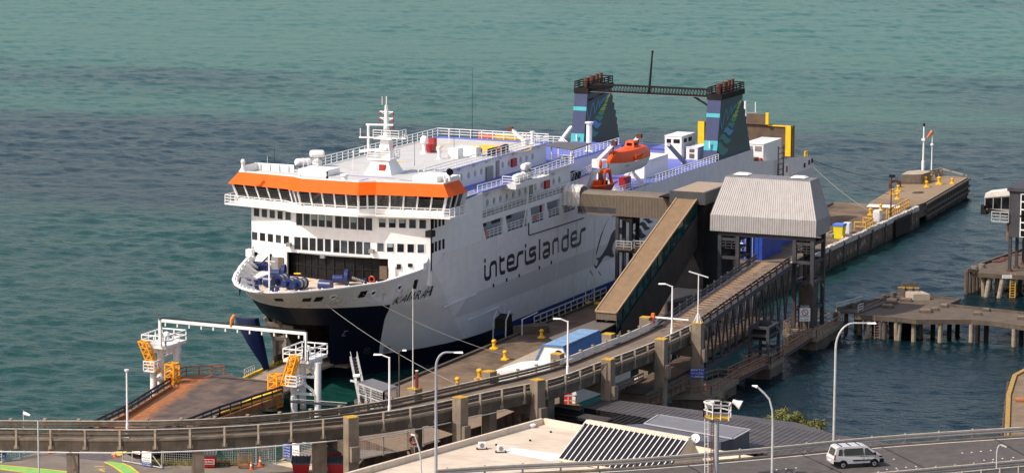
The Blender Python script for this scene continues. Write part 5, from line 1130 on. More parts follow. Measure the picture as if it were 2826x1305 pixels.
# ------------------------------------------------------------------ upper linkspan bridge, portal tower, pier platforms
yN, yF = -46.39, -41.9
span = thing('linkspan_bridge', (45, -44, WATER), 'dark steel truss loading bridge sloping up from the viaduct to the portal', 'loading bridge')
x0, x1, z0, z1 = 27, 63, VZ, 9.35
def zd(x): return z0+(z1-z0)*(x-x0)/(x1-x0)
m = MT('span_deck', .8); k = m.mix(m.noise(.9, 5).step(.35, .65), (.115, .08, .053), (.19, .14, .095)); tr = (m.y+43.2)._m('ABSOLUTE').lt(.42).mx((m.y+45.3)._m('ABSOLUTE').lt(.4)); br_ = (m.x*.9)._m('FRACT').lt(.42)
k = m.mix(tr*br_*m.x.gt(28)*m.x.lt(57)*.9, k, (.055, .03, .018)); k = m.mix(tr*(br_*-1+1)*.5, k, (.45, .26, .13)); m.base(k); MA['span_deck'] = m.m
mb = MB(); mb.hexa([(x0, yN+.3, zd(x0)-.25), (x1, yN+.3, z1-.25), (x1, yF-.2, z1-.25), (x0, yF-.2, zd(x0)-.25), (x0, yN+.3, zd(x0)), (x1, yN+.3, z1), (x1, yF-.2, z1), (x0, yF-.2, zd(x0))]); mb.build('road_deck', 'span_deck', span)
mb = MB(); mb.hexa([(x1+.05, yN+.4, z1-.2), (x1+5, yN+.6, z1-.9), (x1+5, yF-.2, z1-.9), (x1+.05, yF-.2, z1-.2), (x1+.05, yN+.4, z1), (x1+5, yN+.6, z1-.7), (x1+5, yF-.2, z1-.7), (x1+.05, yF-.2, z1)]); mb.build('end_flap', 'soot_black', span)
for y in (yN, yF):
    mb = MB(); mb.bar((x0, y, zd(x0)-.3), (x1, y, z1-.3), .45, .55); mb.bar((x0, y, 1.2), (x1-4, y, 2.6), .45, .5); mb.build('chord', 'dark_steel', span)
    mb = MB(); n_ = 13
    for i in range(n_):
        xa = x0+.5+(x1-x0-1)*i/n_; xb = x0+.5+(x1-x0-1)*(i+.5)/n_; xc = x0+.5+(x1-x0-1)*(i+1)/n_; zl = lambda x: 1.2+1.4*(x-x0)/(x1-x0)
        mb.bar((xa, y, zd(xa)-.4), (xb, y, zl(xb)), .2); mb.bar((xb, y, zl(xb)), (xc, y, zd(xc)-.4), .2)
    mb.build('truss_web', 'dark_steel', span)
    s_ = -1 if y == yN else 1
    P_ = [V((x0+(x1-x0)*i/20, y, 0)) for i in range(21)]
    for dz0, dz1, nm in ((.28, .58, 'guardrail'), (.68, 1.0, 'guardrail')):
        mb = MB(); mb.grid([[V((p.x, p.y-s_*tt, zd(p.x)+zz)) for p in P_] for zz, tt in ((dz0, 0), (dz0+.08, .08), ((dz0+dz1)/2, 0), (dz1-.08, .08), (dz1, 0))]); mb.build(nm, 'dark_steel', span)
    for i in range(15):
        x = x0+.6+i*2.45; mb = MB(); mb.bar((x, y+s_*.12, zd(x)-.6), (x, y+s_*.12, zd(x)+1.1), .2, .16); mb.build('guardrail_post', 'dark_steel', span)
mb = MB(); mb.hexa([(x0-14, yN+.8, 1.45), (x1-4, yN+.8, 2.7), (x1-4, yF-.6, 2.7), (x0-14, yF-.6, 1.45), (x0-14, yN+.8, 1.65), (x1-4, yN+.8, 2.9), (x1-4, yF-.6, 2.9), (x0-14, yF-.6, 1.65)]); mb.build('lower_deck', 'ramp_brown', span)
for i in range(12): x = x0+1+i*2.8; mb = MB(); mb.bar((x, yN, 1.35+.04*(x-x0)), (x, yF, 1.35+.04*(x-x0)), .3); mb.build('cross_girder', 'dark_steel', span)
por = thing('portal_tower', (70, -41, WATER), 'dark steel lifting portal wearing a pale ribbed metal hood with two skylights', 'portal')
add('hood_metal', (.34, .325, .315), .5, .08, 1.2, dirt=(.22, .20, .18), damt=.4, streak=True)
h0, h1, h2 = 12.24, 14.34, 19.14
LO = [(67.2, -48.3), (67.2, -34.0), (73.1, -34.0), (73.1, -48.3)]; MI = [(68.1, -48.0), (68.1, -33.7), (74.0, -33.7), (74.0, -48.0)]
MI = [(67.25, -48.3), (67.25, -34.0), (73.1, -34.0), (73.1, -48.3)]; TO = [(69.2, -46.75), (69.2, -35.3), (72.7, -35.3), (72.7, -46.75)]
for i, n_ in ((0, 46), (3, 18), (2, 46), (1, 18)):
    a, b = LO[i], LO[(i+1) % 4]; c, d = MI[i], MI[(i+1) % 4]; e, f = TO[i], TO[(i+1) % 4]
    if i in (0, 3, 2, 1):
        mb = MB(); mb.corr((*b, h0), (*a, h0), (*c, h1), (*d, h1), n_, -.05, .8); mb.build('skirt', 'hood_metal', por)
        mb = MB(); mb.corr((*d, h1), (*c, h1), (*e, h2), (*f, h2), n_, -.05, .8); mb.build('hood_slope', 'hood_metal', por)
mb = MB(); mb.corr((*TO[1], h2), (*TO[0], h2), (*TO[3], h2), (*TO[2], h2), 40, -.08); mb.build('hood_top', 'hood_metal', por)
for px_, py_ in ((745,152), (1325,185)):
    q = G('c6', px_, py_, h2+.1); mb = MB(); mb.hexa([q+V(k) for k in ((-.9,-1,0),(.9,-1,0),(.9,1,0),(-.9,1,0),(-.5,-.7,.2),(.5,-.7,.2),(.5,.7,.2),(-.5,.7,.2))]); mb.build('skylight', 'lens_white', por)
for y in (-47.7, -45.3, -37.6, -35.2):
    for x in (67.9, 72.4):
        mb = MB(); mb.box(x-.24, x+.24, y-.24, y+.24, .2, 12.3); mb.build('column', 'dark_steel', por)
    for z in (2.6, 6.0, 8.6, 11.0): 
        mb = MB(); mb.box(67.9+.24, 72.4-.24, y-.16, y+.16, z, z+.38); mb.build('cross_beam', 'dark_steel', por)
for ya, yb in ((-47.7, -45.3), (-37.6, -35.2)):
    for z in (2.6, 6.0, 8.6, 11.0):
        for x in (67.9, 72.4):
            mb = MB(); mb.box(x-.16, x+.16, ya+.24, yb-.24, z, z+.38); mb.build('cross_beam', 'dark_steel', por)
    mb = MB(); mb.box(68.6, 71.8, ya+.4, yb-.4, .2, 5.6); mb.build('counterweight', 'concrete_dark', por)
    mb = MB()
    for y in (ya+.9, yb-.9):
        for x in (69, 69.6, 70.6, 71.2): mb.bar((x, y, 5.6), (x, y, 12.3), .09)
    mb.build('hoist_cable', 'soot_black', por)
    mb = MB(); mb.box(68.2, 72.2, ya, yb, 9.9, 10.0); lp = mb.build('landing', 'dark_steel', por); railing([(67.8, ya, 10), (67.8, yb, 10), (72.4, yb, 10)], 1.1, 3, .7, .04, m='dark_steel', name='landing_railing', parent=lp)
mb = MB(); mb.bar((67.9, -47.7, 11.9), (67.9, -35.2, 11.9), .5); mb.bar((72.4, -47.7, 11.9), (72.4, -35.2, 11.9), .5); mb.build('head_beam', 'dark_steel', por)
# pier platforms standing in the basin and the catwalk linking them
def platform(xy, z1, lab):
    t = thing('pier_platform', (xy[0][0], xy[0][1], WATER), lab, 'pier', 'concrete pier platforms in the basin')
    cx = sum(p[0] for p in xy)/len(xy); cy = sum(p[1] for p in xy)/len(xy)
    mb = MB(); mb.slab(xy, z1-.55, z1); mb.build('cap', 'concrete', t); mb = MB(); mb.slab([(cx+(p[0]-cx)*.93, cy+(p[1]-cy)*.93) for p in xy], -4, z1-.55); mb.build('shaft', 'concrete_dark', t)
    railing([(cx+(p[0]-cx)*.96, cy+(p[1]-cy)*.96, z1) for p in xy+xy[:1]], 1.05, 2, 1.3, .04, m='rust_rail', name='platform_railing', parent=t); return t
add('rust_rail', (.22, .13, .08), .7, .3)
P1 = platform([(22.5, -50.3), (33, -50.0), (33, -47.5), (22.5, -45.2), (20.5, -46.0)], .2, 'near concrete pier platform with two traffic cones under the loading bridge')
P2 = platform([(43, -50.6), (48.8, -50.4), (48.8, -47.2), (43, -47.2)], .15, 'middle concrete pier platform carrying the dark steel winch frame')
P3 = platform([(62.5, -50.2), (75, -49.9), (75, -44.5), (66, -44.5), (62.5, -46.5)], .2, 'far concrete pier platform under the right portal legs')
P4 = platform([(64, -38.8), (74.5, -38.8), (74.5, -33.6), (64, -33.6)], .2, 'concrete pier platform under the left portal legs')
def catwalk(a, b, lab):
    a, b = V(a), V(b); t = thing('catwalk', a, lab, 'catwalk', 'railed catwalks between the pier platforms'); d = (b-a).normalized(); n_ = V((-d.y, d.x, 0))*.6
    mb = MB(); mb.prism([a-n_, b-n_, b+n_, a+n_], (0, 0, .1)); mb.build('walkway', 'rust_rail', t); mb = MB(); mb.bar(a-n_-V((0, 0, .2)), b-n_-V((0, 0, .2)), .15, .3); mb.build('beam', 'dark_steel', t)
    railing([a-n_+V((0, 0, .1)), b-n_+V((0, 0, .1))], 1.1, 3, 1.3, .04, m='rust_rail', name='side_railing', parent=t); railing([a+n_+V((0, 0, .1)), b+n_+V((0, 0, .1))], 1.1, 3, 1.3, .04, m='rust_rail', name='side_railing', parent=t)
catwalk((33.1, -49.2, .2), (42.9, -49.6, .2), 'railed catwalk between the near and middle pier platforms'); catwalk((48.9, -49.6, .2), (62.4, -48.9, .2), 'railed catwalk between the middle and far pier platforms')
t = thing('winch_frame', (46, -48.8, .15), 'dark steel box frame with an open top on the middle pier platform', 'frame'); mb = MB()
for x in (43.6, 47.6):
    for y in (-50, -47.7): mb.bar((x, y, .15), (x, y, 4.6), .35)
for z in (1.6, 3.5, 4.5): mb.bpath([(43.6, -50, z), (47.6, -50, z), (47.6, -47.7, z), (43.6, -47.7, z), (43.6, -50, z)], .3)
mb.build('frame', 'dark_steel', t); mb = MB(); mb.box(43.9, 47.3, -49.8, -47.9, 2.9, 4.2); mb.build('machine_box', 'soot_black', t)
def sign(name, q, u, w_, h_, post, m, lines, lab, tm='black_paint', top=None, extra=None):
    t = thing(name, q, lab, 'sign'); u = V(u).normalized(); n_ = V((-u.y, u.x, 0)); n_ = -n_ if n_.dot(CAMP-V(q)) < 0 else n_; q = V(q); b = q+V((0, 0, post))
    mb = MB(); mb.prism([b, b+u*w_, b+u*w_+V((0, 0, h_)), b+V((0, 0, h_))], -n_*.05); mb.build('board', m, t)
    if post > 0: 
        for k in (.12, .88): mb = MB(); mb.bar(q+u*w_*k-n_*.07, b+u*w_*k-n_*.07+V((0, 0, h_*.8)), .07); mb.build('leg', 'galv', t)
    for (za, zb, mm, ls, tm2) in (top or []):
        c = b+V((0, 0, h_*za))+n_*.02; mb = MB(); mb.prism([c, c+u*w_, c+u*w_+V((0, 0, h_*(zb-za))), c+V((0, 0, h_*(zb-za)))], -n_*.012); mb.build('panel', mm, t)
        for i, l_ in enumerate(ls): mb = MB(); lh = h_*(zb-za)/len(ls); text(mb, l_, c+u*w_*.08+V((0, 0, h_*(zb-za)-lh*(i+.8)))+n_*.012, u, (0, 0, 1), w_*.84, lh*.6); mb.build('lettering', tm2, t)
    for i, l_ in enumerate(lines):
        if not l_: continue
        mb = MB(); lh = h_/len(lines); text(mb, l_, b+u*w_*.08+V((0, 0, h_-lh*(i+.78)))+n_*.02, u, (0, 0, 1), w_*.84, lh*.55); mb.build('lettering', tm, t)
    return t, b, u, n_
def nosign(t, b, u, n_, cx, cz, r, txt=None):
    c = b+u*cx+V((0, 0, cz))+n_*.03; mb = MB(); mb.path([c+u*cos(a*pi/9)*r+V((0, 0, sin(a*pi/9)*r)) for a in range(19)], r*.13, 5)
    if not txt: mb.path([c+u*r*.7-V((0, 0, r*.7)), c-u*r*.7+V((0, 0, r*.7))], r*.11, 5)
    mb.build('prohibition_ring', 'red_paint', t)
    if txt: mb = MB(); text(mb, txt, c-u*r*.5-V((0, 0, r*.4)), u, (0, 0, 1), r, r*.8); mb.build('lettering', 'black_paint', t)
UR = RT.copy(); UR.z = 0; UR.normalize()
q = G('Z', 770, 940, .2); r_ = sign('warning_sign', q, UR, 1.35, 2.1, 1.6, 'lens_white', ['', '', '', 'DANGER', 'NO ENTRY'], 'white warning sign on posts at the foot of the right portal legs', top=[(.82, 1, 'black_paint', ['DANGER'], 'lens_white')]); nosign(*r_, .68, 1.15, .38)
q = G('Y', 1150, 725, 3.0); bs = V((G('L', 970, 507, 8.2).x, G('L', 970, 507, 8.2).y, 0)); zz = HZ(bs, 'Y', 1150, 725); qq = bs-UR*.9-FW*.9; qq.z = zz
sign('notice_board', qq, UR, 1.7, 1.15, 0, 'cont_blue', ['BERTH', 'NO ACCESS', 'TO BRIDGE'], 'small dark blue notice fixed to the pillar at the bridge end', 'lens_white')
mb = MB(); mb.box(qq.x-.05, qq.x+.05, qq.y-.05, qq.y+.05, qq.z+.1, qq.z+.3)

# ------------------------------------------------------------------ boarding gangway
gw = thing('boarding_gangway', (70, -27, WZ), 'brown ribbed covered boarding gangway with a long sloping tunnel up to a dark tower', 'gangway')
add('tan_metal', (.36, .245, .14), .5, .1, 1, dirt=(.3, .2, .12), damt=.3, streak=True)
add('brown_metal', (.155, .125, .092), .55, .1, 1, dirt=(.11, .09, .07), damt=.4, streak=True)
add('dark_panel', (.050, .043, .038), .7, .2, .6, spec=.2); add('tower_dark', (.013, .013, .015), .8, .3, .6, spec=.1); add('tower_cap', (.05, .052, .058), .5, .12)
ga = PY('E', 455, 420, -27.6); zs0 = ga.z
tA = PX('f3', 1680, 235, 68.3); tB = PX('f3', 1970, 250, 68.3); yl, yr = tA.y, tB.y
lo = PY('E', 455, 420, yl); zt0, zt1 = lo.z, (tA.z+tB.z)/2; xs0, xs1 = lo.x, 68.3
def zr(x): return zt0+(zt1-zt0)*(x-xs0)/(xs1-xs0)
mb = MB(); mb.corr((xs0, yr, zt0), (xs0, yl, zt0), (xs1, yl, zt1), (xs1, yr, zt1), 18, .16); mb.hexa([(xs0, yr, zt0-.14), (xs1, yr, zt1-.14), (xs1, yl, zt1-.14), (xs0, yl, zt0-.14), (xs0, yr, zt0-.06), (xs1, yr, zt1-.06), (xs1, yl, zt1-.06), (xs0, yl, zt0-.06)]); mb.build('sloping_roof', 'tan_metal', gw)
mb = MB()
for y in (yr-.05, yl+.05): mb.bar((xs0, y, zt0-.03), (xs1, y, zt1-.03), .16, .22)
mb.bar((xs0-.02, yr, zt0-.02), (xs0-.02, yl, zt0-.02), .12, .2); mb.build('roof_edge', 'tan_metal', gw)
fb_ = PX('E', 460, 545, xs0).z
mb = MB(); mb.corr((xs0+.05, yl, fb_), (xs0+.05, yr, fb_), (xs0+.05, yr, zt0-.14), (xs0+.05, yl, zt0-.14), 14, -.04); mb.build('end_wall', 'brown_metal', gw)
hg = 2.3                                  # window band under the roof
for y, nm in ((yr, 'window_band'),):
    n_ = 12
    for i in range(n_):
        a, b = xs0+.1+(xs1-xs0-.2)*i/n_, xs0+.1+(xs1-xs0-.2)*(i+1)/n_; mb = MB(); mb.quad((a, y+.05, zr(a)-hg-.2), (b, y+.05, zr(b)-hg-.2), (b, y+.05, zr(b)-.15), (a, y+.05, zr(a)-.15)); mb.build('side_window', 'green_glass', gw)
    for i in range(n_+1): mb = MB(); a = xs0+.1+(xs1-xs0-.2)*i/n_; mb.bar((a, y, zr(a)-.15), (a, y, zr(a)-hg-.25), .08); mb.build('window_post', 'dark_panel', gw)
mb = MB(); mb.quad((xs0+.1, yl-.05, zt0-2.9), (xs1, yl-.05, zt1-2.9), (xs1, yl-.05, zt1-.15), (xs0+.1, yl-.05, zt0-.15)); mb.build('back_wall', 'dark_panel', gw)
mb = MB(); mb.quad((xs0+.1, yr, zt0-3.0), (xs1, yr, zt1-3.0), (xs1, yl, zt1-3.0), (xs0+.1, yl, zt0-3.0)); mb.build('ramp_floor', 'dark_panel', gw)
yo = yr-.12; pb0 = PY('E', 850, 780, yo); pt0 = PY('E', 840, 640, yo); pe1 = PY('f3', 1990, 490, yo); pe0 = PY('f3', 1990, 955, yo)
mb = MB(); mb.prism([(pb0.x, yo, max(WZ, pb0.z-1)), (pt0.x, yo, pt0.z), (pe1.x, yo, pe1.z), (pe1.x, yo, pe0.z), (pb0.x+9.5, yo, max(WZ, pb0.z-1))], (0, .12, 0)); mb.build('side_panel', 'dark_panel', gw)
# tunnel to the ship
tx0, tx1 = 70.2, 73.0
def tun(c, pts): return [PX(c, x, y, tx0) for x, y in pts]
e = tun('f3', [(200,370), (240,178), (772,232), (745,405), (790,190), (790,505), (1640,290), (1420,575)])
zb1 = (e[0].z+e[3].z)/2; zt_1 = (e[1].z+e[2].z)/2; yA, yB = e[0].y, e[2].y
mb = MB(); mb.corr((tx0, yA, zb1), (tx0, yB, zb1), (tx0, yB, zt_1), (tx0, yA-.35, zt_1), 28, -.04); mb.hexa([(tx0+.05, yB, zb1), (tx1, yB, zb1), (tx1, yA, zb1), (tx0+.05, yA, zb1), (tx0+.05, yB, zt_1), (tx1, yB, zt_1), (tx1, yA-.35, zt_1), (tx0+.05, yA-.35, zt_1)])
mb.hexa([(tx0, yB, zt_1), (tx1, yB, zt_1), (tx1, yA-.35, zt_1), (tx0, yA-.35, zt_1), (tx0+.5, yB, zt_1+.35), (tx1-.4, yB, zt_1+.35), (tx1-.4, yA-.6, zt_1+.35), (tx0+.5, yA-.6, zt_1+.35)]); mb.build('telescoping_tunnel', 'brown_metal', gw)
mb = MB(); mb.box(tx0-.05, tx1, yB-.3, yA+.1, zb1-.75, zb1-.02); mb.build('tunnel_beam', 'dark_steel', gw)
mb = MB(); mb.box(tx0-.1, tx1, yB-.3, yA+.1, zb1-1.0, zb1-.76); mb.build('tunnel_rail', 'brown_metal', gw)
zb2 = (e[5].z+e[7].z)/2; zt2 = (e[4].z+e[6].z)/2; yC = yr
mb = MB(); mb.corr((tx0-.25, yB+.05, zb2), (tx0-.25, yC, zb2), (tx0-.25, yC, zt2), (tx0-.25, yB+.05, zt2), 58, -.045); mb.hexa([(tx0-.2, yC, zb2), (tx1+.3, yC, zb2), (tx1+.3, yB+.05, zb2), (tx0-.2, yB+.05, zb2), (tx0-.2, yC, zt2), (tx1+.3, yC, zt2), (tx1+.3, yB+.05, zt2), (tx0-.2, yB+.05, zt2)])
mb.hexa([(tx0-.25, yC, zt2), (tx1+.3, yC, zt2), (tx1+.3, yB+.05, zt2), (tx0-.25, yB+.05, zt2), (tx0+.3, yC, zt2+.35), (tx1-.2, yC, zt2+.35), (tx1-.2, yB+.05, zt2+.35), (tx0+.3, yB+.05, zt2+.35)]); mb.build('fixed_tunnel', 'brown_metal', gw)
mb = MB(); rows = []
for i in range(9):
    y = yA-.1+(-B+.1-yA)*i/8; b = .12 if i % 2 else -.05
    rows.append([(tx0-b, y, zb1-b), (tx0-b, y, zt_1+.2), (tx0+.5, y, zt_1+.75+b), ((tx0+tx1)/2, y, zt_1+.95+b), (tx1-.5, y, zt_1+.75+b), (tx1+b, y, zt_1+.2), (tx1+b, y, zb1-b)])
mb.grid(rows, True); mb.build('bellows', MA.setdefault('bellows', mat('bellows', (.62, .58, .52), .7, .12)), gw)
for y in (yB-.05, yB-1.95):
    for x in (tx0+.2, tx1-.2):
        mb = MB(); mb.box(x-.22, x+.22, y-.22, y+.22, WZ, zb2+.3); mb.build('support_leg', 'dark_steel' if y == yB-.05 else 'soot_black', gw)
mb = MB(); mb.hexa([(tx0, yB-2.2, zb2-1.0), (tx1, yB-2.2, zb2-1.0), (tx1, yB-.1, zb2-.3), (tx0, yB-.1, zb2-.3), (tx0, yB-2.2, zb2), (tx1, yB-2.2, zb2), (tx1, yB-.1, zb2), (tx0, yB-.1, zb2)]); mb.build('haunch', 'soot_black', gw)
zpl = HZ(V((tx0, yB-1, 0)), 'lg', 600, 610)
mb = MB(); mb.box(tx0-1.2, tx1+2.5, yB-2.6, yB-.3, zpl-.2, zpl); mb.box(tx0-.2, tx1+2.5, yB-6, yB-2.6, zpl-.2, zpl); mb.bar((tx0-.5, yB-.1, zpl-.4), (tx0-.5, yB-6, zpl-.4), .35); pl_o = mb.build('service_platform', 'timber', gw)
railing([(tx0-1.2, yB-.4, zpl), (tx0-1.2, yB-2.6, zpl), (tx0-.2, yB-2.6, zpl), (tx0-.2, yB-6, zpl)], 1.0, 3, .9, .04, m='galv', name='platform_railing', parent=pl_o)
mb = MB(); mb.tube((tx0-.6, yB-1.2, zpl-.2), (tx0-.6, yB-1.2, zpl-2.6), .1); mb.build('hanging_hose', 'black_paint', gw)
# tower
T0 = G('f3', 1650, 140, 17.0); T1 = G('f3', 2070, 172, 17.0); T2 = G('f3', 1980, 30, 17.0)
ty0, ty1 = yr-1.25, yl+1.0
mb = MB(); mb.box(68.35, 80.5, ty0+.3, ty1-.3, WZ, 15.6); mb.build('tower_body', 'tower_dark', gw)
mb = MB(); mb.box(67.9, 78.3, ty0, ty1, 15.4, 17.0); mb.build('tower_cap', 'tower_cap', gw)
mb = MB(); mb.box(68.2, 78.0, ty0+.3, ty1-.3, 17.0, 17.03); mb.build('tower_roof', MA.setdefault('roof_tan', mat('roof_tan', (.33, .255, .18), .7, .08)), gw)
mb = MB(); mb.corr((68.6, ty1, 15.9), (68.6, ty1+1.8, 15.9), (72, ty1+1.8, 15.9), (72, ty1, 15.9), 6, -.2); mb.build('roof_grille', 'dark_panel', gw)
# low dark buildings by the gangway foot
def block(name, pts, z0, z1, m, lab, cat, roof=None, edge=None):
    t = thing(name, (pts[0][0], pts[0][1], z0), lab, cat); mb = MB(); mb.slab(pts, z0, z1-.12); mb.build('wall', m, t); c = V((sum(p[0] for p in pts)/len(pts), sum(p[1] for p in pts)/len(pts)))
    mb = MB(); mb.slab([c+(V((p[0], p[1]))-c)*1.02 for p in pts], z1-.12, z1); mb.build('roof', roof or m, t); return t
ra = [G('s', *p, 4.3) for p in ((1518,930), (1640,884), (1702,890), (1640,922), (1560,958))]
block('low_dark_building', [(p.x, p.y) for p in ra][::-1], WZ, 4.3, 'tower_dark', 'low dark flat-roofed passage at the foot of the sloping gangway', 'building', MA.setdefault('roof_dark', mat('roof_dark', (.115, .098, .085), .7, .12)))
a = [G('L', *p, 4.2) for p in ((700,260), (790,165), (965,180), (1030,215), (905,330), (720,345))]
t = thing('dark_canopy', (a[0].x, a[0].y, WZ), 'dark rounded canopy between the gangway and the loading bridge', 'canopy'); mb = MB(); mb.slab([(p.x, p.y) for p in a][::-1], WZ, 4.2); mb.build('canopy', 'dark_panel', t); mb = MB(); mb.slab([(p.x*.97+a[0].x*.03, p.y*.97+a[0].y*.03) for p in a][::-1], 4.2, 4.27); mb.build('top', 'tower_cap', t)
p = G('D', 1575, 505, WZ); X0 = p.x
t = thing('blue_roofed_shed', (X0, p.y, WZ), 'white gabled shed with a worn blue ribbed roof beside the viaduct', 'shed')
fr = [PX('D', *k, X0) for k in ((1575,505), (1690,265), (1890,276))]; yl2, yt0, yt1 = fr[0].y, fr[1].y, fr[2].y; ztp = (fr[1].z+fr[2].z)/2; yr2 = yt1-(yl2-yt0); bk = PY('D', 2060, 85, yt0); X1 = X0+(PY('D', 2262, 96, yt1).x-X0)*1.0
zmid = WZ+.3
add('worn_blue', (.16, .29, .46), .7, .2, 1.5, dirt=(.42, .38, .32), damt=.55, dscale=1.2); add('blue_rib', (.06, .17, .40), .6, .12)
mb = MB(); mb.poly([(X0, yl2, WZ), (X0, yt0, ztp), (X0, yt1, ztp), (X0, yr2, WZ)]); mb.build('gable_wall', 'white_paint', t)
mb = MB(); mb.quad((X0-.15, yt0, ztp+.04), (X0-.15, yt1, ztp+.04), (X1, yt1, ztp+.04), (X1, yt0, ztp+.04)); mb.build('roof', 'worn_blue', t)
mb = MB(); mb.corr((X0-.15, yr2, WZ), (X1, yr2, WZ), (X1, yt1, ztp+.04), (X0-.15, yt1, ztp+.04), 36, -.06); mb.build('roof_side', 'blue_rib', t); mb = MB(); mb.corr((X1, yl2, WZ), (X0-.15, yl2, WZ), (X0-.15, yt0, ztp+.04), (X1, yt0, ztp+.04), 36, -.06); mb.build('roof_side', 'blue_rib', t)
mb = MB(); mb.poly([(X1, yl2, WZ), (X1, yr2, WZ), (X1+.01, yt1, ztp), (X1+.01, yt0, ztp)]); mb.build('rear_wall', 'blue_rib', t)
ym = (yt0+yt1)/2; mb = MB(); mb.prism([(X0-.06, ym-.7+.62*cos(a*pi/10), WZ+1.75+sin(a*pi/10)*.75) for a in range(20)], (.03, 0, 0)); mb.build('round_doorway', 'soot_black', t)
mb = MB(); mb.bpath([(X0-.08, yl2, WZ), (X0-.08, yt0, ztp), (X0-.08, yt1, ztp), (X0-.08, yr2, WZ)], .16); mb.build('barge_board', 'blue_rib', t)
# concrete block and hooded box on the wharf edge
q = G('D', 1385, 150, WZ); t = thing('concrete_block', q, 'long low dark concrete block on the wharf edge behind a bollard', 'concrete block'); mb = MB(); a = [G('D', *k, WZ) for k in ((1385,150), (1480,165), (1750,145), (1700,105))]; mb.slab([(k.x, k.y) for k in a], WZ, WZ+1.0); mb.build('block', 'concrete_dark', t); mb = MB(); q = G('D', 1475, 165, WZ); mb.path([q, q+V((0, 0, 2.0)), q+V((3.5, -.6, 2.4))], .07); mb.build('arm', 'pale_steel', t)
q = G('D', 1300, 195, WZ-.5); t = thing('hooded_hoist', q, 'small grey hooded hoist frame at the wharf edge beside the hull', 'hoist'); mb = MB()
for y in (-.1, 1.6): mb.path([q+V((0, y, -.2)), q+V((.1, y, 2.2)), q+V((1.2, y, 3.2)), q+V((2.4, y, 2.6))], .1)
mb.build('frame', 'galv', t); mb = MB(); mb.hexa([q+V(k) for k in ((.3,0,.8),(2.4,0,.8),(2.4,1.5,.8),(.3,1.5,.8),(.3,0,2.3),(2.2,0,2.7),(2.2,1.5,2.7),(.3,1.5,2.3))]); mb.build('hood', 'soot_black', t)
q = G('E', 430, 310, WZ); t = thing('davit_frame', q, 'white davit frame with a yellow foot on the wharf edge railing', 'frame'); mb = MB()
for y in (0, 1.2): mb.path([q+V((0, y, 0)), q+V((0, y, 3.4)), q+V((1.3, y, 4.2)), q+V((2.4, y, 3.4))], .08)
mb.build('frame', 'galv', t); mb = MB(); mb.cbox(q, .8, 2, .2); mb.build('foot', 'yellow_paint', t)
pw = [PY('c5', 1010, 1100, WE-.3), PY('c5', 1740, 830, WE-.3)]; t = thing('edge_fence', (pw[0].x, WE-.3, WZ), 'grey post and rail fence along the wharf edge under the hull', 'fence'); railing([(pw[0].x, WE-.3, WZ+.28), (pw[1].x, WE-.3, WZ+.28)], 1.25, 2, 2.1, .05, m='galv', name='rails', parent=t)
CROPS.update(LT=(380,870,5.41), RTW=(740,900,4.76), BD=(2500,480,3.5), SH=(950,1020,8.5), KK=(1450,1060,7.36))
# ------------------------------------------------------------------ bow linkspan
add('rust_deck', (.30, .115, .04), .8, .3, .8, dirt=(.13, .07, .045), damt=.7)
m = MT('linkspan_deck', .75); n = m.noise(.5, 5); k = m.mix(n.step(.35, .65), (.060, .045, .042), (.125, .085, .062)); e = (m.y-3.6-(m.x+18)*.16)._m('ABSOLUTE').lt(.0)
rm = (m.y*1.0+m.x*-.22-5.0+n*1.8).step(-.5, 1.6); k = m.mix(rm*m.x.gt(-34), k, m.mix(m.noise(1.5, 4).step(.3, .7), (.26, .085, .02), (.40, .15, .045))); st = m.noise(2, 4, (.08, 1, 1)); k = m.mix(st.step(.52, .68)*.5, k, (.18, .13, .095)); m.base(k); m.bump(m.noise(4, 3), .2, .03); MA['linkspan_deck'] = m.m
ls = thing('bow_linkspan', (-15, 0, WATER), 'rusty brown steel loading ramp reaching out to the open bow of the ferry', 'loading ramp')
LD = .75
dk = [(-21, 2.6), (-18, 3.2), (-1.8, 6.6), (1.5, 9.0), (5.5, 8.8), (8.3, 4.2), (7.2, 3.2), (5.6, -5.6), (.2, -6.6), (-13.2, -5.4), (-21, -6.6)]
mb = MB(); mb.slab(dk, LD-.3, LD); mb.hexa([(-39.4, -7.6, WZ-.35), (-21, -6.6, LD-.3), (-21, 2.6, LD-.3), (-39.2, -.6, WZ-.3), (-39.4, -7.6, WZ+.02), (-21, -6.6, LD), (-21, 2.6, LD), (-39.2, -.6, WZ+.02)]); mb.build('deck', 'linkspan_deck', ls)
mb = MB(); mb.bar((-39, -7.3, 1.0), (0, -6.6, .2), .3, .9); mb.bar((-39, -.4, 1.0), (-2, 6.6, .2), .3, .9); mb.build('side_girder', 'rust_deck', ls)
mb = MB(); mb.bar((-39.2, -.5, WZ+.1), (-18, 3.3, LD+.12), .35, .3); mb.bar((-18, 3.3, LD+.12), (-1.8, 6.7, LD+.12), .35, .3); mb.build('rust_kerb', 'rust_deck', ls)
mb = MB(); mb.hexa([(-13, -5.5, LD), (.3, -6.7, LD), (.2, -5.2, LD), (-9, -4.9, LD), (-13, -5.5, LD+.12), (.3, -6.7, LD+.55), (.2, -5.2, LD+.35), (-9, -4.9, LD+.1)]); mb.build('yellow_kerb', 'yellow_paint', ls)
mb = MB(); mb.hexa([(-38.5, -8.0, WZ), (-31, -7.5, WZ-.2), (-31, -6.6, WZ-.2), (-38.5, -6.9, WZ), (-38.5, -8.0, WZ+.1), (-31, -7.5, WZ+.5), (-31, -6.6, WZ+.5), (-38.5, -6.9, WZ+.1)]); mb.build('striped_kerb', 'yellow_paint', ls)
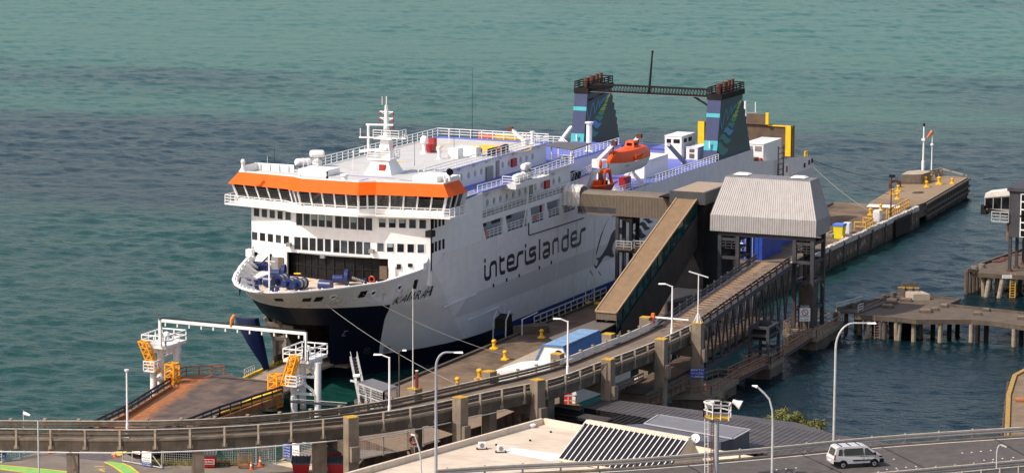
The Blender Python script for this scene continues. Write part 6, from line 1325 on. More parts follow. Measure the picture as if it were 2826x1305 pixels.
def wrail(P_, h, name, parent, m='dark_steel', gap=2.2):
    P_ = [V(p) for p in P_]; mb = MB()
    for dz in (h, h-.45): mb.bpath([p+V((0, 0, dz)) for p in P_], .1, .26)
    for a, b in zip(P_[:-1], P_[1:]):
        n = max(1, round((b-a).length/gap))
        for i in range(n+1): p = a.lerp(b, i/n); mb.bar(p-V((0, 0, .3)), p+V((0, 0, h)), .12)
    return mb.build(name, m, parent)
wrail([(-30, 1.2, 1.15), (-18, 3.4, LD), (-2.0, 6.7, LD)], 1.1, 'guardrail', ls); wrail([(-31, -7.1, 1.15), (-14, -6.2, LD), (-1.0, -7.2, LD)], 1.1, 'guardrail', ls)
railing([(-1.5, 6.9, LD), (1.5, 8.9, LD), (5.4, 8.7, LD), (7.6, 4.9, LD)], 1.0, 2, 1.6, .05, m='orange_rail', name='end_railing', parent=ls) if MA.setdefault('orange_rail', mat('orange_rail', (.42, .09, .02), .6, .2)) else 0
def tower(sg, lab):
    cx, cy = (3.2, 10.4) if sg > 0 else (2.2, -8.5)
    t = thing('ramp_tower', (cx, cy, WATER), lab, 'tower', 'white ramp towers at the bow ramp')
    Lg = [(0.6, sg*10.4, 3.2, .38), (8.6, sg*11.6, 4.6, .42), (3.9, sg*9.2, 5.0, .4)] if sg > 0 else [(.4, PX('RTW', 340, 800, .4).y, 5.0, .40), (.8, PX('RTW', 652, 700, .8).y, 4.6, .40), (4.2, PX('RTW', 458, 800, 4.2).y, 4.6, .36)]
    for x, y, h, r in Lg:
        mb = MB(); mb.tube((x, y, -4), (x, y, h), r, r, 12); mb.build('leg', 'white_paint', t)
    (x1_, y1_, h1_, _), (x2_, y2_, h2_, _), (x3_, y3_, h3_, _) = Lg
    for a, b, za, zb in (((x1_, y1_), (x2_, y2_), .9, .9), ((x1_, y1_), (x2_, y2_), 2.9, 2.9), ((x1_, y1_), (x2_, y2_), 2.9, .9), ((x1_, y1_), (x3_, y3_), 1.4, 2.8), ((x1_, y1_), (x3_, y3_), .8, .8), ((x2_, y2_), (x3_, y3_), 2.6, 4.2)):
        mb = MB(); mb.bar((*a, za), (*b, zb), .28); mb.build('brace', 'white_paint', t)
    px0, px1, py0, py1, pz = cx-2.4, cx+2.4, cy-1.6, cy+1.6, 4.55
    mb = MB(); mb.box(px0, px1, py0, py1, pz, pz+.35); mb.box(cx-1, px1-.3, cy-1.1, cy+1.2, pz-.8, pz-.02); pf = mb.build('platform', 'white_paint', t)
    railing([(px0, py0, pz+.35), (px0, py1, pz+.35), (px1, py1, pz+.35), (px1, py0, pz+.35), (px0, py0, pz+.35)], 1.15, 2, 1.5, .05, name='platform_railing', parent=pf)
    mb = MB(); mb.lathe((cx+.6, cy, pz+.35), [(.36, 0), (.36, .9), (.26, 1.1), (.02, 1.2)], 12); mb.lathe((cx-.8, cy, pz-4.6), [(.34, 0), (.45, .1), (.45, 1.8), (.52, 1.85), (.52, 2.05), (.42, 2.1), (.42, 4.5)], 12); mb.build('cylinder', 'white_paint', t)
    mb = MB(); mb.box(px0-1.2, px0+.4, cy-.7, cy+.7, 2.0, 2.12); lp = mb.build('lower_platform', 'white_paint', t); railing([(px0+.4, cy-.7, 2.12), (px0-1.2, cy-.7, 2.12), (px0-1.2, cy+.7, 2.12)], 1.1, 3, 1, .045, name='platform_railing', parent=lp)
    def lattice(p8, name):
        mb = MB(); p8 = [V(p) for p in p8]
        for a, b in ((0,1),(1,2),(2,3),(3,0),(4,5),(5,6),(6,7),(7,4),(0,4),(1,5),(2,6),(3,7)): mb.bar(p8[a], p8[b], .14)
        n = 5
        for i, j in ((0,1),(1,2),(2,3),(3,0)):
            for k in range(n):
                a, b = p8[i].lerp(p8[i+4], k/n), p8[j].lerp(p8[j+4], (k+1)/n); mb.bar(a, b, .08); mb.bar(p8[i].lerp(p8[i+4], k/n), p8[j].lerp(p8[j+4], k/n), .08)
        o = mb.build(name, 'cage_yellow', t)
        mb = MB()
        for k in (.35, .65): mb.bar(p8[0].lerp(p8[2], k), p8[4].lerp(p8[6], k), .3, .05)
        mb.build('ladder', 'cage_yellow', o)
    y = cy-sg*1.9-(.6 if sg > 0 else -.6)
    lattice([(cx-3.3, y-.55, -.6), (cx-1.9, y-.55, -.6), (cx-1.9, y+.55, -.6), (cx-3.3, y+.55, -.6), (cx-3.3, y-.55, 3.0), (cx-1.9, y-.55, 3.0), (cx-1.9, y+.55, 3.0), (cx-3.3, y+.55, 3.0)], 'ladder_cage')
    y2_ = cy+(1.0 if sg > 0 else -.2)
    lattice([(cx-3.0, y2_-.4-sg*1.3, 2.0), (cx-2.2, y2_-.4-sg*1.3, 2.0), (cx-2.2, y2_+.5-sg*1.3, 2.0), (cx-3.0, y2_+.5-sg*1.3, 2.0), (cx-3.4, y2_-.4, 5.4), (cx-2.5, y2_-.4, 5.4), (cx-2.5, y2_+.5, 5.4), (cx-3.4, y2_+.5, 5.4)], 'stair_cage')
    return t
add('cage_yellow', (.82, .36, .005), .5, .06)
tw1 = tower(1, 'white lattice-legged ramp tower with yellow cages, on the open sea side of the bow ramp'); tw2 = tower(-1, 'white lattice-legged ramp tower with yellow cages, beside the quay and its sloping cable tray')
GZ = 8.0; gA = G('B2', 285, 152, GZ); gB = G('B2', 1690, 280, GZ)
t = thing('gantry_beam', gA, 'long white pipe beam spanning the bow ramp between the two towers', 'gantry')
mb = MB(); mb.bar(gA, gB, .26, .34); mb.build('beam', 'white_paint', t)
for g_ in (gA, gB): mb = MB(); mb.bar(g_+V((0, 0, .15)), (g_.x, g_.y, 4.9), .3); mb.bar(g_+V((0, 0, -1)), (g_.x+1.2, g_.y, 4.9), .1); mb.build('post', 'white_paint', t)
mb = MB(); mb.path([gA+V((-.3, 0, .1)), gA.lerp(gB, .02)+V((0, 0, .32)), gB+V((0, 0, .32)), gB+V((-.3, .2, -3))], .07); mb.build('cable', 'black_paint', t)
mb = MB()
for i in range(12): p = gA.lerp(gB, (i+.5)/12); mb.bar(p+V((-.1, 0, -.25)), p+V((-.1, 0, -.6)), .14)
mb.build('lamp_bracket', 'white_paint', t)
q = gA.lerp(gB, .52); t = thing('windsock', q+V((0, 0, .25)), 'limp orange windsock on a short pole on the white gantry beam', 'windsock'); mb = MB(); mb.tube(q+V((0, 0, .15)), q+V((0, 0, 1.45)), .04); mb.build('post', 'galv', t); mb = MB(); a = q+V((0, .05, 1.4)); mb.tube(a, a+V((-.1, .28, -.5)), .16, .2, 10); mb.tube(a+V((-.1, .28, -.5)), a+V((-.15, .42, -1.35)), .2, .09, 10); mb.build('sock', MA.setdefault('sock2', mat('sock2', (.85, .24, .02), .7, .08)), t)
# cable tray bridge and shed
ca = V((5.5, -13.0, 4.5)); cb = G('Bc', 525, 530, 2.2)
t = thing('cable_tray_bridge', cb, 'sloping galvanised cable tray bridge from the right tower down to the mesh shed', 'cable bridge'); d = (cb-ca); n_ = V((-d.y, d.x, 0)).normalized()*.38
mb = MB()
for s_ in (1, -1): mb.bar(ca+n_*s_, cb+n_*s_, .14, .4); mb.bar(ca+n_*s_+V((0, 0, .7)), cb+n_*s_+V((0, 0, .7)), .06)
for i in range(15): p = ca.lerp(cb, i/14); mb.bar(p-n_, p+n_, .1); mb.bar(p+n_, p+n_+V((0, 0, .7)), .06)
mb.build('frame', 'galv', t); mb = MB(); mb.bar(ca, cb, .3, .12); mb.build('cable', 'black_paint', t)
t = thing('service_pipe', (3.2, -9.6, .6), 'thin grey walkway pipe from the right tower towards the quay', 'pipe'); a = G('B2', 1545, 935, .9); b = G('B2', 2090, 975, .9); mb = MB(); mb.bar(a, b, .3, .22); mb.build('pipe', 'dark_steel', t); mb = MB(); mb.bar(a+V((0, 0, .3)), b+V((0, 0, .3)), .07); mb.build('rail', 'galv', t)
c0 = [G('SH', *p, 4.1) for p in ((340,290), (655,210), (1245,390), (925,495))]
t = thing('mesh_shed', (c0[3].x, c0[3].y, WZ), 'small grey-roofed shed with wire mesh walls on the wharf corner behind the viaduct', 'shed')
mb = MB(); mb.corr(c0[0], c0[3], c0[2], c0[1], 20, .05); mb.prism([p-V((0, 0, .16)) for p in (c0[0], c0[3], c0[2], c0[1])], (0, 0, .14)); mb.build('roof', MA.setdefault('shed_roof', mat('shed_roof', (.27, .26, .265), .5, .08)), t)
mb = MB()
for a, b in ((c0[0], c0[3]), (c0[3], c0[2])):
    for i in range(3): p = a.lerp(b, i/2); mb.bar((p.x, p.y, WZ), (p.x, p.y, 4.0), .16)
    for z in (WZ+.2, 2.8, 3.9): mb.bar((a.x, a.y, z), (b.x, b.y, z), .12)
    n = int((b-a).length/.3)
    for i in range(n): p = a.lerp(b, i/n); mb.bar((p.x, p.y, WZ), (p.x, p.y, 4.0), .035)
    for k in range(9): z = WZ+.2+k*.28; mb.bar((a.x, a.y, z), (b.x, b.y, z), .035)
mb.build('mesh_wall', 'galv', t)
ct = sum((p for p in c0), V((0, 0, 0)))/4; mb = MB(); mb.prism([V((ct.x+(p.x-ct.x)*.8, ct.y+(p.y-ct.y)*.8, WZ)) for p in c0], (0, 0, 1.4)); mb.build('machine', 'dark_steel', t)
mb = MB(); a = c0[0]; b = PL('SH', 140, 250, a, -FW); mb.bar(a, b, .2); mb.tube(b+V((.1, -.4, .5)), b+V((.1, -1.2, .65)), .2); mb.bar(b+V((.1, -.7, 0)), b+V((.1, -.7, .5)), .1); mb.build('camera_arm', 'white_paint', t)
# ------------------------------------------------------------------ right hand jetties
def jet_side(name, xy, z1, th, lab, piles, raking=None):
    t = thing(name, (xy[0][0], xy[0][1], WATER), lab, 'jetty'); solid(xy, z1-th, z1, 'jetty_top', 'concrete_dark', 'deck', t)
    for (x, y, lean, w_, mt) in piles:
        mb = MB(); mb.tube((x+lean, y-lean*.6, -5), (x, y, z1-th), w_, w_*.95, 9); mb.build('pile', mt, t)
    return t
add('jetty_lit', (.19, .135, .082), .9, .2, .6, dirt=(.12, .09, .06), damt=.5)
add('jetty_top', (.105, .079, .056), .9, .22, .7, dirt=(.06, .05, .04), damt=.5, bump=.3)
JZ = 1.35
jp = [('T',440,755),('T',860,780),('T',1000,798),('T',1500,798),('T',1720,815),('T',2300,900),('T',2300,780),('T',1980,748),('T',1285,676),('T',1400,622),('T',1128,598),('T',900,580),('T',700,625),('T',500,715)]
jx = [G(*p, JZ) for p in jp]; jx = [(p.x, p.y) for p in jx]
pil = []
for x, yb, ln, mt in ((345,960,0,'timber'),(475,940,0,'timber'),(510,975,-.5,'timber_pale'),(600,905,.4,'timber'),(660,990,0,'timber'),(760,930,.5,'timber'),(812,980,.2,'timber_pale'),(842,985,-.4,'timber_pale'),(975,990,.1,'timber_pale'),(1035,965,.3,'timber'),(1155,960,0,'soot_black'),(1215,1000,0,'timber_pale'),(1300,950,0,'soot_black'),(1375,925,0,'soot_black'),(1455,1020,0,'timber_pale'),(1550,1010,0,'soot_black'),(1635,1000,0,'soot_black'),(1875,1050,0,'timber_pale'),(1955,1020,0,'soot_black'),(2100,1080,0,'timber_pale')):
    q = G('T', x, yb, WATER); pil.append((q.x, q.y, ln, .33, mt))
def inpoly(p, pl):
    c = False
    for (x1, y1), (x2, y2) in zip(pl, pl[1:]+pl[:1]):
        if (y1 > p[1]) != (y2 > p[1]) and p[0] < (x2-x1)*(p[1]-y1)/(y2-y1)+x1: c = not c
    return c
def pull(p, pl, c):
    q = V(p); c = V(c)
    for _ in range(40):
        if inpoly(q, pl): break
        q = q.lerp(c, .06)
    return q.lerp(c, .02)
pil = [(*pull((a, b), jx, (83, -56) if b > -62 else (80, b-.5)), l, w_, mt) for a, b, l, w_, mt in pil]
jt = jet_side('concrete_jetty', jx, JZ, .62, 'brown concrete jetty on timber piles in the basin with a pale block on top', pil)
mb = MB(); P_ = [V((*p, JZ)) for p in jx]
for a, b in ((5, 6), (6, 7), (7, 8), (8, 9), (9, 10), (10, 11), (13, 12)): 
    if a != 5: mb.bar(P_[a]+V((0, 0, .15)), P_[b]+V((0, 0, .15)), .4, .3)
mb.build('kerb', 'concrete_dark', jt)
mb = MB(); a, b = G('T', 270, 722, JZ+.2), G('T', 815, 575, JZ+.2); c, d_ = G('T', 470, 735, JZ+.2), G('T', 900, 585, JZ+.2)
mb.bar(a, b, .35, .5); mb.prism([a, b, d_, c], (0, 0, -.25))
for i in range(7): p = a.lerp(b, i/6); mb.tube((p.x, p.y, -5), (p.x, p.y, JZ+.1), .3, .3, 8)
for i in (1, 2, 4, 5): p = a.lerp(b, i/6)+V((.5, -.8, 0)); mb.tube(p, p+V((0, 0, .7)), .38, .38, 10)
mb.bar(a+V((0, 0, .3)), a.lerp(b, .45)+V((0, 0, .3)), .2, .2); fo_ = mb.build('fender_walkway', 'timber', jt)
railing([a, a.lerp(b, .42)], 1.0, 3, 1.5, .05, m='galv', name='walkway_railing', parent=fo_); railing([c, c.lerp(d_, .1)], 1.0, 3, 1.5, .05, m='galv', name='walkway_railing', parent=fo_)
bl = [G('T', *p, JZ) for p in ((970,622), (1125,620), (1120,560))]; p0 = bl[0]; wy = bl[1].y-bl[0].y; 
t = thing('concrete_block', p0, 'large pale concrete block on the corner of the brown jetty', 'concrete block')
zt = HZ(p0, 'T', 970, 568); mb = MB(); c3 = G('T', 885, 588, JZ); hx = [p0, bl[1], bl[1]+(c3-p0), c3]; mb.hexa([V((k.x, k.y, JZ)) for k in hx]+[V((k.x, k.y, zt)) for k in hx]); mb.build('block', 'concrete_pale', t)
t = thing('fender_posts', (p0.x+8.5, p0.y, JZ), 'row of dark fender posts with orange tops behind the pale block', 'fender')
mb = MB(); f0 = [G('T', x, 590, JZ) for x in (865, 935, 995)]
for f_ in f0: mb.box(f_.x-.2, f_.x+.2, f_.y-.5, f_.y+.5, -2, HZ(f_, 'T', 900, 510))
mb.bpath([(f_.x+.3, f_.y, JZ+1.6) for f_ in f0], .3, .5); mb.build('posts', 'timber', t)
mb = MB()
for f_ in f0: z_ = HZ(f_, 'T', 900, 510); mb.box(f_.x-.25, f_.x+.25, f_.y-.5, f_.y+.5, z_, z_+.1)
mb.build('cap', 'worn_yellow', t)
for x, y, w_, lab in ((1085,730,1.6,'larger rusty low plinth in the middle of the jetty deck'),(1170,715,1.0,'small square plinth right of the rusty plinth on the jetty'),(1252,685,1.0,'small square plinth at the inner corner of the jetty kerb'),(1558,755,1.0,'small square plinth near the front edge of the narrow jetty arm'),(1638,722,.9,'small square plinth on the far kerb of the jetty arm'),(1955,795,1.0,'small square plinth at the right picture edge of the jetty arm'),(905,630,1.6,'low plinth in front of the pale block'),(775,650,1.6,'rusty low plinth near the fender walkway, right of two'),(740,688,1.6,'rusty low plinth near the fender walkway, left of two')):
    q = G('T', x, y, JZ); t = thing('mooring_plinth', q, lab, 'plinth', 'low plinths on the jetty'); mb = MB(); mb.cbox(q, w_*.9, w_, .28, .2); mb.build('base', 'timber', t); mb = MB(); mb.cbox(q+V((0, 0, .28)), w_*.7, w_*.8, .12, .2); mb.build('plate', 'concrete' if w_ < 1.2 else 'rust_rail', t)
def ladder(q, h, m, lab):
    t = thing('ladder', q, lab, 'ladder'); q = V(q); mb = MB()
    for s_ in (-.35, .35): mb.bar(q+UR*s_, q+UR*s_+V((0, 0, h)), .1)
    mb.build('stile', m, t); mb = MB()
    for i in range(int(h/.36)): mb.bar(q-UR*.35+V((0, 0, .2+i*.36)), q+UR*.35+V((0, 0, .2+i*.36)), .08)
    mb.build('rung', m, t)
q = G('T', 645, 762, JZ)-V((FW.x, FW.y, 0))*.3; ladder((q.x, q.y, WATER-.4), JZ-WATER+.5, 'rust_rail', 'grey ladder down the front of the brown jetty')
def plate(q, w_, h_, lab, txt):
    q = V(q); t = thing('name_plate', q, lab, 'sign'); n_ = -V((FW.x, FW.y, 0)).normalized(); mb = MB(); mb.prism([q, q+UR*w_, q+UR*w_+V((0, 0, h_)), q+V((0, 0, h_))], n_*.05); mb.build('board', 'lens_white', t); mb = MB(); text(mb, txt, q+UR*w_*.08+V((0, 0, h_*.25))+n_*.06, UR, (0, 0, 1), w_*.84, h_*.5); mb.build('lettering', 'black_paint', t)
q = G('T', 670, 765, JZ)-V((FW.x, FW.y, 0))*.15; plate((q.x, q.y, JZ-.5), 1.9, .42, 'white edge plate on the front of the brown jetty', 'RESCUE LADDER')
J2 = 1.75; j2 = [G('T', *p, J2) for p in ((1560,372),(1900,392),(2600,425),(2600,60),(1983,172),(1625,300))]; j2 = [(p.x, p.y) for p in j2]
pil = []
for x, yb, ln, mt in ((1517,545,.1,'timber'),(1592,580,.3,'timber_pale'),(1650,590,-1.1,'timber_pale'),(1722,565,0,'timber_pale'),(1772,600,-1.2,'timber_pale'),(1935,540,0,'timber'),(2030,600,0,'timber'),(2100,560,.4,'timber')): 
    q = G('T', x, yb, WATER); p = pull((q.x, q.y), j2, (130, -66)); pil.append((p.x, p.y, ln, .36, mt))
j_2 = jet_side('timber_wharf', j2, J2, .62, 'second brown wharf at the right edge on raking timber piles', pil)
mb = MB(); a, b, c = G('T', 1462, 350, J2+.1), G('T', 1625, 280, J2+.1), G('T', 2100, 110, J2+.1); mb.bpath([a, b, c], .45, .4)
for p, q, n in ((a, b, 5), (b, c, 9)):
    for i in range(n): k = p.lerp(q, i/n); mb.tube((k.x, k.y, -5), (k.x, k.y, J2), .32, .32, 8)
a2 = G('T', 1560, 352, J2); mb.bar(a, a2, .4, .4); mb.build('fender_row', 'timber', j_2)
mb = MB()
for x, y in ((1535,345),(1598,325)): q = G('T', x, y, J2); mb.tube(q-V((0, 0, 1)), q+V((0, 0, .5)), .5, .5, 10)
mb.build('fender_drum', 'concrete', j_2)
for x, y in ((1730,272),(1770,262),(1800,246),(1910,212)): q = G('T', x, y, J2); t = thing('rusty_ring', q, 'rusty flat fender disc lying along the far kerb of the second wharf', 'disc', 'rusty discs along the second wharf'); mb = MB(); mb.lathe(q, [(.7, 0), (.75, .1), (.5, .2), (.02, .22)], 10); mb.build('disc', 'rust_pipe', t)
q = G('T', 1880, 385, J2)-V((FW.x, FW.y, 0))*.3; ladder((q.x, q.y, WATER-.4), J2-WATER+.5, 'worn_rail', 'yellow ladder down the front of the second wharf')
q = G('T', 1782, 388, J2)-V((FW.x, FW.y, 0))*.15; plate((q.x, q.y, J2-.5), 2.3, .45, 'white edge plate on the front of the second wharf', 'RESCUE LADDER')
# passenger terminal building on legs with a docking bridge
LB = G('T', 1845, 362, J2); bx = LB.x; bz0 = HZ(LB, 'BD', 1010, 610); bz1 = HZ(LB, 'BD', 1000, 165); 
t = thing('terminal_building', LB, 'dark timber-clad terminal building raised on steel legs at the right edge', 'building')
add('dark_clad', (.048, .048, .054), .6, .2, 1)
yb0 = LB.y+.2; mb = MB(); mb.box(bx, bx+9, yb0-14, yb0, bz0, bz1); mb.corr((bx-.02, yb0, bz0), (bx-.02, yb0-14, bz0), (bx-.02, yb0-14, bz1), (bx-.02, yb0, bz1), 46, -.05); mb.build('wall', 'dark_clad', t)
mb = MB(); mb.hexa([(bx-.3, yb0-14.2, bz1), (bx+9.2, yb0-14.2, bz1), (bx+9.2, yb0+.3, bz1), (bx-.3, yb0+.3, bz1), (bx-.3, yb0-14.2, bz1+.5), (bx+9.2, yb0-14.2, bz1+.7), (bx+9.2, yb0+.3, bz1+.7), (bx-.3, yb0+.3, bz1+.5)]); mb.build('roof', 'dark_clad', t)
for za, zb in ((bz1-3.6, bz1-.3), (bz0+.1, bz0+3.2)):
    y_ = yb0-1.6; mb = MB(); mb.box(bx-.14, bx-.06, y_-4.5, y_, za, zb); o = mb.build('window', 'lens_white', t)
    for i in range(4):
        for k in range(3): mb = MB(); mb.box(bx-.17, bx-.14, y_-.14-i*1.1-.85, y_-.14-i*1.1, za+.12+k*(zb-za)/3, za+(k+1)*(zb-za)/3-.08); mb.build('pane', 'window_glass', o)
for x, y in ((bx+.3, LB.y), (bx+3.4, LB.y-.2), (bx+7.4, LB.y-.2), (bx+.3, yb0-8), (bx+7.4, yb0-8), (bx+.3, yb0-13)):
    mb = MB(); mb.box(x-.2, x+.2, y-.2, y+.2, J2, bz0); lg_ = mb.build('leg', 'dark_steel', t); mb = MB(); mb.box(x-.35, x+.35, y-.35, y+.35, J2, J2+.25); mb.build('foot', 'rust_pipe', lg_)
mb = MB(); mb.bar((bx+.3, LB.y+.5, J2+4.3), (bx+.3, LB.y+.5, bz0+3), .12); mb.bar((bx+.9, LB.y+.5, J2+4.3), (bx+.9, LB.y+.5, bz0+3), .12); mb.build('access_ladder', 'rust_rail', t)
cb_ = [PX('BD', x, y, bx+1.5) for x, y in ((1000,148), (780,185), (775,330), (1000,370))]
y0_ = yb0; y1_ = cb_[1].y; zc0, zc1 = cb_[2].z, cb_[1].z+.1
c = thing('docking_bridge', (bx+1.5, y0_, zc0), 'grey glazed passenger docking bridge jutting from the dark terminal over the water', 'boarding bridge')
x0_, x1_ = bx+.4, bx+3.6
mb = MB(); mb.prism([(x0_, y0_, zc0-.3), (x0_, y1_, zc0), (x0_, y1_, zc1-.9), (x0_, y1_-.2, zc1), (x0_, y0_, zc1+.6)], (x1_-x0_, 0, 0)); mb.build('shell', MA.setdefault('shell_grey', mat('shell_grey', (.27, .26, .25), .45, .1)), c)
mb = MB(); mb.prism([(x0_-.06, y0_, zc1-.1), (x0_-.06, y1_+.02, zc1-.65), (x0_-.06, y1_-.15, zc1+.04), (x0_-.06, y0_, zc1+.65)], (x1_-x0_+.1, 0, 0)); mb.build('pale_roof', 'bellows', c)
for i in range(3):
    ya, yb_ = y0_+(y1_-y0_)*(.04+i*.32), y0_+(y1_-y0_)*(.32+i*.32); k0 = (ya-y0_)/(y1_-y0_); k1 = (yb_-y0_)/(y1_-y0_); mb = MB(); f0_ = lambda k: zc1-.25-.5*k; f1_ = lambda k: zc1-2.0-.1*k
    mb.quad((x0_-.03, ya, f1_(k0)), (x0_-.03, yb_, f1_(k1)), (x0_-.03, yb_, f0_(k1)), (x0_-.03, ya, f0_(k0))); mb.build('window', 'window_glass', c)
mb = MB(); mb.bar((x0_-.1, y0_, zc0-.5), (x0_-.1, y1_-.5, zc0-.1), .35, .5); mb.box(x0_, x1_, y1_-.3, y1_+.5, zc0-.8, zc0+.5); mb.build('underframe', 'soot_black', c)
mb = MB(); wy1 = PX('BD', 830, 460, bx).y; wz = PX('BD', 830, 460, bx).z; mb.box(bx-.2, bx+1.2, yb0, wy1, wz, wz+.12); sw = mb.build('service_walkway', 'galv', t); railing([(bx-.2, yb0, wz+.12), (bx-.2, wy1, wz+.12), (bx+1.2, wy1, wz+.12)], 1.3, 3, 1.1, .05, m='galv', name='walkway_railing', parent=sw)
# corner quay lower right
cq = [(45.7, -81.0), (41.5, -80.7), (30, -82.9), (8.4, -88.2), (0, -90.5), (5, -112), (50, -112)]
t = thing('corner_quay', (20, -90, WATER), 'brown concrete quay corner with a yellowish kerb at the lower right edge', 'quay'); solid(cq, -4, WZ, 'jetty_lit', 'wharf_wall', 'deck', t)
mb = MB(); mb.bpath([(p[0], p[1]-.2, WZ+.1) for p in cq[:5]], .5, .22); mb.build('kerb', 'worn_yellow', t)
mb = MB()
for i in range(10): p = V((39.4, -80.9)).lerp(V((8.4, -88.1)), i/9); mb.tube((p.x, p.y+.15, -4), (p.x, p.y+.15, 1.2), .25, .25, 6)
mb.build('fender_piles', 'timber', t)
q = G('Q', 2390, 500, WZ); t2 = thing('rusty_grate', q, 'rusty orange grating on the lower right quay', 'grate'); mb = MB(); mb.cbox(q, 2, 1.4, .25, .3); mb.build('grate', 'rust_deck', t2)
# ------------------------------------------------------------------ mooring lines
def line(a, b, sag, r, m, lab, grp='mooring lines of the ferry'):
    a, b = V(a), V(b); t = thing('mooring_line', b, lab, 'rope', grp); mb = MB(); mb.path([a.lerp(b, i/14)-V((0, 0, sag*4*(i/14)*(1-i/14))) for i in range(15)], r, 5); mb.build('rope', m, t)
q1 = on_hull('c2', 1190, 1050)[0]; q2 = on_hull('c2', 1620, 1005)[0]
line(q1, G('D', 820, 660, WZ+.9), .7, .028, 'rope', 'front grey mooring line from the bow to the bollard behind the viaduct rail'); line(q2, G('D', 1300, 365, WZ+.9), .6, .028, 'rope', 'second grey mooring line from the bow to the rusty mid-wharf bollard')
line((178.8, -B, 7.6), G('W', 1160, 655, WZ+1), .8, .045, 'rope_dark', 'upper dark stern line running to the wharf head'); line((178.5, -B, 7.5), G('W', 876, 775, WZ+1), .8, .045, 'rope_dark', 'lower dark stern line running to the middle bollards'); line((177.2, -B, 7.4), G('W', 610, 920, WZ+.9), .5, .035, 'rope', 'pale stern line running to the nearest stern bollard')
# ------------------------------------------------------------------ lamp posts
def lamp(base, top_z, reach, du, lab, r=(.12, .07), curved=False, head='lens_white', m='galv', rise=.25, name='street_lamp', hl=.75):
    b = V(base); t = thing(name, b, lab, 'lamp post', 'lamp posts of the terminal'); du = V(du).normalized(); h = top_z-b.z; mb = MB()
    if curved:
        P_ = [b, b+V((0, 0, h*.55)), b+V((0, 0, h-1.6*reach/2))]
        for i in range(1, 9): a = pi/2*i/8; P_.append(b+V((0, 0, h-.8*reach))+du*reach*.55*(1-cos(a))+V((0, 0, .8*reach*sin(a))))
        P_.append(b+du*reach+V((0, 0, h)))
        mb.tube(P_[0], P_[1], r[0], r[0]*.85, 10); 
        for i, (p, q) in enumerate(zip(P_[1:-1], P_[2:])): mb.tube(p, q, r[0]*.85-(r[0]*.85-r[1])*i/len(P_), r[0]*.85-(r[0]*.85-r[1])*(i+1)/len(P_), 8)
        e = P_[-1]
    else:
        mb.tube(b, b+V((0, 0, h*.33)), r[0], r[0]*.95, 10); mb.tube(b+V((0, 0, h*.33)), b+V((0, 0, h)), r[0]*.7, r[1], 8); e = b+V((0, 0, h))+du*reach*.45+V((0, 0, rise)); mb.tube(b+V((0, 0, h-.1)), e, r[1]*.8)
    mb.build('post', m, t); mb = MB(); mb.hexa([e+du*k[0]*hl/.75+V((-du.y, du.x, 0))*k[1]+V((0, 0, k[2])) for k in ((-.1,-.12,-.06),(.75,-.2,-.06),(.75,.2,-.06),(-.1,.12,-.06),(-.1,-.06,.06),(.7,-.1,.08),(.7,.1,.08),(-.1,.06,.06))]); mb.build('lamp_head', head, t); return t
def near_pt(c, x, y, z=6.2, off=.55):
    p = G(c, x, y, z); i = min(range(len(NE)), key=lambda k: (NE[k].xy-p.xy).length); n_ = (offs(NE, -off)[i]); return V((n_.x, n_.y, z)), i
def via_lamp(c, x0, y0, ytop, lab, arm=True):
    p = G(c, x0, y0, 5.4); h = HZ(p, c, x0, ytop)
    if arm: t = lamp(p, h, 1.9, -UR, lab, (.17, .09), m='white_paint')
    else:
        t = thing('flag_pole', p, lab, 'pole'); mb = MB(); mb.tube(p, p+V((0, 0, (h-p.z)*.33)), .17, .15, 10); mb.tube(p+V((0, 0, (h-p.z)*.33)), p+V((0, 0, h-p.z)), .11, .08, 10); mb.build('post', 'white_paint', t); mb = MB(); mb.lathe(p+V((0, 0, h-p.z)), [(.1, 0), (.24, .2), (.24, .3), (.02, .32)], 8); mb.build('finial', 'white_paint', t)
    mb = MB(); mb.cbox(p+V((0, 0, .5)), .5, .6, .35); mb.cbox(p+V((0, 0, 1.1)), .5, .6, .25); mb.build('bracket', 'white_paint', t)
via_lamp('A', 1297, 935, 155, 'bare white tapered pole bracketed to the left part of the viaduct', False)
via_lamp('Bc', 775, 775, 85, 'white lamp post on the viaduct in front of the mesh shed')
via_lamp('D', 1936, 700, 20, 'white lamp post on the viaduct in front of the blue-roofed shed')
via_lamp('L', 754, 715, 205, 'white lamp post on the viaduct near the foot of the sloping gangway')
p = G('Bc', 868, 480, WZ); t = lamp(p, HZ(p, 'Bc', 868, 25), .9, UR, 'slim brown lamp pole standing on the wharf behind the viaduct', (.09, .08), m='timber', rise=.05, hl=.4)
bp2 = G('Bc', 1015, 385, 7.9)
t = thing('thin_mast', (bp2.x, bp2.y, 7.96), 'very tall thin white mast on a viaduct pillar in front of the hull', 'mast'); mb = MB(); x_ = PL('B3', 2015, 60, bp2, -FW); mb.tube((bp2.x+.1, bp2.y+.25, 7.96), (bp2.x+.1, bp2.y+.25, HZ(bp2, 'B3', 2015, 60)), .06, .035, 6); mb.build('post', 'bellows', t)
t = thing('red_post', (bp2.x, bp2.y-.3, 7.96), 'dark red square post on the same viaduct pillar as the thin mast', 'post'); mb = MB(); mb.cbox((bp2.x, bp2.y-.25, 7.96), .25, .25, HZ(bp2, 'Bc', 1030, 215)-7.96); mb.build('post', MA.setdefault('dark_red', mat('dark_red', (.13, .012, .012), .5, .15)), t); mb = MB(); mb.cbox((bp2.x, bp2.y-.25, HZ(bp2, 'Bc', 1030, 215)), .27, .27, .06); mb.build('top', 'lens_white', t)
pt_ = G('L', 970, 507, 8.2); hT = HZ(pt_, 'L', 970, 110)
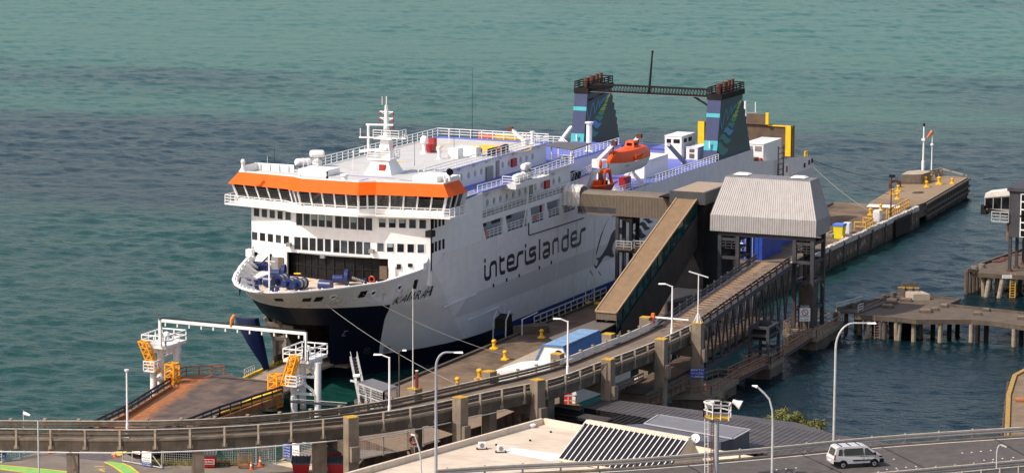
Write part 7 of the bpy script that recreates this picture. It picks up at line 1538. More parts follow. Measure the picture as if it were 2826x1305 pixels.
t = thing('tee_antenna', (pt_.x, pt_.y, 8.26), 'white T-shaped antenna on a tripod atop the pillar at the bridge end', 'antenna'); mb = MB(); mb.tube((pt_.x, pt_.y, 8.26), (pt_.x, pt_.y, hT), .09, .06); mb.build('post', 'white_paint', t); mb = MB(); a, b = PL('L', 895, 85, pt_, -FW), PL('L', 1055, 135, pt_, -FW); mb.bar(a, b, .12); mb.build('crossbar', 'white_paint', t); mb = MB()
for k in range(6): a_ = k*pi/3; mb.bar((pt_.x+.55*cos(a_), pt_.y+.55*sin(a_), 8.26), (pt_.x, pt_.y, 9.5), .05)
mb.build('tripod', 'white_paint', t)
# boom barrier on the viaduct
q = G('E', 1310, 560, BZ); e = G('E', 1840, 592, BZ); t = thing('boom_barrier', (q.x, q.y, VZ), 'white boom barrier with an orange head across the viaduct road', 'barrier'); mb = MB(); mb.bar((q.x, q.y, BZ+.15), (q.x, q.y, BZ+.85), .35); mb.build('head', MA.setdefault('cone_orange', mat('cone_orange', (.80, .13, .01), .5, .08)), t); mb = MB(); mb.bar((q.x, q.y, BZ+.4), (e.x, e.y, BZ+.3), .13, .18); mb.build('boom', 'white_paint', t); mb = MB(); mb.bar((q.x, q.y, VZ), (q.x, q.y, BZ+.2), .25); mb.build('post', 'galv', t)
q2_ = G('E', 1300, 625, BZ-.1); t = thing('red_sign', q2_, 'small red and white notice on the far viaduct guardrail by the boom barrier', 'sign'); mb = MB(); d = UR; mb.prism([q2_-d*.0+V((0,0,.1)), q2_+V((.9, .0, .1)), q2_+V((.9, .0, .75)), q2_+V((0, 0, .75))], (0, -.04, 0)); mb.build('board', 'red_paint', t); mb = MB(); text(mb, 'STOP', q2_+V((.1, -.06, .3)), (1, 0, 0), (0, 0, 1), .7, .28); mb.build('lettering', 'lens_white', t)
# ------------------------------------------------------------------ elevated road, guardrails, van
HW = 6.9
m = MT('road_asphalt', .8); n = m.noise(1.2, 5); tr = m.noise(.8, 3, (.5, .5, 1)); k = m.mix(n.step(.3, .7), (.070, .060, .054), (.098, .085, .076)); k = m.mix(tr.step(.45, .7)*.35, k, (.05, .044, .04)); m.base(k); m.bump(m.noise(14, 3), .15, .02); MA['road_asphalt'] = m.m
fe = [G('K', x, y, HW) for x, y in ((-900,1240),(-400,1205),(0,1180),(700,1160),(1500,1098),(2540,1008))]+[G('Q', x, y, HW) for x, y in ((1000,930),(1400,903),(2000,862),(2414,838),(2800,812))]
fe = smooth(resample(fe, 60), 20); d = (fe[-1]-fe[0]).normalized()
ne = offs(fe, 18.0); nn = V((-d.y, d.x, 0)); 
if (ne[30]-CAMP).length > (fe[30]-CAMP).length: ne = offs(fe, -18.0); sgn = -1
else: sgn = 1
mb = MB(); mb.grid([fe, ne], sgn > 0); mb.grid([at(fe, HW-.9), fe]); structure(mb.build('road', 'road_asphalt'))
def strip(P_, o0, o1, z, name, m):
    mb = MB(); mb.grid([at(offs(P_, sgn*o0), z), at(offs(P_, sgn*o1), z)], sgn > 0); return structure(mb.build(name, m))
strip(fe, .62, .78, HW+.006, 'edge_line', 'lens_white')
t = thing('road_parapet', fe[30], 'cracked concrete edge of the elevated road under the far guardrail', 'parapet'); mb = MB(); mb.grid([at(offs(fe, -sgn*.1), HW-1.2), at(offs(fe, -sgn*.1), HW+.16), at(offs(fe, sgn*.3), HW+.16), at(offs(fe, sgn*.3), HW)]); mb.build('kerb', 'concrete', t)
mb = MB()
for i in (14, 22, 33, 41, 52): a, b = fe[i]+nn*0, ne[i]; mb.bar((a.x, a.y, HW+.0), (a.lerp(b, .6).x-1.2, a.lerp(b, .6).y, HW+.0), .12, .014)
structure(mb.build('road_joint', 'black_paint'))
def highway_rail(P_, lab, front=1, gap=3.6, double=False):
    t = thing('guardrail', P_[30], lab, 'guardrail', 'galvanised guardrails of the elevated road'); add_ = guardrail(P_, front, HW+.45, HW+.95, 'galv_new', 'rail', t, 1, .07)
    mb = MB(); mb.grid([at(offs(P_, .02), HW+.96), at(offs(P_, -.14*front), HW+.96)]); mb.build('rail_top', 'galv_new', t)
    for p, d_ in along(P_, gap, 1.0):
        n_ = V((-d_.y, d_.x, 0))*front; c = p+n_*-.16; mb = MB(); mb.bar((c.x, c.y, HW+.1), (c.x, c.y, HW+1.05), .14, .16); mb.cbox((c.x, c.y, HW+.06), .5, .45, .08); mb.build('post', 'galv_new', t)
add('galv_new', (.33, .31, .285), .42, .12, 1.5)
highway_rail(offs(fe, sgn*.12), 'long two-beam guardrail along the far edge of the elevated road behind the van', sgn)
g1 = [G('Q', x, y, HW+.95) for x, y in ((-2600,1600),(-400,1330),(970,1190),(1500,1143),(2414,1062),(3000,1012))]; g1 = smooth(resample(g1, 60), 14)
highway_rail(at(g1, HW), 'nearest guardrail at the lower right corner, left rail of the median', sgn, 2.0)
g2 = [G('Q', x, y, HW+.95) for x, y in ((-2600,1660),(-300,1390),(1700,1188),(2414,1120),(3000,1066))]; g2 = smooth(resample(g2, 60), 14)
highway_rail(at(g2, HW), 'nearest guardrail at the lower right corner, right rail of the median', -sgn, 2.0)
mb = MB()
for x, y in ((60,1157),(148,1148),(245,1139),(1110,1152),(1200,1142),(1292,1133),(1385,1125),(1175,1056),(1828,997),(1917,990),(2005,981),(2098,972),(2035,1066),(2122,1058),(2210,1049),(2313,1040)): q = G('Q', x, y, HW); mb.lathe(q, [(.09, 0), (.09, .02), (.05, .035)], 8)
structure(mb.build('road_studs', 'lens_white'))
# the van
vq = G('Q', 655, 1150, HW); vf = G('Q', 1060, 1128, HW); vd = (vf-vq); vd.z = 0; vd.normalize(); vn = V((-vd.y, vd.x, 0)); vn = vn if vn.dot(FW) > 0 else -vn
VW = 1.95; VL = 5.0; vo = vq-vd*.55+vn*.05
van = thing('minibus_van', vo+vd*2.5+vn*VW/2, 'silver minibus van with dark side windows driving along the elevated road', 'van')
def vp(x, y, z): return vo+vd*x+vn*y+V((0, 0, z))
add('van_silver', (.50, .49, .50), .3, .04, dirt=(.3, .28, .26), damt=.25, streak=True)
prof = [(.05,.45),(.0,.95),(.12,1.15),(.38,1.95),(.6,2.03),(3.0,2.05),(3.45,1.95),(4.25,1.32),(4.75,1.12),(4.95,.85),(4.98,.45)]
mb = MB(); rows = []
for x, z in prof:
    tum = .16*max(0, (z-1.1))/.95; rows.append([vp(x, tum, z), vp(x, VW-tum, z)])
side0 = [r[0] for r in rows]; side1 = [r[1] for r in rows]
mb.grid(rows); mb.face(mb.vs(side0)); mb.face(mb.vs(side1)[::-1]); mb.quad(rows[0][0], rows[0][1], rows[-1][1], rows[-1][0]); mb.build('body', 'van_silver', van)
def vside(pts, name, m, off=-.015, parent=van):
    mb = MB(); mb.prism([vp(x, .16*max(0, z-1.1)/.95+off, z) for x, z in pts], vn*.012); return mb.build(name, m, parent)
vside([(1.05,1.22),(1.05,1.78),(1.2,1.85),(2.95,1.86),(2.95,1.2)], 'side_window', 'bridge_glass'); vside([(3.1,1.18),(3.1,1.84),(3.4,1.82),(4.05,1.28),(4.05,1.18)], 'side_window', 'bridge_glass')
vside([(.45,1.25),(.58,1.8),(.9,1.84),(.9,1.24)], 'side_window', 'bridge_glass')
mb = MB(); mb.quad(vp(.12, .3, 1.22), vp(.12, VW-.3, 1.22), vp(.33, VW-.35, 1.82), vp(.33, .35, 1.82)); mb.v = [p-vd*.03 for p in mb.v]; mb.build('rear_window', 'bridge_glass', van)
mb = MB(); mb.quad(vp(3.55, .22, 1.92), vp(3.55, VW-.22, 1.92), vp(4.22, VW-.2, 1.37), vp(4.22, .2, 1.37)); mb.v = [p+V((0, 0, .03))+vd*.02 for p in mb.v]; mb.build('windscreen', 'bridge_glass', van)
vside([(1.9,.68),(1.9,.8),(3.75,.78),(3.75,.66)], 'side_moulding', 'black_paint', -.03); vside([(.02,.9),(.1,1.35),(.24,1.35),(.16,.9)], 'tail_light', 'red_paint', -.02)
vside([(0,.42),(0,.72),(.75,.68),(.8,.42)], 'bumper', 'black_paint', -.02); vside([(4.5,.42),(4.6,.8),(4.98,.82),(4.98,.42)], 'bumper', 'black_paint', -.02); vside([(4.45,.98),(4.6,1.12),(4.85,1.0),(4.85,.9)], 'headlight', 'window_glass', -.02)
for x in (.95, 4.05):
    for y0, y1 in ((-.035, .22), (VW-.22, VW+.035)):
        mb = MB(); mb.tube(vp(x, y0, .34), vp(x, y1, .34), .34, .34, 18); w_ = mb.build('wheel', 'black_paint', van)
        ya = y0-.012 if y0 < 0 else y1+.012
        mb = MB(); mb.tube(vp(x, ya, .34), vp(x, (y0+y1)/2, .34), .2, .2, 14); mb.build('rim', 'grey_steel', w_)
        mb = MB(); mb.tube(vp(x, ya-.01 if y0 < 0 else ya+.01, .34), vp(x, (y0+y1)/2, .34), .07, .07, 8); mb.build('hub', 'black_paint', w_)
    vside([(x+.46*cos(a*pi/10), max(.4, .36+.46*sin(a*pi/10))) for a in range(11)], 'wheel_arch', 'black_paint', -.012)
for x in (3.02, 1.0, 4.12): vside([(x-.012, .5), (x+.012, .5), (x+.012, 1.75 if x < 4 else 1.2), (x-.012, 1.75 if x < 4 else 1.2)], 'door_gap', 'black_paint', -.014)
for x in (2.75, 3.2): vside([(x-.1, 1.05), (x+.1, 1.05), (x+.1, 1.1), (x-.1, 1.1)], 'door_handle', 'black_paint', -.03)
mb = MB(); mb.hexa([vp(4.0, -.22, 1.2), vp(4.12, -.22, 1.2), vp(4.1, -.02, 1.2), vp(3.98, -.02, 1.2), vp(4.0, -.22, 1.45), vp(4.12, -.22, 1.45), vp(4.1, -.02, 1.45), vp(3.98, -.02, 1.45)]); mb.build('door_mirror', 'black_paint', van)
mb = MB(); mb.quad(vp(-.02, .7, .62), vp(-.02, 1.25, .62), vp(-.02, 1.25, .76), vp(-.02, .7, .76)); mb.build('number_plate', 'lens_white', van)
mb = MB()
for x in (.9, 1.8, 2.7): mb.bar(vp(x, .3, 2.07), vp(x, VW-.3, 2.07), .06)
mb.build('roof_bar', 'black_paint', van)
# tall road lamps
p = G('Q', 604, 900, HW-.3); t = lamp(p, HZ(p, 'T', 390, 832), 3.1, UR, 'tall curved lamp post behind the van, rising in front of the basin', (.15, .07), True)
p = G('s', 1203, 1340, 5.0); t = lamp(p, HZ(p, 'Bc', 1300, 40), 1.75, UR, 'tall curved grey lamp post in front of the viaduct centre', (.16, .07), True, m='grey_galv') if MA.setdefault('grey_galv', mat('grey_galv', (.30, .31, .33), .45, .1)) else 0
p = G('s', 2130, 1322, HW); h = HZ(p, 'K', 2360, 300)
t = thing('street_lamp', p, 'tall lamp post leaning its arm to the left, right of the floodlight tower', 'lamp post', 'lamp posts of the terminal'); P_ = [PL('K', *k, p, -FW) for k in ((2505,1200), (2512,700), (2508,540), (2480,430), (2430,370), (2355,300))]; mb = MB(); mb.tube(P_[0], P_[1], .13, .11, 8)
for a, b in zip(P_[1:-1], P_[2:]): mb.tube(a, b, .1, .09, 8)
mb.build('post', 'galv', t); mb = MB(); a = P_[-1]; b = PL('K', 2300, 288, p, -FW); mb.tube(a, b, .16, .05, 8); mb.build('lamp_head', 'lens_white', t)
p = G('s', 2752, 1312, HW); t = thing('street_lamp', p, 'short grey lamp post over the median at the lower right corner', 'lamp post', 'lamp posts of the terminal'); P_ = [PL('Q', *k, p, -FW) for k in ((2152,1200), (2155,990), (2163,950), (2178,925), (2200,920))]; mb = MB()
for a, b in zip(P_[:-1], P_[1:]): mb.tube(a, b, .07, .06, 8)
mb.build('post', 'galv', t); mb = MB(); a = P_[-1]; b = PL('Q', 2248, 940, p, -FW); mb.bar(a, b, .16, .14); mb.build('lamp_head', 'pale_steel', t)
p = G('s', 1163, 1330, 4.8); t = thing('street_lamp', p, 'small bent lamp post in front of the white roof edge', 'lamp post', 'lamp posts of the terminal'); P_ = [PL('Bc', *k, p, -FW) for k in ((1082,1230), (1075,1100), (1065,980), (1040,900), (1018,830))]; mb = MB()
for a, b in zip(P_[:-1], P_[1:]): mb.tube(a, b, .08, .07, 8)
mb.build('post', 'galv', t); mb = MB(); mb.bar(P_[-1], PL('Bc', 978, 818, p, -FW), .22, .1); mb.build('lamp_head', 'lens_white', t)
p = G('s', 107, 1330, WZ+1.5); t = thing('galvanised_pole', p, 'thin grey pole with a green tag in front of the left part of the viaduct', 'pole'); mb = MB(); a = PL('A', 396, 1250, p, -FW); b = PL('A', 385, 640, p, -FW); mb.tube(a, b, .085, .075, 8); mb.build('post', 'galv', t); mb = MB(); mb.bar(PL('A', 350, 772, p, -FW), PL('A', 475, 755, p, -FW), .05, .12); mb.build('tag', MA.setdefault('tag_green', mat('tag_green', (.02, .09, .05), .6, .1)), t)
p = V(G('A', 247, 980, .8)); t = thing('camera_pole', p, 'thin pole with a white camera behind the far left guardrail', 'pole'); h = HZ(p, 'A', 247, 540); mb = MB(); mb.tube(p, (p.x, p.y, h), .07); mb.build('post', 'galv', t); mb = MB(); mb.tube((p.x, p.y-.1, h-.3), (p.x-.2, p.y-.9, h-.4), .2, .1); mb.build('camera', 'white_paint', t)
# ------------------------------------------------------------------ foreground buildings
RZ = 4.6
add('cream_wall', (.62, .53, .42), .7, .08, .8, dirt=(.3, .24, .18), damt=.35, streak=True)
m = MT('cream_roof', .55); st = (m.x*-.55+m.y*.835)*1.0; k = m.mix(m.noise(.5, 4).step(.3, .7), (.56, .465, .35), (.66, .56, .44)); rib = (m.noise(3.2, 2, (1, .10, 1), .5, R(60))).step(.54, .6); k = m.mix(rib*.28, k, (.36, .27, .19)); m.base(k); MA['cream_roof'] = m.m
def wl(c, pts, z): return [G(c, x, y, z) for x, y in pts]
crn = G('K', 175, 612, RZ+.6); lft = G('Bc', 340, 1188, RZ+.6); rgt = G('K', 600, 690, RZ+.6); d1 = (lft-crn).normalized(); d2 = (rgt-crn).normalized(); farR = crn+d2*34
wb = thing('white_building', crn, 'low cream building with a ribbed flat roof and parapet in the foreground', 'building')
far_l = crn+d1*36; fl = [crn, far_l, far_l+d2*34, farR]
mb = MB(); mb.poly([V((p.x, p.y, RZ)) for p in fl]); mb.build('roof', 'cream_roof', wb)
mb = MB(); mb.prism([V((p.x, p.y, -1)) for p in fl], (0, 0, RZ+.98)); mb.v = mb.v; mb2 = MB(); mb2.grid([[V((p.x, p.y, z)) for p in (far_l, crn, farR)] for z in (-1, RZ+.6)]); mb2.build('wall', 'cream_wall', wb)
mb = MB()
for a, b in ((far_l, crn), (crn, farR)):
    n_ = V((-(b-a).y, (b-a).x, 0)).normalized()*.35; n_ = n_ if n_.dot(far_l+d2*10-a) > 0 else -n_
    mb.hexa([V((a.x, a.y, RZ-.1)), V((b.x, b.y, RZ-.1)), V((b.x, b.y, RZ-.1))+n_, V((a.x, a.y, RZ-.1))+n_, V((a.x, a.y, RZ+.6)), V((b.x, b.y, RZ+.6)), V((b.x, b.y, RZ+.6))+n_, V((a.x, a.y, RZ+.6))+n_])
mb.build('parapet', 'cream_wall', wb)
mb = MB(); mb.poly([p+V((0, 0, .012)) for p in wl('Bc', ((1930,945), (2414,1010), (2380,1060), (2310,1075), (1860,990)), RZ)]); mb.poly([p+V((0, 0, .012)) for p in wl('Bc', ((1560,880), (2095,755), (2110,770), (1560,895)), RZ)]); mb.build('roof_patch', 'lens_white', wb)
for c, x, y, lab in (('Bc',1655,960,'left one of the two small air conditioning units on the cream roof'),('Bc',1835,990,'right air conditioning unit on a dark skid on the cream roof')):
    q = G(c, x, y, RZ); t = thing('air_conditioner', q, lab, 'air conditioner', 'air conditioners on the cream roof'); mb = MB(); mb.cbox(q+V((0, 0, .1)), .4, .72, .62, .5); mb.build('case', 'white_paint', t); mb = MB(); n_ = V((-cos(.5), -sin(.5), 0)); mb.tube(q+n_*.2+V((0, 0, .42)), q+n_*.22+V((0, 0, .42)), .22, .22, 14); mb.build('fan_grille', 'grey_steel', t); mb = MB(); mb.cbox(q, .7, 1.1, .1, .5); mb.build('skid', 'dark_steel', t)
q = G('Bc', 2128, 755, RZ); t = thing('roof_ventilator', q, 'white mushroom roof ventilator near the parapet corner', 'ventilator'); mb = MB(); mb.lathe(q, [(.28, 0), (.28, .15), (.46, .2), (.46, .34), (.3, .42), (.02, .45)], 14); mb.build('cowl', 'white_paint', t)
for c, x0, y0, y1 in (('K',258,765,665),('K',48,850,785),('Bc',1792,925,865)):
    q = G(c, x0, y0, RZ); t = thing('roof_aerial', q, 'thin white roof pipe standing on the cream roof', 'pipe', 'thin pipes on the cream roof'); mb = MB(); mb.tube(q, (q.x, q.y, HZ(q, c, x0, y1)), .035); mb.build('pipe', 'white_paint', t); mb = MB(); mb.lathe(q, [(.12, 0), (.12, .15), (.03, .2)], 8); mb.build('boot', 'black_paint', t)
# glazed lean-to
sA = G('K', 340, 1027, RZ+.3); sB0 = G('K', 960, 1130, RZ+.3); dS = (sB0-sA).normalized(); TZ = RZ+3.6; tA = G('K', 628, 650, TZ); tB = G('K', 1672, 828, TZ); LS = (tB-tA).length; dT = (tB-tA).normalized()
sB = sA+dT*LS
gz = thing('glazed_roof', sA, 'steep dark glazed roof with many white glazing bars on the cream building', 'glazed roof')
mb = MB(); mb.quad(sA, sB, tB, tA); mb.build('glass', MA.setdefault('dark_glaze', mat('dark_glaze', (.009, .010, .018), .5, .3, spec=.12)), gz)
nS = (sB-sA).cross(tA-sA).normalized(); nS = nS if nS.z > 0 else -nS
for i in range(21):
    a = sA.lerp(sB, i/20)+nS*.06; b = tA.lerp(tB, i/20)+nS*.06+V((0, 0, .12)); mb = MB(); mb.bar(a, b, .085, .08); mb.build('glazing_bar', 'white_paint', gz)
mb = MB(); mb.bar(tA+V((0, 0, -.02)), tB+V((0, 0, -.02)), .5, .35); mb.bar(sA-V((0, 0, .1)), sB-V((0, 0, .1)), .2, .25); mb.build('ridge_flashing', 'cream_wall', gz)
bk_ = V((-(dT).y, dT.x, 0)); bk_ = bk_ if bk_.dot(FW) > 0 else -bk_
g3 = G('K', 1850, 975, RZ+.3)
mb = MB(); mb.poly([sB-V((0, 0, .35)), V((tB.x, tB.y, RZ))+bk_*3.2, tB+bk_*.1, tB]); mb.poly([sA-V((0, 0, .35)), V((tA.x, tA.y, RZ))+bk_*3.2, tA+bk_*.1, tA]); mb.quad(tA+bk_*.1, tB+bk_*.1, V((tB.x, tB.y, RZ))+bk_*3.2, V((tA.x, tA.y, RZ))+bk_*3.2); mb.build('gable', 'cream_wall', gz)
q = PL('K', 1725, 820, tB+bk_*.6, -FW); t = thing('satellite_dish', q, 'white satellite dish at the right end of the glazed roof', 'satellite dish'); ax = (V((-FW.x, -FW.y, .35))-UR*.25).normalized(); mb = MB(); mb.lathe(q-ax*.1, [(.02, -.02), (.24, .015), (.43, .06), (.44, .08), (.42, .075), (.22, .035), (.02, .015)], 20, ax); mb.build('reflector', 'lens_white', t); mb = MB(); mb.bar(q-V((0, 0, .7)), q+ax*.8-V((0, 0, .45)), .05); mb.bar(q, (q.x, q.y, RZ+1.5), .08); mb.build('arm', 'galv', t)
# dark long roof and raised roof
DZr = 3.6
add('dark_roof', (.070, .062, .062), .6, .15, .8, dirt=(.16, .14, .13), damt=.3)
dr = wl('K', ((595,512), (810,420)), DZr)+[G('Q', 240, 705, DZr), G('Q', 640, 825, DZr), G('Q', 930, 868, DZr), G('Q', 1280, 935, DZr), G('K', 2500, 1000, DZr), G('K', 1330, 640, DZr), G('K', 1270, 622, DZr)]
t = thing('long_dark_roof', dr[0], 'long charcoal metal-roofed terminal building behind the cream roof', 'building')
mb = MB(); ds = (G('K', 2100, 640, DZr)-dr[1]); ds.z = 0
mb.poly(dr); mb.build('roof', 'dark_roof', t)
mb = MB(); a0, a1 = dr[1], G('Q', 640, 825, DZr); b0 = dr[0]; 
for i in range(46): p = a0.lerp(a1, i/45); e = (b0-a0)*(1 if i < 8 else 2.4); q = p+e; mb.bar(p+V((0, 0, .02)), q+V((0, 0, .02)), .05, .03)
mb.build('roof_seam', 'dark_roof', t)
mb = MB(); lp_ = [V((p.x, p.y, 0)) for p in dr]; 
for a, b in zip(lp_, lp_[1:]+lp_[:1]): mb.quad(a-V((0, 0, 2)), b-V((0, 0, 2)), b+V((0, 0, DZr-.05)), a+V((0, 0, DZr-.05)))
mb.build('wall', 'tower_dark', t)
RR = 5.4; rr_ = wl('K', ((1215,672), (1355,585), (2275,735), (2110,825)), RR)
t = thing('raised_roof', rr_[0], 'raised grey metal roof with a pale border above the charcoal roof', 'roof'); mb = MB(); mb.corr(rr_[0]+V((0, 0, .02)), rr_[3]+V((0, 0, .02)), rr_[2]+V((0, 0, .02)), rr_[1]+V((0, 0, .02)), 52, .03); mb.build('ribbed_top', MA.setdefault('rib_grey', mat('rib_grey', (.22, .215, .22), .5, .08)), t)
mb = MB()
for a, b in zip(rr_, rr_[1:]+rr_[:1]): mb.bar(a, b, .3, .1)
mb.build('border', MA.setdefault('border_grey', mat('border_grey', (.36, .35, .37), .5, .06)), t)
lo_ = wl('K', ((880,694), (1210,674), (2112,828), (1985,862), (1700,850)), RR-.1); mb = MB(); mb.poly(lo_); mb.build('lower_roof', MA.setdefault('slate_blue', mat('slate_blue', (.085, .088, .10), .55, .1)), t)
mb = MB(); lw = [lo_[0], lo_[1], rr_[1], rr_[2], rr_[3], lo_[3], lo_[4]]
for a, b in zip(lw, lw[1:]+lw[:1]): mb.quad(V((a.x, a.y, 1)), V((b.x, b.y, 1)), V((b.x, b.y, RR-.12)), V((a.x, a.y, RR-.12)))
mb.build('wall', 'slate_blue', t)
a = wl('K', ((235,492), (340,470), (575,488), (580,555)), 3.9); q = a[0]
bb = wl('K', ((232,492), (345,468), (590,500), (560,545)), 3.9); t = thing('black_clad_block', bb[0], 'low black slatted building between the viaduct pillar and the cream roof', 'building')
mb = MB(); pts = [V((p.x, p.y, 3.9)) for p in bb]
for a, b in zip(pts, pts[1:]+pts[:1]): mb.quad(V((a.x, a.y, -1)), V((b.x, b.y, -1)), b-V((0, 0, .1)), a-V((0, 0, .1)))
mb.build('wall', 'tower_dark', t); mb = MB(); mb.poly(pts); mb.build('roof', 'dark_panel', t)
mb = MB()
for k in range(8): z = .4+k*.4; mb.bar(V((pts[0].x, pts[0].y, z)), V((pts[3].x, pts[3].y, z)), .08)
mb.build('slat', 'dark_panel', t)
bb = wl('K', ((510,612), (600,575), (880,620), (790,665)), 3.4); t = thing('entrance_canopy', bb[0], 'small brown ribbed canopy in front of the charcoal roof', 'canopy'); mb = MB(); mb.prism(bb, (0, 0, -.25)); mb.build('slab', 'tower_dark', t); mb = MB(); mb.corr(bb[0]+V((0, 0, .01)), bb[3]+V((0, 0, .01)), bb[2]+V((0, 0, .01)), bb[1]+V((0, 0, .01)), 22, .05); mb.build('ribbed_top', MA.setdefault('can_brown', mat('can_brown', (.10, .08, .07), .7, .15)), t)
mb = MB()
for p in bb: mb.bar((p.x, p.y, 0), (p.x, p.y, 3.2), .2)
mb.build('canopy_posts', 'tower_dark', t)
# white hut with the red door, partly under the viaduct
q = G('K', 420, 468, 1.9); X_ = q.x; ya = q.y
t = thing('white_hut', q, 'white hut with a bright red door under the viaduct', 'hut'); wv = (G('K', 180, 462, 1.9)-G('K', 560, 478, 1.9)); wv.z = 0; wv.normalize(); a0 = G('K', 512, 470, 1.9); b0 = a0+wv*9; dp = V((.94, -.1, 0))
mb = MB(); mb.hexa([a0, b0, b0+dp*6, a0+dp*14, a0+V((0, 0, 3.4)), b0+V((0, 0, 3.4)), b0+dp*6+V((0, 0, 3.4)), a0+dp*14+V((0, 0, 3.4))]); mb.build('wall', 'white_paint', t)
nf = -V((FW.x, FW.y, 0)).normalized()*.08; dr0 = a0+wv*.55; mb = MB(); mb.prism([dr0, dr0+wv*2.5, dr0+wv*2.5+V((0, 0, 3.0)), dr0+V((0, 0, 3.0))], nf); do_ = mb.build('red_door', MA.setdefault('door_red', mat('door_red', (.62, .012, .015), .4, .05)), t)
for z in (.9, 2.0): mb = MB(); mb.prism([dr0+wv*.9+V((0, 0, z))+nf, dr0+wv*1.3+V((0, 0, z))+nf, dr0+wv*1.3+V((0, 0, z+.35))+nf, dr0+wv*.9+V((0, 0, z+.35))+nf], nf*.3); mb.build('notice', 'bellows', do_)
mb = MB(); c_ = G('K', 400, 478, 1.85); mb.prism([V((p.x, p.y, 1.6)) for p in (a0+wv*-.6, b0, b0+nf*14, a0+wv*-.6+nf*14)], (0, 0, .25)); mb.build('door_step', 'worn_yellow', t); railing([a0+nf*12+wv*2.6-V((0, 0, .05)), a0+nf*12-V((0, 0, .05)), a0+nf*1], 1.1, 2, 1, .05, m='galv', name='step_railing', parent=t)
# low road and ground under the viaduct
lr = [G('Y', *p, WZ) for p in ((150,1000), (330,900), (600,845), (700,780), (1145,560), (1150,660), (1060,840), (560,1085), (480,1120), (150,1120))]
t = thing('lower_roadway', lr[0], 'brown lower roadway running under the viaduct to the loading bridge', 'roadway'); mb = MB(); mb.slab([(p.x, p.y) for p in lr][::-1], WZ-.5, WZ-.01); mb.build('deck', MA.setdefault('brown_road', mat('brown_road', (.16, .085, .045), .85, .25, .7, dirt=(.07, .045, .03), damt=.5)), t)
wrail([G('Y', *p, WZ) for p in ((165,965), (525,790))], 1.0, 'guardrail', t, 'timber_pale', 1.6); wrail([G('Y', *p, WZ) for p in ((560,1085), (820,960), (1060,840))], 1.1, 'guardrail', t, 'timber', 1.6)
# floodlight tower
p = G('s', 1976, 1328, HW); t = thing('floodlight_tower', p, 'rusty steel floodlight tower with a caged platform and three lamps', 'floodlight tower'); zt_ = HZ(p, 'K', 1940, 655)
mb = MB(); mb.tube(p, (p.x, p.y, zt_), .24, .2, 12); mb.build('post', 'grey_galv', t)
def pf_(x, y, dd=0): return PL('K', x, y, p+FW*dd, -FW)
mb = MB(); f4_ = [pf_(1812, 605, -.6), pf_(1900, 635, -1.2), pf_(2065, 645, -.6), pf_(2085, 615, .6), pf_(1985, 590, .9), pf_(1845, 590, .6)]; mb.prism(f4_, (0, 0, .08)); pl2 = mb.build('platform', 'lichen', t); hh_ = HZ(p, 'K', 1812, 455)-HZ(p, 'K', 1812, 605)
railing(f4_+f4_[:1], hh_, 2, 1.0, .05, m='pale_steel', name='cage_railing', parent=pl2)
mb = MB()
for x in (1885, 1908): mb.bar(pf_(x, 1220, -.5), pf_(x, 560, -.5), .06)
for k in range(34): mb.bar(pf_(1885, 1200-k*19, -.5), pf_(1908, 1200-k*19, -.5), .05)
mb.build('ladder', 'rust_pipe', t)
mb = MB()
for x in (1822, 1855): mb.bar(pf_(x, 1220, -.2), pf_(x, 620, -.2), .045)
for k in range(8): mb.bar(pf_(1822, 1180-k*75, -.2), pf_(1855, 1180-k*75, -.2), .045)
mb.build('cable_riser', 'pale_steel', t)
for (x, y, dx, dz, big) in ((1915,460,-1,-.35,.42), (2105,445,1,-.45,.45), (2010,430,.0,.1,.5)):
    a = pf_(x, y); du = (UR*dx+V((0, 0, dz))+(V((FW.x, FW.y, 0))*-.3 if dx else V((FW.x, FW.y, 0))*1.0)).normalized(); mb = MB(); mb.tube(a, a+du*.35, .2, .25, 12); mb.tube(a+du*.35, a+du*.85, .25, big, 14); mb.build('floodlight', 'pale_steel' if dx else 'soot_black', t)
# waterside shrub
q = G('Q', 230, 770, 1.2); sh = thing('coastal_shrub', q, 'rounded olive green shrub at the water edge behind the charcoal roof', 'shrub'); rr = random.Random(11)
add('leaf_olive', (.115, .12, .022), .7, .45, 1.6); add('bark', (.06, .04, .03), .9, .2)
mb = MB(); blobs = []
for i in range(70):
    x = rr.uniform(20, 440); top = 655+max(0, (x-150))*.28-40*sin(pi*min(1, x/300)); b = G('Q', x, 775+x*.04, 1.0); hz_ = max(.6, HZ(b, 'Q', x, top)-1.0); f = rr.random()
    blobs.append((b+V((rr.uniform(-1.2, 1.8), rr.uniform(-.7, .7), hz_*(.25+.62*f))), .35+.25*rr.random()))
for c, r in blobs:
    for k in range(70):
        d = V((rr.gauss(0, 1), rr.gauss(0, 1), rr.gauss(0, 1)+.4)).normalized(); p_ = c+d*r*(.75+.35*rr.random()); a = d.orthogonal().normalized(); a = Matrix.Rotation(rr.uniform(0, 6.3), 3, d) @ a; b_ = d.cross(a); nrm = (d+V((rr.uniform(-.6, .6), rr.uniform(-.6, .6), rr.uniform(-.3, .6)))); s_ = .06+.05*rr.random(); t_ = a*s_; u_ = (b_+nrm*.4).normalized()*s_*1.7; mb.quad(p_-t_, p_+u_*.9, p_+t_, p_-u_*.9)
mb.build('foliage', 'leaf_olive', sh); mb = MB()
for k in range(5): b = G('Q', 60+k*90, 780, .8); mb.tube(b, b+V((.2, .2, 1.2)), .09, .05, 6)
mb.build('stem', 'bark', sh)
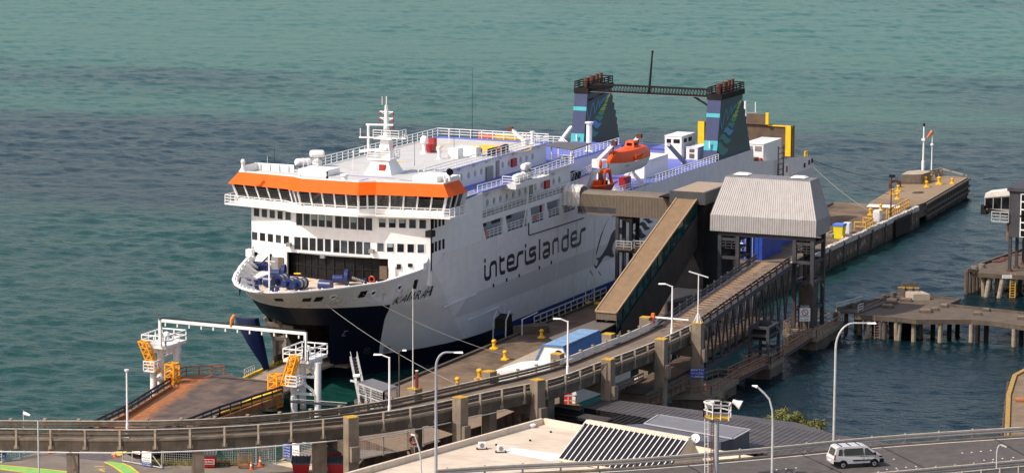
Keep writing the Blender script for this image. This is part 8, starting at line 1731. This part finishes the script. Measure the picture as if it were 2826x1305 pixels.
# ------------------------------------------------------------------ yard furniture: cones, skips, signs, fences
def cone_proto():
    t = thing('traffic_cone', (0, 0, 0), 'x', 'cone', 'orange traffic cones'); mb = MB(); mb.cbox((0, 0, 0), .42, .42, .05); mb.build('base', 'cone_orange', t); mb = MB(); mb.lathe((0, 0, .05), [(.17, 0), (.05, .72), (.03, .74)], 12); mb.build('body', 'cone_orange', t); mb = MB(); mb.lathe((0, 0, .05), [(.128, .3), (.1, .48)], 12); mb.build('band', 'lens_white', t); return t
cp_ = cone_proto(); first = True
for c, x, y, z, s_, lab in (('A',500,975,WZ,1.5,'plain orange cone at the foot of the rusty ramp on the left'), ('A',1170,1015,WZ,1.8,'tall orange cone beside the dark ramp mat near the swing gate'), ('X',688,1105,WZ,1.8,'orange cone next to the rusty wire cage trolley'), ('X',815,1058,WZ,2.2,'tall orange cone below the blank grey board'),
  ('Y',292,860,WZ,2.2,'front orange cone behind the viaduct pillar, leftmost of the row'), ('Y',370,852,WZ,1.9,'second orange cone of the row behind the viaduct pillar'), ('Y',430,810,WZ,2.0,'middle banded cone of the row behind the viaduct pillar'), ('Y',456,800,WZ,1.9,'fourth cone of the row behind the viaduct pillar'), ('Y',478,790,WZ,1.8,'last cone of the row behind the viaduct pillar'),
  ('Y',1300,895,.2,2.4,'large cone on the near pier platform right of the pillar'), ('Y',1140,885,.2,1.9,'cone half hidden left of the pillar on the near pier platform'), ('c6',1768,825,WZ,1.7,'cone at the right of the yellow bin'), ('c6',1700,800,WZ,1.7,'cone at the left of the yellow bin'), ('c6',1085,885,WZ,1.5,'cone beside the blue containers')):
    o = place(cp_, G(c, x, y, z), R(25), lab, first); o.scale = (s_*.58,)*3; first = False
def skip(c, x, y, w_, d_, h_, lab, peak=False, txt=None):
    q = G(c, x, y, WZ); t = thing('waste_skip', q, lab, 'skip', 'red waste skips'); u, n_ = UR, V((FW.x, FW.y, 0)).normalized(); mb = MB(); B4 = lambda e, z: [q+u*(-w_/2+e)+n_*e+V((0, 0, z)), q+u*(w_/2-e)+n_*e+V((0, 0, z)), q+u*(w_/2-e)+n_*(d_-e)+V((0, 0, z)), q+u*(-w_/2+e)+n_*(d_-e)+V((0, 0, z))]
    mb.hexa(B4(.15, .1)+B4(0, h_)); mb.build('body', MA.setdefault('skip_red', mat('skip_red', (.40, .012, .018), .45, .1)), t)
    mb = MB(); top = B4(-.04, h_); 
    if peak: mb.prism([top[0], top[1], (top[0]+top[1])/2+V((0, 0, .9))], n_*d_)
    else: mb.hexa(top+[top[0]+V((0, 0, .12)), top[1]+V((0, 0, .12)), top[2]+V((0, 0, .5)), top[3]+V((0, 0, .5))])
    lo_ = mb.build('lid', MA.setdefault('lid_grey', mat('lid_grey', (.075, .078, .09), .6, .2)), t); mb = MB()
    for k in range(6):
        a = k/5
        if peak: mb.bar(top[0]+n_*d_*a+V((0, 0, .03)), (top[0]+top[1])/2+n_*d_*a+V((0, 0, .93)), .12, .08); mb.bar(top[1]+n_*d_*a+V((0, 0, .03)), (top[0]+top[1])/2+n_*d_*a+V((0, 0, .93)), .12, .08)
        else: mb.bar(top[0].lerp(top[1], a)+V((0, 0, .16)), top[3].lerp(top[2], a)+V((0, 0, .54)), .12, .08)
    mb.build('rib', 'awning_grey', lo_)
    if txt:
        mb = MB(); text(mb, txt, q+u*(-w_*.3)-n_*.08+V((0, 0, h_*.5)), u, (0, 0, 1), w_*.62, .22); a = q-n_*.09
        mb.bpath([a-u*w_*.36+V((0, 0, h_*.38)), a+u*w_*.38+V((0, 0, h_*.38)), a+u*w_*.38+V((0, 0, h_*.75)), a-u*w_*.36+V((0, 0, h_*.75)), a-u*w_*.36+V((0, 0, h_*.38))], .035); mb.build('lettering', 'lens_white', t)
skip('X', 85, 1090, 1.4, 1.6, 1.25, 'bright red wheeled skip with white lettering beside the grass', txt='Skip Recycle'); skip('X', 1810, 1085, 2.2, 2.4, 1.5, 'dark red skip with a peaked grey lid behind the signed pillar', True); skip('X', 1390, 1215, 1.7, 1.6, 1.3, 'low red skip with a ribbed grey lid, left of the yellow signed pillar'); skip('X', 1900, 1215, 1.8, 1.6, 1.3, 'low red skip with ribbed grey lid between the two signed pillars')
q = G('X', 595, 1090, WZ); t = thing('cage_trolley', q, 'rusty wire cage trolley on the yard near the grass', 'trolley'); n_ = V((FW.x, FW.y, 0)).normalized(); mb = MB(); c8 = [q+UR*a+n_*b+V((0, 0, z)) for z in (.1, 1.35) for a, b in ((-.65, 0), (.65, 0), (.65, 1.1), (-.65, 1.1))]
for a, b in ((0,1),(1,2),(2,3),(3,0),(4,5),(5,6),(6,7),(7,4),(0,4),(1,5),(2,6),(3,7)): mb.bar(c8[a], c8[b], .07)
for k in range(1, 9): mb.bar(c8[0].lerp(c8[1], k/9), c8[4].lerp(c8[5], k/9), .025); mb.bar(c8[3].lerp(c8[2], k/9), c8[7].lerp(c8[6], k/9), .025)
for k in range(1, 6): mb.bar(c8[0].lerp(c8[4], k/6), c8[1].lerp(c8[5], k/6), .025)
mb.build('cage', 'rust_rail', t); mb = MB(); mb.prism(c8[:4], (0, 0, .12)); mb.build('tray', 'rust_deck', t)
def fence(c, pts, h, lab, z=WZ, gap=3.0):
    P_ = [G(c, x, y, z) for x, y in pts]; t = thing('mesh_fence', P_[0], lab, 'fence', 'wire mesh fences of the yard'); mb = MB(); 
    for a, b in zip(P_[:-1], P_[1:]):
        n = max(2, int((b-a).length/.22))
        for i in range(n): p = a.lerp(b, i/n); mb.bar(p+V((0, 0, .1)), p+V((0, 0, h)), .018)
        for k in range(9): mb.bar(a+V((0, 0, .1+k*(h-.1)/8)), b+V((0, 0, .1+k*(h-.1)/8)), .018)
    mb.build('mesh', 'galv', t); mb = MB()
    for a, b in zip(P_[:-1], P_[1:]): mb.tube(a+V((0, 0, h)), b+V((0, 0, h)), .04); mb.tube(a+V((0, 0, .1)), b+V((0, 0, .1)), .035)
    mb.build('rail', 'galv', t)
    for a, b in zip(P_[:-1], P_[1:]):
        n = max(1, round((b-a).length/gap))
        for i in range(n+1): p = a.lerp(b, i/n); mb = MB(); mb.tube(p, p+V((0, 0, h+.1)), .05); mb.cbox(p, .5, .3, .08); mb.build('post', 'galv', t)
fence('A', ((20,1065), (385,990)), 2.0, 'mesh fence along the seaward edge at the far left of the yard')
fence('A', ((1660,1080), (2060,1100), (2365,1095), (2800,1080)), 2.0, 'mesh fence behind the grass and the red wheeled skip'); fence('X', ((760,1035), (1005,990)), 2.1, 'mesh fence carrying the blank grey board')
fence('X', ((1145,965), (1560,1050)), 2.2, 'tall mesh gate with the blue caution board'); fence('Bc', ((165,1130), (480,1060), (950,975), (1240,890)), 1.9, 'mesh fence along the wharf edge below the viaduct')
q = G('A', 1245, 1065, WZ); e = G('A', 1645, 1135, WZ); t = thing('swing_gate', q, 'galvanised swing gate with a diagonal brace and a red, white and blue sign', 'gate'); d = (e-q); mb = MB(); mb.path([q+V((0, 0, .15)), e+V((0, 0, .15)), e+V((0, 0, 2.0)), q+V((0, 0, 2.0)), q+V((0, 0, .15))], .06); mb.path([e+V((0, 0, .15)), q.lerp(e, .6)+V((0, 0, 2.0))], .05); mb.path([q.lerp(e, .25)+V((0, 0, .15)), q.lerp(e, .25)+V((0, 0, 2.0))], .05); mb.build('frame', 'galv', t)
sign('gate_sign', q.lerp(e, .5)+V((-.1, -.05, .1))-V((FW.x, FW.y, 0))*.12, e-q, 1.25, 1.9, 0, 'lens_white', [], 'red, white and blue safety sign hung on the swing gate', top=[(.80, 1, 'red_paint', ['STOP', 'WHARF AREA'], 'lens_white'), (0, .22, 'cont_blue', ['PLEASE REPORT', 'TO OFFICE'], 'lens_white'), (.24, .5, 'lens_white', ['MAX', 'SPEED'], 'black_paint')])
sign('gate_notice', q.lerp(e, .26)+V((-.05, 0, 1.15))-V((FW.x, FW.y, 0))*.12, e-q, 1.05, .85, 0, 'lens_white', ['AUTHORISED', 'PERSONNEL', 'ONLY'], 'white notice with red writing above the swing gate', 'red_paint')
q = G('X', 798, 1030, WZ); sign('grey_board', q+V((0, 0, .4))-V((FW.x, FW.y, 0))*.1, G('X', 985, 985, WZ)-q, 1.65, 1.1, .9, 'bellows', ['SITE SAFETY', 'HAZARDS', 'VISITORS', ''], 'pale grey notice board fixed to the mesh fence beside the water', 'grey_steel')
q = G('X', 1148, 975, WZ); e = G('X', 1560, 1050, WZ); sign('caution_board', q+V((0, 0, .4))-V((FW.x, FW.y, 0))*.1, e-q, .95, 1.75, 0, 'cont_blue', ['', 'HARD HATS', 'HI VIS VESTS', 'MUST BE WORN', 'ON THIS', 'SITE'], 'blue CAUTION board with yellow heading on the tall mesh gate', 'lens_white', top=[(.86, 1, 'cont_blue', ['CAUTION'], 'leaf_yellow')])
sign('notice_board', q.lerp(e, .3)+V((0, 0, .3))-V((FW.x, FW.y, 0))*.1, e-q, .95, 1.7, 0, 'lens_white', ['NOTICE', '', 'ALL DRIVERS', 'SIGN IN', 'AT GATE', ''], 'white NOTICE board on the tall mesh gate right of the blue board')
q = G('Bc', 962, 965, WZ); bq = G('Bc', 1015, 385, 7.9); s0 = PL('Bc', 957, 940, bq-FW*1.0, -FW); r_ = sign('speed_sign', s0, UR, 1.0, 1.4, 0, 'concrete_pale', [], 'round red 10 speed limit sign on a pale viaduct pillar'); nosign(*r_, .5, .75, .42, '10')
q = G('A', 0, 1040, WZ); sign('blue_sign', G('A', -150, 1062, WZ)-V((0, 0, 0)), UR, 2.15, 1.55, .4, MA.setdefault('sign_blue', mat('sign_blue', (.008, .05, .17), .5, .06)), ['Terminal', 'Exit on', 'Berth 2a'], 'dark blue sign cut by the left picture edge', 'lens_white')
t = thing('gate_brace', G('A', 20, 1055, WZ), 'white diagonal brace bar beside the blue sign at the left edge', 'brace'); mb = MB(); a = G('A', 20, 1055, WZ); b = PL('A', 130, 915, a, -FW); mb.bar(a, b, .09); mb.build('bar', 'white_paint', t)
# grass and weeds
gb = MB(); rr = random.Random(4); gA_ = [G('A', *p, WZ) for p in ((1420,1060), (2560,1060), (2560,1105), (1480,1100))]
for i in range(2600):
    u_, v_ = rr.random(), rr.random(); p = gA_[0].lerp(gA_[1], u_).lerp(gA_[3].lerp(gA_[2], u_), v_); h = rr.uniform(.15, .55)*(1.8 if rr.random() < .06 else 1); d = V((rr.uniform(-.12, .12), rr.uniform(-.12, .12), h)); w_ = V((rr.uniform(-1, 1), rr.uniform(-1, 1), 0)).normalized()*.03; gb.poly([p-w_, p+w_, p+d])
add('dry_grass', (.22, .19, .05), .8, .5, 1.2); o = gb.build('grass', 'dry_grass'); o['kind'] = 'stuff'
mb = MB(); P_ = [G('A', *p, WZ+.012) for p in ((545,990), (1250,940), (1240,1000), (1060,1050), (700,1020))]; mb.poly(P_); structure(mb.build('ramp_mat', MA.setdefault('mat_dark', mat('mat_dark', (.10, .085, .09), .85, .2, 2))))
